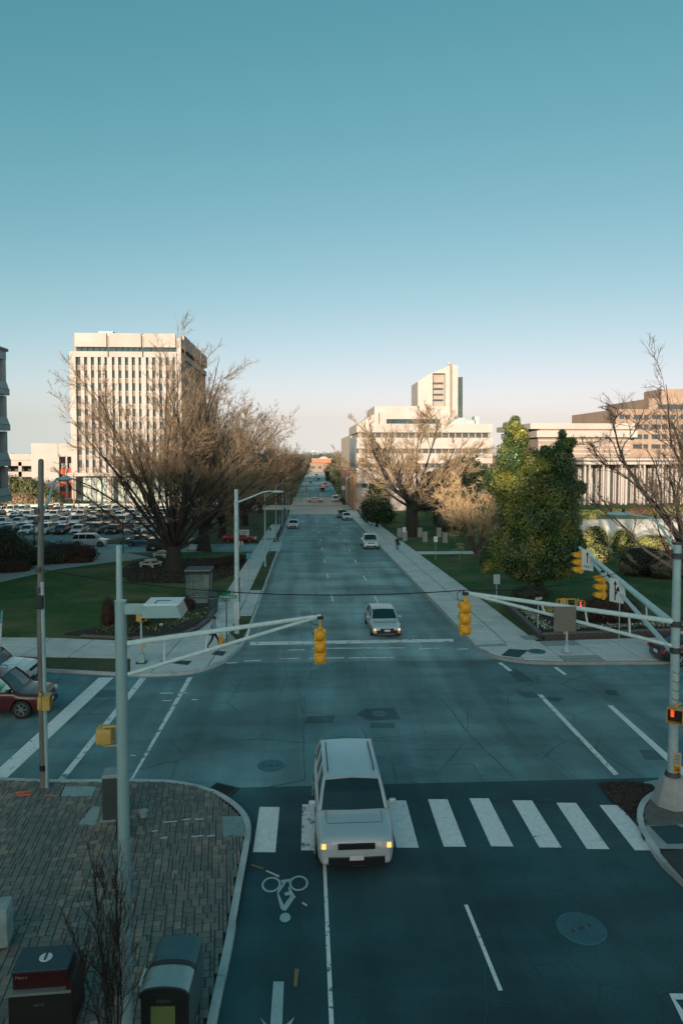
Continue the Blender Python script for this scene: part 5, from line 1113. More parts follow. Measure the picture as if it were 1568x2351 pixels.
e = P(648, 1127, fy); MB().tube([(fx, fy, P(0, 1156, fy).z), P(575, 1142, fy), P(603, 1130, fy), P(622, 1127, fy)], [.06, .05, .045, .04], 8).build('lamp_arm', LG, t, world=True, smooth=True); b = MB(); b.ell((0, 0, 0), (.42, .17, .08), 12, 6); b.v = [tuple(Vector(q) + P(637, 1129, fy)) for q in b.v]; b.build('lamp_head', LG, t, world=True, smooth=True)
sg = text('TRAFFIC', .12, 'pole_lettering', WS, t, (.26, -.12, P(0, 1350, fy).z - gz(fy)), (R(90), R(90), 0))
# further street lamps and posts along the left side
lampmesh = None
for i, (X, Y, h) in enumerate(((-4.3, 72, 7.5), (-4.3, 97.5, 8.), (-4.3, 124, 8.5), (-4.3, 150, 8.5), (-4.3, 172, 8.5), (9.9 + .3, 178, 8.))):
    t = thing('street_lamp', (X, Y, gz(Y) + .1), 0, ['slim grey lamp post at the verge, nearest behind the tall corner lamp', 'second slim lamp post up the left verge', 'third slim lamp post up the left verge', 'fourth slim lamp post up the left verge', 'slim lamp post where the left verge meets the sunlit street', 'slim lamp post at the far right corner of the sunlit street'][i], 'street lamp', 'slim lamp posts along the street')
    MB().tube([(0, 0, 0), (0, 0, h)], [.09, .06], 8).build('pole', GALV, t); MB().tube([(0, 0, h - .3), (.8, 0, h + .2), (1.5, 0, h + .25)], .035, 6).build('lamp_arm', GALV, t); MB().ell((1.8, 0, h + .22), (.4, .15, .07), 8, 4).build('lamp_head', GALV, t)
for X, Y, h, w, hh_, lab in ((-5.0, 60, 2.7, .4, .55, 'blue edged parking sign beside the slim lamp post'), (-4.4, 84, 3.0, .3, .4, 'thin sign post at the driveway edge'), (-4.2, 110, 2.8, .35, .5, 'parking sign post before the white sedan'), (-4.2, 133, 2.8, .35, .5, 'parking sign post beyond the white sedan')):
    t = plate('parking_sign', (X, Y, gz(Y) + h), 0, w, hh_, mat('teal_sign', (.02, .20, .26), .5) if 'blue' in lab else SB, lab, post=h, group=None)
g = G(577, 1230); t = thing('notice_board', (g.x, 96.3, gz(96)), 0, 'white notice board on two posts beside the red car', 'sign'); MB().box((0, 0, 1.55), (1.3, .05, .75)).build('panel', WS, t); [MB().box((s_ * .6, .05, .95), (.08, .08, 1.9)).build('post', STEEL_D, t) for s_ in (-1, 1)]; b = MB(); [b.box((0, -.03, 1.72 - k * .13), (1.0 - .2 * (k % 2), .004, .04)) for k in range(4)]; b.build('print', STEEL_D, t)
g = G(563, 1262); t = plate('parking_sign', (g.x, 83.5, gz(83) + 1.3), 0, .5, .62, WS, 'white two panel sign on a dark post in front of the red car', post=1.3); MB().box((0, -.01, 0), (.12, .012, .7)).build('divider', STEEL_D, t)
# far junction signals
for i, u in enumerate((704, 735, 776)):
    q = P(u, 1121, 206); signal((q.x, 206, q.z + .6), R(0), ['leftmost yellow signal hanging over the far junction', 'middle yellow signal hanging over the far junction', 'rightmost yellow signal hanging over the far junction'][i], 'signals over the far junction').scale = (1.5, 1.5, 1.5)
a = P(690, 1117, 206); b_ = P(800, 1115, 206); wire('span_wire', sag(a, b_, .3), 'span wire carrying the signals over the far junction', .03)
q = P(788, 1120, 206); plate('lane_sign', (q.x, 205.8, q.z), 0, 1.0, 1.1, WS, 'small white sign beside the signals over the far junction')
for X, lab in ((a.x, 'left pole holding the far span wire'), (b_.x, 'right pole holding the far span wire')):
    t = thing('signal_pole', (X, 206, gz(206)), 0, lab, 'pole'); MB().tube([(0, 0, 0), (0, 0, a.z - gz(206) + .5)], .14, 8).build('shaft', GALV, t)
# ================================================================== STREET FURNITURE
# bus shelter
g = G(455, 1385); g.z = gz(g.y) + .12; sh = thing('bus_shelter', tuple(g), R(0), 'dark framed glass bus shelter on the left lawn', 'bus shelter')
SW_, SD_, SH_ = 1.8, 1.7, 2.35
FR = mat('shelter_frame', (.018, .028, .03), .5); SG = bpy.data.materials.new('shelter_glass'); SG.use_nodes = True; sb = SG.node_tree.nodes['Principled BSDF']; sb.inputs['Base Color'].default_value = (.25, .38, .38, 1); sb.inputs['Roughness'].default_value = .08; sb.inputs['Alpha'].default_value = .16
for sx in (-1, 1):
    for sy in (0, 1): MB().box((sx * SW_ / 2, sy * SD_, SH_ / 2), (.08, .08, SH_)).build('post', FR, sh)
for sx in (-1, 1):
    MB().box((sx * SW_ / 2, SD_ / 2, 1.2), (.02, SD_ - .1, 1.75)).build('glass_panel', SG, sh)
MB().box((0, SD_, 1.2), (SW_ - .1, .02, 1.75)).build('glass_panel', SG, sh); MB().box((0, 0, 1.2), (SW_ - .1, .02, 1.75)).build('glass_panel', SG, sh)
b = MB(); [b.box((0, y, z), (SW_, .06, .06)) for y in (0, SD_) for z in (.3, 2.1)]; [b.box((sx * SW_ / 2, SD_ / 2, z), (.06, SD_, .06)) for sx in (-1, 1) for z in (.3, 2.1)]; b.box((-.35, 0, 1.2), (.04, .03, 1.8)); b.build('rail', FR, sh)
MB().box((0, SD_ / 2, SH_ + .03), (SW_ + .2, SD_ + .25, .09), top=.98).build('roof', mat('shelter_roof', (.07, .12, .125), .45), sh); MB().box((0, SD_ - .4, .48), (SW_ - .3, .35, .05)).build('bench', STEEL_D, sh); MB().box((.45, SD_ - .05, 1.3), (.5, .03, 1.1)).build('poster', mat('poster', (.22, .20, .18), .6), sh)
sheet('shelter_pad', [(g.x - 1.6, g.y - .5), (g.x + 2.2, g.y - .5), (g.x + 2.2, g.y + 2.3), (g.x - 1.6, g.y + 2.3)], CONC_D, .135, .1, kind='structure')
# litter bin
g = G(489, 1408); t = thing('litter_bin', (g.x, g.y, gz(g.y) + .13), 0, 'round dark green litter bin with domed lid beside the bus shelter', 'litter bin'); BG = mat('bin_green', (.035, .075, .08), .45)
MB().tube([(0, 0, 0), (0, 0, .95)], [.33, .36], 18).build('drum', BG, t, smooth=True); MB().tube([(0, 0, .93), (0, 0, 1.0)], .39, 18).build('rim', mat('bin_rim', (.12, .20, .21), .4), t, smooth=True); MB().ell((0, 0, 1.12), (.36, .36, .28), 16, 6, -.2, 1.).build('dome', BG, t, smooth=True); MB().box((0, -.33, 1.13), (.26, .08, .1)).build('opening', BLACK, t)
# bike rack
g = G(508, 1388); t = thing('bicycle', (g.x - .1, g.y + .6, gz(g.y) + .13), R(70), 'dark bicycle locked upright behind the litter bin', 'bicycle')
for y in (-.5, .5): MB().tube([(0, y + .33 * math.cos(a), .34 + .33 * math.sin(a)) for a in [i * math.pi / 8 for i in range(17)]], .022, 5).build('wheel', RUBBER, t)
b = MB(); [b.tube([p_, q_], .02, 5) for p_, q_ in (((0, -.5, .34), (0, -.38, .9)), ((0, .5, .34), (0, 0, .32)), ((0, 0, .32), (0, -.38, .8)), ((0, 0, .32), (0, .18, .85)), ((0, .18, .8), (0, -.38, .82)), ((0, .5, .34), (0, .18, .8)))]; b.build('frame', STEEL_D, t); MB().tube([(-.28, -.36, .95), (.28, -.36, .95)], .016, 5).build('handlebar', STEEL_D, t); MB().box((0, .2, .92), (.12, .24, .05)).build('saddle', BLACK, t)
# hydrant
g = G(508, 1495); t = thing('fire_hydrant', (g.x, g.y, .13), 0, 'yellow fire hydrant beside the walking man at the far left corner', 'fire hydrant'); HY = mat('hydrant_yellow', (.62, .33, .03), .5)
MB().tube([(0, 0, 0), (0, 0, .06), (0, 0, .065), (0, 0, .5)], [.17, .17, .12, .11], 12).build('barrel', HY, t, smooth=True); MB().ell((0, 0, .56), (.14, .14, .15), 12, 6, 0, 1.).build('bonnet', HY, t, smooth=True); MB().tube([(-.22, 0, .42), (.22, 0, .42)], .06, 8).build('side_outlet', HY, t); MB().tube([(0, -.22, .36), (0, 0, .36)], .075, 8).build('front_outlet', HY, t); MB().tube([(0, 0, .7), (0, 0, .78)], .035, 5).build('nut', HY, t)
# control cabinet near left
g = G(256, 1897); t = thing('control_cabinet', (g.x, g.y + .3, .14), R(4), 'dark metal control cabinet with pale lid beside the lamp post', 'cabinet'); chh = P(255, 1778, g.y + .3).z - .14
CB = mat('cabinet_metal', (.045, .06, .062), .5, (.06, .078, .08), 2., metal=.2)
MB().box((0, 0, chh / 2), (.55, .5, chh)).build('body', CB, t, bevel=.01); MB().box((0, 0, chh + .05), (.60, .56, .1), top=.93).build('lid', mat('cabinet_lid', (.22, .28, .28), .4, metal=.3), t, bevel=.01); MB().box((0, -.258, chh * .5), (.46, .012, chh * .82)).build('door', CB, t); MB().box((.16, -.27, chh * .55), (.03, .03, .12)).build('handle', BLACK, t); MB().box((0, 0, -.0), (.72, .66, .06)).build('plinth', CONC_D, t)
g = G(290, 1938); t = thing('base_box', (g.x - .15, g.y + .3, .13), 0, 'small black box at the foot of the hidden signal pole', 'box'); MB().box((0, 0, .22), (.32, .3, .44)).build('body', BLACK, t, bevel=.01); MB().box((0, 0, .455), (.34, .32, .03)).build('lid', STEEL_D, t)
g = G(373, 1884); t = thing('pole_cap_stub', (g.x - .55, g.y, .13), 0, 'low round grey vent stub on the brick plaza', 'vent'); MB().tube([(0, 0, 0), (0, 0, .16)], .11, 12).build('pipe', COVER, t); MB().tube([(0, 0, .16), (0, 0, .19)], .14, 12).build('cap', COVER, t)
# concrete block at the left edge
g = P(4, 2140, 15.3); t = thing('concrete_bollard', (g.x - .12, 15.3, .13), R(10), 'chunky pale concrete block cut by the left edge of the picture', 'concrete block'); CP = mat('pale_block', (.30, .36, .35), .85, (.20, .27, .27), 2., c3=(.36, .42, .41), scale3=3.); MB().box((0, 0, .50), (.64, .58, .85), top=.94).build('block', CP, t, bevel=.05, smooth=True); MB().tube([(0, 0, 0), (0, 0, .1)], [.2, .26], 12).build('foot', CP, t)
# red and black kiosk
ky = 13.05; q = P(98, 2212, ky); kz = q.z; t = thing('news_box', (q.x, ky, .13), R(3), 'black newspaper box topped by a dark red case in the lower left corner', 'news box'); DR = mat('dark_red', (.036, .005, .007), .4, (.028, .004, .006), 3.)
hk = kz - .13
MB().box((.03, .12, (hk - .42) / 2), (1.15, .72, hk - .42)).build('cabinet', mat('kiosk_black', (.010, .011, .012), .5), t, bevel=.01); MB().box((.02, .12, hk - .40), (1.12, .74, .05)).build('shelf', mat('kiosk_shelf', (.15, .2, .2), .4), t); MB().box((.55, .18, (hk - .2) / 2), (.12, .82, hk - .2)).build('side_panel', DR, t)
MB().box((0, .15, hk - .20), (.98, .62, .32)).build('red_case', DR, t, bevel=.01); MB().box((0, .15, hk - .02), (1.02, .66, .05)).build('case_lid', mat('kiosk_lid', (.02, .04, .05), .35), t, bevel=.01); MB().tube([(.02, .15, hk + .0), (.02, .15, hk + .016)], .12, 16).build('round_label', WS, t); MB().box((.02, .17, hk + .025), (.03, .2, .02)).build('handle', BLACK, t)
text('Metro', .09, 'lettering', mat('faint_letter', (.30, .12, .12), .6), t, (-.33, -.165, hk - .13), (R(90), 0, 0)); text('NEWS', .07, 'lettering', mat('faint_letter2', (.10, .11, .12), .6), t, (.0, -.246, hk - .62), (R(90), 0, 0))
# compactor bin with domed hoods
q = P(402, 2200, 13.3); t = thing('compactor_bin', (q.x - .02, 12.55, .13), R(-2), 'black street compactor bin with two curved metal hoods beside the kerb', 'waste bin'); wz = P(395, 2292, 12.1).z - .13; MB().box((0, .55, wz / 2 - .08), (.86, 1.42, wz - .16)).build('cabinet', mat('compactor_black', (.012, .014, .015), .35), t, bevel=.02)
def hood(y0, y1, m, nm, rise=.12, w=.44, dz_=0):
    pts = [(-w + 2 * w * i / 12, wz - .16 + dz_ + rise * 1.0 * math.sqrt(max(0, 1 - ((i - 6) / 6) ** 2)) + .02) for i in range(13)]
    b = MB(); b.extr(pts + [(w, wz - .2), (-w, wz - .2)], 'y', y0, y1); b.build(nm, m, t, smooth=True, sharp=40)
hood(-.15, .42, mat('brushed_hood', (.42, .44, .42), .38, (.33, .36, .35), 3., metal=.7, stretch=(6, 1, 1)), 'front_hood'); hood(.42, .54, BLACK, 'dark_strap', .13, .445); hood(.54, 1.22, mat('teal_hood', (.07, .14, .16), .4, (.05, .11, .125), 2., metal=.4), 'rear_hood', .12); hood(-.2, -.15, BLACK, 'front_lip', .13, .45)
MB().box((-.02, -.17, wz - .62), (.44, .02, .5)).build('notice_panel', mat('olive_notice', (.11, .15, .05), .6), t); text('BigBelly', .09, 'lettering', mat('faint_white', (.07, .08, .085), .6), t, (0, -.172, wz - .27), (R(90), 0, 0)); MB().box((-.48, .2, wz - .1), (.03, .4, .03)).build('handle', WS, t); MB().box((.44, .55, wz / 2 - .05), (.04, 1.3, wz - .3)).build('side_trim', mat('side_steel', (.10, .15, .16), .35, metal=.5), t)
# leaning blue white pole at left edge
q0 = P(-2, 1520, 30); q1 = P(6, 1402, 30)
t = thing('banner_pole', tuple(G(-4, 1560)), 0, 'thin blue and white pole tip at the left picture edge above the maroon car', 'pole'); MB().tube([P(-4, 1560, 30.6), P(6, 1402, 30.6)], .045, 8).build('shaft', mat('blue_white', (.10, .30, .42), .5, (.55, .6, .6), 1.2, mix=(.48, .5)), t, world=True)
# bollards at the right lawn path
BOL = mat('bollard_stone', (.26, .26, .235), .9, (.34, .335, .305), 3.)
bm_ = None
for i, (u, v) in enumerate(((917, 1236), (929, 1244), (963, 1235), (975, 1246), (1007, 1235), (1021, 1248))):
    g = G(u, v); t = thing('stone_bollard', (g.x, g.y, gz(g.y) + .13 + bank(g.x, g.y)), 0, ['leftmost square stone bollard beside the right sidewalk', 'square stone bollard second from the left, standing forward', 'square stone bollard in front of the tree trunk', 'square stone bollard fourth from the left, on the walk edge', 'square stone bollard fifth from the left, standing back', 'rightmost square stone bollard behind the small sign'][i], 'bollard', 'stone bollards at the garden walk'); MB().box((0, 0, .66), (.64, .64, 1.32), top=.98).build('shaft', BOL, t, bevel=.03); MB().box((0, 0, 1.35), (.69, .69, .08)).build('cap', BOL, t)
for u, v, Y, lab in ((928, 1216, 90, 'small white double sign by the right sidewalk, farther one'), (1000, 1238, 76.5, 'small white double sign on the right lawn, nearer one')):
    q = P(u, v, Y); plate('lawn_sign', (q.x, Y, q.z), 0, .45, .62, WS, lab, post=q.z - gz(Y) - .1, group=None)
# round table benches under the big tree
for (u, v, lab) in ((347, 1299, 'nearer round concrete bench ring under the big bare tree'), (375, 1277, 'farther round concrete bench ring under the big bare tree')):
    g = G(u, v + 4); t = thing('ring_bench', (g.x, g.y, gz(g.y) + .12), 0, lab, 'bench', 'ring benches under the tree'); BN = mat('bench_concrete', (.50, .48, .45), .8); n = 24
    for nm, r0, r1, z in (('bench', .85, 1.15, .44), ('table_top', 0, .62, .74)):
        b = MB()
        if r0: 
            vv = []
            for i in range(n): a = 2 * math.pi * i / n; vv += [(r * math.cos(a), r * math.sin(a), z_) for r, z_ in ((r0, z), (r1, z), (r1, z - .1), (r0, z - .1))]
            b.add(vv, [(4 * i + k, 4 * ((i + 1) % n) + k, 4 * ((i + 1) % n) + (k + 1) % 4, 4 * i + (k + 1) % 4) for i in range(n) for k in range(4)])
        else: b.tube([(0, 0, z - .08), (0, 0, z)], r1, n)
        b.build(nm, BN, t)
    MB().tube([(0, 0, 0), (0, 0, .68)], .15, 8).build('pedestal', BN, t); [MB().box((math.cos(a), math.sin(a), .17), (.18, .18, .34), a).build('leg', BN, t) for a in (.3, 1.9, 3.5, 5.1)]
# lot lamp posts
for i, (u, v, vt, Y) in enumerate(((283, 1262, 1236, 84.5), (79, 1260, 1170, 84.))):
    q = P(u, 1200, Y); t = thing('lot_post', (q.x, Y, gz(Y) + .1), 0, ['thin dark post by the driveway near the silver crossover', 'thin dark post by the driveway at the left bushes'][i], 'post'); MB().tube([(0, 0, 0), (0, 0, 4.2)], .06, 8).build('shaft', BLACK, t); MB().box((-.3 if i == 0 else 0, 0, 1.4), (.35, .2, .5)).build('meter_box', STEEL_D, t)
q = P(171, 1160, 176.5); t = thing('wooden_pole', (q.x, 176.5, gz(176)), 0, 'orange brown wooden utility pole behind the parking lot', 'utility pole'); MB().tube([(0, 0, 0), (0, 0, 9.3)], [.2, .14], 8).build('shaft', mat('pine_pole', (.36, .17, .08), .9), t); MB().box((0, 0, 8.9), (1.8, .12, .12)).build('cross_arm', mat('pine_pole2', (.30, .15, .08), .9), t)
# ================================================================== PEOPLE
def person(loc, rz, label, top, legs_m, hair, joints, bag=None, skin=(.28, .16, .11)):
    t = thing('person', loc, rz, label, 'person')
    # joints: dict of points; one continuous skinned body
    J = joints; names = list(J); me = bpy.data.meshes.new('body'); E = [('pelvis', 'chest'), ('chest', 'neck'), ('neck', 'head'), ('head', 'crown'), ('pelvis', 'hipL'), ('hipL', 'kneeL'), ('kneeL', 'ankL'), ('ankL', 'toeL'), ('pelvis', 'hipR'), ('hipR', 'kneeR'), ('kneeR', 'ankR'), ('ankR', 'toeR'), ('chest', 'shL'), ('shL', 'elL'), ('elL', 'haL'), ('chest', 'shR'), ('shR', 'elR'), ('elR', 'haR')]
    Rr = dict(pelvis=.15, chest=.17, neck=.06, head=.095, crown=.085, hipL=.095, kneeL=.065, ankL=.045, toeL=.04, hipR=.095, kneeR=.065, ankR=.045, toeR=.04, shL=.075, elL=.05, haL=.038, shR=.075, elR=.05, haR=.038)
    me.from_pydata([J[n] for n in names], [(names.index(a), names.index(b)) for a, b in E], []); o = link('body', me, None, t)
    sk = o.modifiers.new('skin', 'SKIN'); sv = me.skin_vertices[0].data
    for i, n in enumerate(names): sv[i].radius = (Rr[n], Rr[n] * (.75 if n in ('chest', 'pelvis') else 1)); sv[i].use_root = n == 'pelvis'
    ss = o.modifiers.new('sub', 'SUBSURF'); ss.levels = 1; ss.render_levels = 1
    dg = bpy.context.evaluated_depsgraph_get(); m2 = bpy.data.meshes.new_from_object(o.evaluated_get(dg)); o.modifiers.clear(); o.data = m2
    for m in (top, legs_m, mat('skin_tone', skin, .6), BLACK): m2.materials.append(m)
    for pl in m2.polygons:
        c = pl.center; pl.use_smooth = True
        pl.material_index = 2 if (c.z > J['neck'][2] + .0 or (Vector(c) - Vector(J['haL'])).length < .09 or (Vector(c) - Vector(J['haR'])).length < .09) else 0 if c.z > J['pelvis'][2] - .03 else 3 if c.z < .10 else 1
    h = J['head']; b = MB(); b.ell((h[0], h[1] + .015, h[2] + .08), (.105, .115, .105), 12, 6, -.15, 1.); b.build('hair', hair, t, smooth=True)
    if bag:
        bt = thing('handbag', loc, rz, bag[2], 'bag'); MB().box(bag[0], bag[1]).build('body', BLACK, bt, bevel=.03); MB().tube([(bag[0][0], bag[0][1] - .08, bag[0][2] + .12), (bag[0][0], bag[0][1], bag[0][2] + .24), (bag[0][0], bag[0][1] + .08, bag[0][2] + .12)], .012, 5).build('strap', BLACK, bt)
    return t
g = G(491, 1497); BLS = mat('blue_shirt', (.12, .24, .32), .8, (.16, .30, .38), 5.); DKT = mat('dark_trousers', (.012, .014, .018), .8); HR = mat('dark_hair', (.02, .015, .012), .7)
person((g.x, g.y, .14), R(98), 'man in a blue shirt and dark trousers striding past the fire hydrant', BLS, DKT, HR, dict(pelvis=(0, 0, .95), chest=(0, -.04, 1.28), neck=(0, -.05, 1.50), head=(0, -.07, 1.60), crown=(0, -.07, 1.72), hipL=(.10, 0, .88), kneeL=(.11, -.22, .50), ankL=(.11, -.36, .09), toeL=(.11, -.54, .05), hipR=(-.10, 0, .88), kneeR=(-.11, .10, .48), ankR=(-.11, .36, .12), toeR=(-.11, .26, .04), shL=(.20, -.03, 1.42), elL=(.26, .14, 1.16), haL=(.25, .10, .90), shR=(-.20, -.03, 1.42), elR=(-.26, -.16, 1.16), haR=(-.24, -.34, 1.0)), ((-.2, .28, .92), (.12, .34, .28), 'dark bag swinging behind the man in the blue shirt'))
g = G(912, 1267)
person((g.x, g.y, gz(g.y) + .14), R(184), 'person in dark clothes walking away on the right sidewalk', mat('black_coat', (.010, .012, .015), .8), DKT, HR, dict(pelvis=(0, 0, .95), chest=(0, -.02, 1.28), neck=(0, -.04, 1.50), head=(0, -.05, 1.60), crown=(0, -.05, 1.72), hipL=(.10, 0, .88), kneeL=(.10, -.12, .48), ankL=(.09, -.14, .09), toeL=(.10, -.30, .05), hipR=(-.10, 0, .88), kneeR=(-.09, .03, .48), ankR=(-.08, .20, .12), toeR=(-.09, .08, .04), shL=(.20, -.02, 1.42), elL=(.29, .02, 1.16), haL=(.30, -.08, .92), shR=(-.20, -.02, 1.42), elR=(-.28, .06, 1.14), haR=(-.28, .0, .90)), ((-.27, 0, .85), (.12, .3, .3), 'dark bag held by the person on the right sidewalk'))
# ================================================================== TREES AND PLANTS
def tube_arrays(Pn, Rn, k):
    """Pn (N,K+1,3) polylines, Rn (N,K+1) radii -> vertices, quads"""
    N, K1, _ = Pn.shape; T = np.gradient(Pn, axis=1); T /= np.linalg.norm(T, axis=2, keepdims=True) + 1e-9
    ref = np.where(np.abs(T[:, :1, 2:3]) > .9, np.array([1., 0, 0]), np.array([0, 0, 1.])); ref = np.broadcast_to(ref, T.shape)
    A = ref - T * (ref * T).sum(2, keepdims=True); A /= np.linalg.norm(A, axis=2, keepdims=True) + 1e-9; B = np.cross(T, A)
    th = 2 * np.pi * np.arange(k) / k; c, s = np.cos(th), np.sin(th)
    V = Pn[:, :, None, :] + (A[:, :, None, :] * c[None, None, :, None] + B[:, :, None, :] * s[None, None, :, None]) * Rn[:, :, None, None]
    base = (np.arange(N) * K1 * k)[:, None, None]; i = np.arange(K1 - 1)[None, :, None]; j = np.arange(k)[None, None, :]; j2 = (j + 1) % k
    a = base + i * k + j; b = base + i * k + j2; Q = np.stack([a, b, b + k, a + k], -1).reshape(-1, 4)
    return V.reshape(-1, 3), Q
def poly(start, dirs, length, rad, K, wob, up, rg, tip=.25):
    N = len(start); Pn = np.zeros((N, K + 1, 3)); Pn[:, 0] = start; d = dirs / np.linalg.norm(dirs, axis=1, keepdims=True)
    for i in range(K):
        d = d + rg.normal(0, wob, (N, 3)); d[:, 2] += up; d /= np.linalg.norm(d, axis=1, keepdims=True); Pn[:, i + 1] = Pn[:, i] + d * (length / K)[:, None]
    Rn = rad[:, None] * np.linspace(1, tip, K + 1)[None, :]; return Pn, Rn
def spawn(Pn, Rn, n, f0, ang, lr, rr, rg, L, angv=.25, flat=0., taper=1., rmin=.0):
    N, K1, _ = Pn.shape; idx = np.repeat(np.arange(N), n); f = rg.uniform(f0, 1., len(idx)); pos = f * (K1 - 1); i0 = np.minimum(pos.astype(int), K1 - 2); w = (pos - i0)[:, None]
    p = Pn[idx, i0] * (1 - w) + Pn[idx, i0 + 1] * w; t = Pn[idx, i0 + 1] - Pn[idx, i0]; t /= np.linalg.norm(t, axis=1, keepdims=True)
    q = rg.normal(0, 1, (len(idx), 3)); q -= t * (q * t).sum(1, keepdims=True); q /= np.linalg.norm(q, axis=1, keepdims=True)
    a = (ang + rg.normal(0, angv, len(idx)))[:, None]; d = t * np.cos(a) + q * np.sin(a)
    r = (Rn[idx, i0] * (1 - w[:, 0]) + Rn[idx, i0 + 1] * w[:, 0]) * rr; ln = L[idx] * lr * (1 - taper * .55 * f) * rg.uniform(.6, 1.15, len(idx))
    return p, d, ln, np.maximum(r, rmin)
def make_tree(name, loc, seed, label, H, stems, levels, trunk_h=2., trunk_r=.6, bark=BARK, twig=TWIG, spread=(.1, .9), up=.02, group=None, lean=(0, 0), cat='tree', stem_len=.8, stem_r=.3, crown_mesh=None, wob0=.06, rz=0):
    t = thing(name, loc, rz, label, cat, group); rg = np.random.default_rng(seed)
    tp = np.array([[[0, 0, -.2], [0, 0, trunk_h * .3], [lean[0] * .5, lean[1] * .5, trunk_h * .7], [lean[0], lean[1], trunk_h]]], float); tr = np.array([[trunk_r * 1.45, trunk_r, trunk_r * .9, trunk_r * .85]])
    parts = [tube_arrays(tp, tr, 12)]
    n = stems; az = np.linspace(0, 2 * np.pi, n, endpoint=False) * 1.618 * 2 + rg.normal(0, .3, n); an = spread[0] + (spread[1] - spread[0]) * rg.uniform(0.0, 1, n) ** .9
    d = np.stack([np.sin(an) * np.cos(az), np.sin(an) * np.sin(az), np.cos(an)], 1); st = np.tile(tp[0, -1], (n, 1)) + d * .1; st[:, 2] -= rg.uniform(0, trunk_h * .35, n)
    L = (H - trunk_h) * stem_len * (1.03 - .33 * an) * rg.uniform(.93, 1.05, n)
    Pn, Rn = poly(st, d, L, np.full(n, stem_r) * rg.uniform(.7, 1.2, n), 9, wob0, up, rg, .16); parts.append(tube_arrays(Pn, Rn, 7))
    tw = []
    for li, lv in enumerate(levels):
        p, d, ln, r = spawn(Pn, Rn, lv['n'], lv.get('f0', .2), lv['a'], lv['l'], lv.get('r', .55), rg, L, rmin=lv.get('rmin', .008)); d[:, 2] += lv.get('lift', .15)
        Pn, Rn = poly(p, d, ln, r, lv.get('k', 5), lv.get('w', .10), lv.get('up', .03), rg, .3); L = ln
        (parts if li < 1 else tw).append(tube_arrays(Pn, Rn, lv.get('s', 4)))
    def join(ps, nm, m):
        V = np.concatenate([v for v, _ in ps]); off = np.cumsum([0] + [len(v) for v, _ in ps[:-1]]); Q = np.concatenate([q + o for (_, q), o in zip(ps, off)])
        return link(nm, mesh_arrays(nm, V, Q, True), m, t)
    join(parts, 'trunk', bark); join(tw, 'crown', twig); return t
# large elm with fan of stems, left
def gg(u, v): g = G(u, v); return g
g = gg(400, 1312)
make_tree('bare_tree', (g.x, g.y, gz(g.y)), 23, 'largest bare tree on the left lawn, its many stems fanning beside the round benches', 23.6, 38, [dict(n=8, a=.5, l=.46, f0=.25, r=.45, w=.12, up=.045, k=6, s=4), dict(n=10, a=.6, l=.56, f0=.12, r=.5, w=.14, k=5, s=3, rmin=.024, lift=.08), dict(n=8, a=.65, l=.6, f0=.1, r=.55, w=.16, k=4, s=3, rmin=.014, lift=.05)], 2.6, .80, BARK_D, TWIG, (.03, 1.04), .004, stem_len=.92, stem_r=.17, wob0=.06)
TL = [dict(n=8, a=.55, l=.5, f0=.2, r=.5, w=.13, k=5, s=4), dict(n=9, a=.65, l=.52, f0=.12, r=.5, w=.17, k=4, s=3, rmin=.026, lift=.06), dict(n=7, a=.75, l=.52, f0=.1, r=.55, w=.15, k=3, s=3, rmin=.020)]
g = gg(469, 1267)
A1 = make_tree('bare_tree', (g.x, g.y, gz(g.y)), 8, 'second bare tree of the left row, its trunk just right of the largest one', 21.5, 15, TL, 3.2, .75, BARK_D, TWIG, (.08, 1.22), .006, stem_r=.19, stem_len=.97, wob0=.07, group='bare trees lining the left side')
A2 = make_tree('bare_tree', (-12.5, 104, gz(104)), 9, 'bare tree behind the red car in the left row', 21.5, 20, TL, 3., .6, BARK_D, TWIG, (.08, 1.25), .006, stem_r=.18, stem_len=.97, wob0=.075, group='bare trees lining the left side')
row = [(-17, 120, 24, 'bare tree at the right edge of the parking lot'), (-11.2, 127, 24.5, 'bare tree beside the white sedan on the left'), (-14, 146, 24, 'bare tree near the far end of the left lawn'), (-10.8, 163, 23, 'bare tree before the sunlit cross street'), (-21, 150, 22, 'bare tree standing back from the street beyond the parking rows'),
       (-11.5, 196, 22, 'first bare tree beyond the sunlit cross street on the left'), (-9.5, 214, 21, 'second bare tree beyond the sunlit cross street on the left'), (-8.5, 238, 20, 'third bare tree beyond the sunlit cross street on the left'), (-8, 268, 19.5, 'fourth bare tree beyond the sunlit cross street on the left'), (-7, 305, 19, 'fifth bare tree beyond the sunlit cross street on the left'), (-6, 350, 18, 'sixth bare tree far up the left of the street'), (-4.5, 410, 17, 'most distant bare tree of the left row'),
       (19, 232, 20, 'bare tree left of the civic building beyond the junction'), (17, 262, 19, 'second bare tree on the right beyond the junction'), (19, 310, 18, 'third bare tree on the right beyond the junction'), (20, 370, 18, 'farthest bare tree on the right of the street'), (27, 215, 21, 'bare tree standing at the glass end of the civic building')]
for i, (x, y, h, lab) in enumerate(row):
    s = (A1, A2)[i % 2]; o = dup(s, (x, y, gz(y)), rnd.uniform(0, 6.28), lab); k = h / (24.5 if s is A1 else 24); o.scale = (k, k, k * rnd.uniform(.95, 1.05))
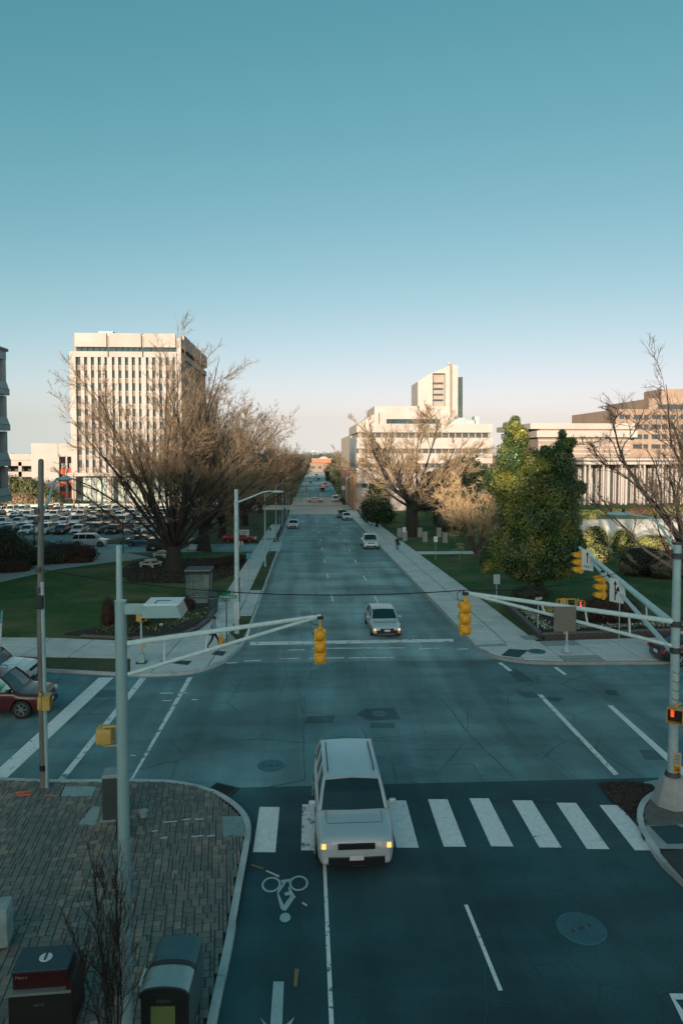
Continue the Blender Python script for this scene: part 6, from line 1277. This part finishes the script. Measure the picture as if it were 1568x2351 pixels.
# right lawn bare tree
g = gg(945, 1233)
make_tree('bare_tree', (g.x, g.y, gz(g.y) + .1), 38, 'wide bare oak behind the stone bollards on the right lawn', 22.5, 18, [dict(n=8, a=.55, l=.55, f0=.2, r=.5, w=.11, k=6, s=5), dict(n=11, a=.55, l=.55, f0=.15, r=.5, w=.12, k=5, s=3, rmin=.032), dict(n=10, a=.6, l=.6, f0=.1, r=.55, w=.14, k=4, s=3, rmin=.024)], 5.2, .78, BARK_D, TWIG_O, (.30, 1.5), .035, stem_r=.21, stem_len=.90, wob0=.10).scale = (1.28, 1.28, 1.0)
# big bare tree leaning in at the right edge
g = Vector((25.0, 41.5, 0))
make_tree('bare_tree', (g.x, g.y, 0), 47, 'dark bare tree reaching in over the signal pole at the right edge', 20, 15, [dict(n=7, a=.6, l=.6, f0=.15, r=.5, w=.16, k=6, s=5), dict(n=9, a=.65, l=.6, f0=.15, r=.5, w=.16, k=5, s=4, rmin=.02), dict(n=9, a=.7, l=.6, f0=.1, r=.55, w=.18, k=4, s=3, rmin=.012)], 4.6, .55, mat('shade_toned_bark', (.018, .016, .016), .95, (.032, .027, .025), 5., bump=.5), mat('dark_twig', (.075, .058, .046), .95, (.12, .09, .07), 2.), (.15, 1.35), .02, stem_r=.20, stem_len=.90, lean=(-.9, -.3), wob0=.12)  # bark colour darkened to stand in for shade on this tree
# golden twiggy small tree
g = gg(1085, 1262); g2 = Vector((P(1090, 1262, 78).x, 78, gz(78)))
make_tree('golden_shrub_tree', (g2.x, g2.y, gz(78) + bank(g2.x, 78)), 52, 'low wide leafless tree with golden sunlit twigs left of the magnolia', 11.0, 22, [dict(n=9, a=.5, l=.6, f0=.2, r=.55, w=.1, k=4, s=4), dict(n=9, a=.55, l=.55, f0=.15, r=.5, w=.14, k=4, s=3, rmin=.012), dict(n=9, a=.6, l=.6, f0=.1, r=.6, w=.16, k=3, s=3, rmin=.010)], .8, .16, BARK, TWIG_G, (.2, 1.25), .02, stem_r=.09, stem_len=.85, wob0=.09)
# sapling in the left foreground
q = P(262, 2300, 11.9)
make_tree('bare_sapling', (q.x + .05, 11.6, .13), 63, 'thin bare sapling with many fine upright twigs in the lower left foreground', 3.7, 8, [dict(n=11, a=.35, l=.45, f0=.2, r=.55, w=.08, k=5, s=4, lift=.4), dict(n=8, a=.45, l=.55, f0=.15, r=.6, w=.12, k=4, s=3, rmin=.0028, lift=.3), dict(n=5, a=.5, l=.5, f0=.1, r=.6, w=.12, k=3, s=3, rmin=.002, lift=.2)], .25, .03, mat('sapling_bark', (.018, .013, .012), .9), mat('sapling_twig', (.025, .018, .016), .9), (.03, .30), .015, stem_r=.012, stem_len=1.0, wob0=.05)
# --- leafy plants
def leaves(lobes, n, size, seed, shell=.55, fold=.25, clump=0.):
    rg = np.random.default_rng(seed); lob = np.array(lobes, float); w = (lob[:, 3] * lob[:, 4] * lob[:, 5]) ** (2 / 3); idx = rg.choice(len(lob), n, p=w / w.sum())
    u = rg.normal(0, 1, (n, 3)); u /= np.linalg.norm(u, axis=1, keepdims=True); r = (shell + (1 - shell) * rg.random(n)) * (1 + rg.normal(0, .05, n)); 
    if clump:
        f = np.sin(u[:, 0] * 7 + idx) * np.sin(u[:, 1] * 6.1 + 2 * idx) * np.sin(u[:, 2] * 6.7 + 1.3 * idx); r *= 1 + clump * f
    c = lob[idx, :3] + u * lob[idx, 3:6] * r[:, None]
    nrm = u + rg.normal(0, .42, (n, 3)); nrm[:, 2] += .25; nrm /= np.linalg.norm(nrm, axis=1, keepdims=True)
    a = rg.normal(0, 1, (n, 3)); a -= nrm * (a * nrm).sum(1, keepdims=True); a /= np.linalg.norm(a, axis=1, keepdims=True); b = np.cross(nrm, a); s = size * rg.uniform(.6, 1.3, n)[:, None]
    V = np.stack([c - a * s, c + b * s * .45 + nrm * s * fold * .3, c + a * s, c - b * s * .45 + nrm * s * fold * .3], 1).reshape(-1, 3)
    return V, np.arange(n * 4).reshape(-1, 4)
def leafy(name, loc, lobes, n, size, m, seed, label, cat='tree', trunk=None, group=None, shell=.55, clump=.25, core=None, rz=0):
    t = thing(name, loc, rz, label, cat, group); V, Q = leaves(lobes, n, size, seed, shell, clump=clump); o = link('foliage', mesh_arrays('foliage', V, Q), m, t)
    if core:
        b = MB(); [b.ell(l_[:3], (l_[3] * core, l_[4] * core, l_[5] * core), 10, 6) for l_ in lobes]; b.build('inner_shade_core', mat('inner_shade', (.012, .018, .012), 1.), t)  # dark solid cores paint the shade inside the foliage
    if trunk: MB().tube([(0, 0, -.1), (0, 0, trunk[0])], [trunk[1] * 1.2, trunk[1] * .8], 8).build('trunk', BARK_D, t)
    return t
MAG = mat('magnolia_leaf', (.014, .038, .017), .40, (.075, .125, .030), 1.3, c3=(.26, .25, .045), scale3=.45, spec=.5)
m_ = MATS['magnolia_leaf']
DG = mat('dark_leaf', (.020, .038, .016), .6, (.045, .068, .022), 1.2); CED = mat('cedar_leaf', (.018, .032, .022), .8, (.035, .052, .03), 1.); HG = mat('hedge_leaf', (.26, .31, .08), .7, (.36, .36, .11), 1.4, c3=(.40, .32, .12), scale3=.5)
RBU = mat('russet_leaf', (.045, .022, .018), .8, (.075, .04, .028), 2.); GB = mat('bush_leaf', (.022, .035, .022), .7, (.045, .06, .03), 2.)
MY = 54.; mg = P(1238, 1382, MY); mz = gz(MY) + .12
def lob(u, v, dy, ru, rv, ry=None):  # lobe given by where it shows, radius in frame units
    q = P(u, v, MY + dy); k = MY / F; return (q.x - mg.x, MY + dy - mg.y, q.z - mz, ru * k, (ry or ru) * k, rv * k)
ML = [lob(1190, 1005, 0, 26, 32), lob(1172, 1045, -1, 34, 36), lob(1212, 1068, 1, 42, 44), lob(1140, 1105, -.5, 34, 36), lob(1185, 1120, 0, 58, 60), lob(1275, 1050, 1, 34, 34), lob(1292, 1070, .5, 34, 38), lob(1292, 1022, 1.5, 20, 24), lob(1238, 1062, 1, 30, 32), lob(1262, 1130, .5, 60, 56), lob(1305, 1130, 1, 32, 60),
      lob(1215, 1190, 0, 80, 70), lob(1280, 1195, .5, 58, 64), lob(1190, 1260, -.5, 76, 58), lob(1265, 1255, .2, 70, 62), lob(1310, 1240, .5, 30, 55), lob(1150, 1265, 0, 38, 44), lob(1215, 1305, -.2, 58, 36), lob(1275, 1300, .3, 48, 34), lob(1128, 1290, 0, 22, 24)]
mr = random.Random(5)
for _ in range(90):
    l_ = mr.choice(ML); a_ = mr.uniform(0, 6.28); el_ = mr.uniform(-.9, 1.3); rr_ = mr.uniform(.22, .5)
    ML.append((l_[0] + l_[3] * .95 * math.cos(a_) * math.cos(el_), l_[1] + l_[4] * .95 * math.sin(a_) * math.cos(el_), l_[2] + l_[5] * .95 * math.sin(el_), rr_, rr_, rr_ * 1.1))
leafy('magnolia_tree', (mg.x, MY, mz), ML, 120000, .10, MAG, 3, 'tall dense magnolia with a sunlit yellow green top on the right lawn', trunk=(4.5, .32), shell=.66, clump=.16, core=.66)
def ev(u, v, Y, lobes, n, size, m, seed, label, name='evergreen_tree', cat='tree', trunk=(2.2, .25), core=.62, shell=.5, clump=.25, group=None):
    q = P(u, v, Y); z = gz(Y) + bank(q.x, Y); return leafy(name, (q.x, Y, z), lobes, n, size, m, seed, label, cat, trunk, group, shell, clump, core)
ev(865, 1190, 122, [(0, 0, 4.5, 2.4, 2.2, 3.6), (-1.2, 0, 3, 2., 2, 2.4), (1.4, .2, 2.6, 2., 2, 2.2), (.2, 0, 7, 1.5, 1.5, 1.8)], 9000, .24, DG, 5, 'round dark holly tree left of the wide bare oak')
ev(1000, 1190, 126, [(0, 0, 6, 3.4, 3, 3.0), (2.5, 0, 5, 3.2, 3, 2.2), (-2.8, 0, 4.6, 3, 3, 2.2), (5.2, 0, 6.2, 3.2, 3, 1.6), (-.5, 0, 8.4, 2.2, 2, 1.6), (6.5, 1, 3.6, 2.6, 2.4, 1.4), (3, 0, 8.3, 2.6, 2, 1.2)], 15000, .26, CED, 6, 'spreading dark cedar behind the wide bare oak', trunk=(5, .4))
ev(1065, 1150, 140, [(0, 0, 8, 3.5, 3, 1.6), (-3, 0, 6.4, 3.4, 3, 1.5), (3.4, 0, 6.2, 3, 3, 1.8), (1, 0, 4.2, 4, 3, 1.8)], 9000, .28, mat('pine_leaf', (.05, .065, .03), .8, (.08, .09, .045), 1.2), 7, 'loose green pine between the civic building and the golden tree')
ev(1030, 1200, 110, [(0, 0, 1.4, 2.2, 1.6, 1.3), (2.4, 0, 1.1, 1.8, 1.4, 1.1)], 2500, .16, CED, 17, 'low dark juniper under the cedar', trunk=None, cat='bush', name='bush')
ev(763, 1110, 330, [(0, 0, 5.5, 4, 4, 4.5), (1, 0, 3, 4.5, 4, 3)], 2600, .6, DG, 8, 'round dark evergreen beside the distant street')
ev(70, 1110, 190, [(0, 0, 5, 4, 3, 3), (-5, 0, 5.6, 4, 3, 3.2), (4.5, 0, 3.2, 3, 3, 2.3), (-9, 0, 5, 4, 3, 4)], 9000, .30, mat('olive_leaf', (.07, .085, .03), .7, (.13, .13, .05), .8), 9, 'sunlit olive green tree beside the white annex')
ev(45, 1135, 183, [(0, 0, 2, 5, 2, 2.2), (7, 0, 1.5, 4, 2, 1.6)], 4000, .26, mat('dry_leaf', (.24, .17, .10), .9, (.32, .23, .14), 1.), 10, 'pale dry shrubs on the bank left of the annex', 'shrub', 'bush', None)
ev(165, 1140, 183, [(0, 0, 1.4, 3, 1.4, 1.2), (4.5, 0, 1.1, 3, 1.4, .9), (-3, 0, 2.6, 1.5, 1.2, 1.5)], 3500, .2, GB, 11, 'green shrubs before the left corner of the office tower', 'shrub', 'bush', None)
for i, (u, v, Y, r, h, m, lab) in enumerate(((150, 1278, 78, 3.4, 2.2, RBU, 'large dark russet bush at the upper edge of the left lawn'), (105, 1290, 76, 2.6, 1.7, GB, 'dark bush left of the russet one'), (50, 1290, 75, 3.0, 2.3, GB, 'dark bush near the left picture edge'), (-5, 1270, 72, 3.2, 4.6, DG, 'tall dark shrub cut by the left picture edge'), (185, 1292, 76.5, 1.2, .7, RBU, 'small low clump right of the russet bush'), (10, 1300, 70, 2.4, 1.4, RBU, 'low dark bush under the tall left edge shrub'))):
    ev(u, v, Y, [(0, 0, h * .5, r, r * .7, h * .55), (r * .5, .3, h * .35, r * .6, r * .5, h * .45), (-r * .5, -.2, h * .4, r * .6, r * .5, h * .45)], int(1500 * r), .11, m, 30 + i, lab, 'bush', 'bush', None, .8, .8, .12)
for i, (u, v, Y, r, h, m, lab) in enumerate(((1366, 1255, 80, 1.75, 3.7, HG, 'big rounded sunlit hedge behind the arm tip'), (1431, 1255, 82, 1.7, 3.0, HG, 'rounded sunlit hedge right of the biggest one'), (1372, 1290, 73, 1.5, 2.0, HG, 'low yellow green mound under the sunlit hedges'), (1478, 1310, 64, 2.6, 2.9, GB, 'tall loose dark shrub behind the mast arm'), (1545, 1300, 62, 2.4, 2.9, GB, 'dark shrub at the right edge behind the pole'), (1500, 1230, 84, 2.2, 1.6, HG, 'sunlit hedge by the pale path at the right edge'), (1345, 1195, 92, 1.6, 1.4, HG, 'small hedge beside the pale path'), (1400, 1180, 101, 2.6, 1.1, HG, 'low sunlit planting under the colonnade, left'), (1470, 1172, 103, 3.0, 1.0, mat('rust_leaf', (.20, .07, .04), .8, (.17, .12, .05), 1.2), 'reddish planting under the colonnade, middle'), (1540, 1175, 102, 3.0, 1.2, HG, 'low sunlit planting under the colonnade, right'))):
    ev(u, v, Y, [(0, 0, h * .5, r, r * .8, h * .55), (r * .45, .3, h * .4, r * .6, r * .5, h * .5), (-r * .45, -.2, h * .42, r * .6, r * .5, h * .5)], int(2400 * r), .085, m, 60 + i, lab, 'hedge', 'hedge', None, .84, .84, .05)
ev(1330, 1230, 82, [(0, 0, 1.6, 1.6, 1.2, 1.5), (-2, 0, 1.2, 1.5, 1.2, 1.2)], 3000, .12, DG, 81, 'dark green shrub just right of the magnolia', 'shrub', 'bush', None)
leafy('conifer', (*G(249, 1447)[:2], .12), [(0, 0, .9, .42, .42, .95), (0, 0, .5, .5, .5, .6)], 3500, .05, RBU, 90, 'small dark upright conifer in the left flower bed', 'bush', (.4, .05), core=.8, shell=.8)
leafy('conifer', (*G(322, 1448)[:2], .12), [(0, 0, .8, .75, .7, .85), (0, 0, .5, .8, .75, .5)], 4500, .05, GB, 91, 'broad dark conifer beside the short left signal post', 'bush', (.4, .05), core=.8, shell=.8)
leafy('bush', (*G(415, 1415)[:2], .12), [(0, 0, .5, .9, .7, .6), (.5, .2, .4, .6, .5, .4)], 3500, .05, RBU, 92, 'low dark bush in the left bed by the shelter', 'bush', None, core=.8, shell=.8)
# azalea shrub row dark on the mulch
for i in range(4):
    g = G(480 + i * 22, 1305 - i * 5); leafy('bush', (g.x, g.y, gz(g.y) + .1), [(0, 0, .35, 1.3, .8, .42)], 1700, .06, RBU, 95 + i, ['first low russet bush of the mulch bed, leftmost', 'second low russet bush of the mulch bed', 'third low russet bush of the mulch bed', 'fourth low russet bush of the mulch bed, nearest the sidewalk'][i], 'bush', group='russet bushes in the mulch bed', core=.8, shell=.8)
# --- planters
SOIL = mat('bed_soil', (.022, .019, .018), 1., (.045, .036, .032), 6., bump=.6)
BW_ = mat('planter_brick', (.040, .044, .044), .9, (.095, .085, .08), 5., bump=.2); CAPM = mat('planter_cap', (.11, .11, .105), .9, (.15, .15, .14), 4.)
def planter(name, uv, label, h, nbrick, closed=True, w=.22):
    pts = XY(*uv); cx_ = sum(p_[0] for p_ in pts) / len(pts); cy_ = sum(p_[1] for p_ in pts) / len(pts); z = gz(cy_) + .1
    t = thing(name, (cx_, cy_, z), 0, label, 'planter'); L = [(x - cx_, y - cy_) for x, y in pts]
    b = MB(); b.prism(L, 0, h - .08); b.build('soil', SOIL, t)
    return t, L, z
def wall_run(t, a, b_, h, rows_, bl=.42, m=BW_):
    a, b_ = Vector(a), Vector(b_); L = (b_ - a).length; d = (b_ - a) / L; ang_ = math.atan2(d.y, d.x); n = max(1, int(L / bl)); hh = h / rows_; me = boxmesh('brick', (L / n - .015, .2, hh - .012), m)
    for r_ in range(rows_):
        for i in range(n):
            p_ = a + d * (L / n * (i + .5 + (.5 if r_ % 2 and i < n - 1 else 0) * 1)); inst('brick', me, None, t, (p_.x, p_.y, hh * (r_ + .5)), ang_)
    MB().box(((a.x + b_.x) / 2, (a.y + b_.y) / 2, h + .03), (L + .12, .28, .06), ang_).build('coping', CAPM, t)
t, L, z = planter('flower_planter', [(1170, 1402), (1240, 1468), (1262, 1473), (1700, 1457), (1700, 1440), (1440, 1428), (1300, 1400)], 'raised dark brick planter edged with white flowers on the right corner', .45, 40)
W_ = [tuple(Vector(G(*p_)[:2]) - Vector(t.location[:2])) for p_ in ((1160, 1402), (1241, 1474), (1700, 1459))]
wall_run(t, W_[0], W_[1], .45, 3); wall_run(t, W_[1], W_[2], .45, 3)
fr_ = np.random.default_rng(4); 
def flowers(parent, pts, n, spread, z, cols, size=.035, seed=1):
    rg = np.random.default_rng(seed)
    for ci, (m, share) in enumerate(cols):
        k = int(n * share); seg = rg.integers(0, len(pts) - 1, k); f = rg.random(k); A_ = np.array(pts); lens = np.linalg.norm(A_[1:] - A_[:-1], axis=1); seg = rg.choice(len(lens), k, p=lens / lens.sum())
        c = A_[seg] * (1 - f)[:, None] + A_[seg + 1] * f[:, None] + rg.normal(0, spread, (k, 2)); c3 = np.concatenate([c, (z + rg.uniform(0, .12, k))[:, None]], 1)
        nr = rg.normal(0, .5, (k, 3)); nr[:, 2] += 1; nr[:, 1] -= .4; nr /= np.linalg.norm(nr, axis=1, keepdims=True); a = np.cross(nr, [0, 1., 0]); a /= np.linalg.norm(a, axis=1, keepdims=True); b = np.cross(nr, a); s = size * rg.uniform(.6, 1.4, k)[:, None]
        V = np.stack([c3 - a * s - b * s, c3 + a * s - b * s, c3 + a * s + b * s, c3 - a * s + b * s], 1).reshape(-1, 3); o = link('flowers', mesh_arrays('flowers', V, np.arange(4 * k).reshape(-1, 4)), m, parent); o['kind'] = 'stuff'
WF = mat('white_flower', (.50, .55, .55), .8); LF = mat('leaf_flower', (.05, .08, .03), .8, (.09, .12, .04), 4.); YF_ = mat('yellow_flower', (.45, .42, .15), .8)
line = [tuple(Vector(G(*p_)[:2]) - Vector(t.location[:2])) for p_ in ((1195, 1412), (1255, 1460), (1700, 1446))]
flowers(t, line, 5200, .20, .40, [(LF, .66), (WF, .26), (YF_, .04)], .032, 3)
def shrub_at(u, v, lob_, n, s, m, seed, lab):
    g = G(u, v); leafy('shrub', (g.x, g.y, gz(g.y) + .45), lob_, n, s, m, seed, lab, 'bush', None, core=.75, shell=.8)
shrub_at(1395, 1440, [(0, 0, .8, 1.9, 1.2, .95), (1.0, 0, .6, 1.2, 1, .7)], 5000, .07, RBU, 101, 'big dark shrub in the brick planter behind the thin sign post'); shrub_at(1262, 1428, [(0, 0, .3, .6, .5, .35)], 1500, .05, HG, 102, 'small yellow green shrub in the planter, left of the sign back'); shrub_at(1330, 1442, [(0, 0, .25, .6, .5, .3)], 1500, .05, GB, 103, 'small green shrub in the planter, right of the sign back'); shrub_at(1218, 1392, [(0, 0, .5, 1.5, 1.0, .6)], 2600, .07, GB, 104, 'dark low shrub at the back corner of the planter')
t, L, z = planter('flower_bed', [(150, 1462), (300, 1472), (420, 1463), (470, 1440), (497, 1405), (480, 1395), (430, 1400), (380, 1415), (300, 1440), (215, 1450)], 'curved dark flower bed with low stone edging on the left corner', .26, 20)
E_ = [tuple(Vector(G(*p_)[:2]) - Vector(t.location[:2])) for p_ in ((190, 1469), (300, 1474), (360, 1472), (420, 1464), (455, 1450), (478, 1432), (497, 1404))]
for a_, c_ in zip(E_, E_[1:]): wall_run(t, a_, c_, .22, 2, .34)
flowers(t, [tuple(Vector(G(*p_)[:2]) - Vector(t.location[:2])) for p_ in ((240, 1455), (350, 1450), (430, 1435), (470, 1412))], 1600, .55, .2, [(LF, .9), (WF, .03), (YF_, .02)], .035, 6)
RK = mat('pale_rock', (.42, .46, .44), .9)
for i, (u, v) in enumerate(((383, 1434), (365, 1436), (408, 1425), (437, 1412), (447, 1404), (270, 1449), (371, 1454))):
    g = G(u, v); t = thing('pale_stone', (g.x, g.y, .34), rnd.uniform(0, 6), ['large pale stone in the left flower bed', 'pale stone left of the large one in the flower bed', 'pale stone right of the large one in the flower bed', 'pale stone near the shelter end of the flower bed', 'topmost pale stone of the flower bed', 'pale stone at the left end of the flower bed', 'small pale stone near the bed edging'][i], 'stone', 'pale stones in the flower bed'); MB().ell((0, 0, .04), ((.20 if i == 0 else .13), .09, .09), 8, 5).build('stone', RK, t, smooth=True)
# --- fallen leaves on the lawns
rg_ = np.random.default_rng(77)
def litter(name, x0, x1, y0, y1, n, m, zf, label, s0=.05):
    x = rg_.uniform(x0, x1, n); y = rg_.uniform(y0, y1, n); z = np.array([zf(a, b) for a, b in zip(x, y)]); c = np.stack([x, y, z + .02], 1); a = rg_.normal(0, 1, (n, 3)); a[:, 2] *= .35; a /= np.linalg.norm(a, axis=1, keepdims=True); nn_ = np.stack([np.zeros(n), np.zeros(n), np.ones(n)], 1); b = np.cross(nn_, a); s = s0 * rg_.uniform(.6, 1.5, n)[:, None]
    V = np.stack([c - a * s, c + b * s * .6, c + a * s, c - b * s * .6], 1).reshape(-1, 3); o = link(name, mesh_arrays(name, V, np.arange(4 * n).reshape(-1, 4)), m); tag(o, label, 'leaves', kind='stuff')
FL = mat('fallen_leaf', (.14, .10, .06), .9, (.22, .16, .09), 3.)
litter('fallen_leaves', 13.6, 36, 41, 81, 5200, FL, lawn_f, 'tan fallen leaves scattered over the right lawn', .07)
litter('fallen_leaves', -20, -7, 62, 80, 3200, FL, lambda x, y: gz(y) + .13, 'tan fallen leaves under the largest bare tree', .07)
litter('fallen_leaves', XL_F + .1, XL_F + .5, 42, 84, 500, FL, lambda x, y: gz(y), 'fallen leaves along the left gutter', .05)
litter('fallen_leaves', XR_F - .5, XR_F - .08, 43, 110, 900, FL, lambda x, y: gz(y), 'fallen leaves along the right gutter', .05)
# --- distant woods
def woods(name, x0, x1, y0, y1, n, h, m, label, seed):
    rg = np.random.default_rng(seed); c = np.stack([rg.uniform(x0, x1, n), rg.uniform(y0, y1, n)], 1); z0_ = np.array([gz(y) + hill(x, y) for x, y in c]); lobes = [(x, y, z + h * .55, rg.uniform(3, 6) * 1.6, rg.uniform(3, 6) * 1.6, h * .55 * rg.uniform(.7, 1.2)) for (x, y), z in zip(c, z0_)]
    V, Q = leaves(lobes, n * 60, 1.1, seed, .7); o = link(name, mesh_arrays(name, V, Q), m); tag(o, label, 'woods', kind='stuff')
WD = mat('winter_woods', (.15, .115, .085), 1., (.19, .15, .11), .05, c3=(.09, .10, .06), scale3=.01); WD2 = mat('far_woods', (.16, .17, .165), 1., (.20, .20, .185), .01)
woods('distant_woods', -700, -35, 330, 520, 260, 12, WD, 'brown winter woods behind the office tower', 1); woods('distant_woods', 45, 700, 330, 560, 300, 12, WD, 'brown winter woods behind the civic building', 2)
woods('distant_woods', -30, 60, 680, 900, 90, 13, WD, 'brown winter trees closing the end of the street', 3); woods('distant_woods', -1800, 1800, 1300, 2100, 900, 10, WD2, 'hazy wooded ridge along the horizon', 4)
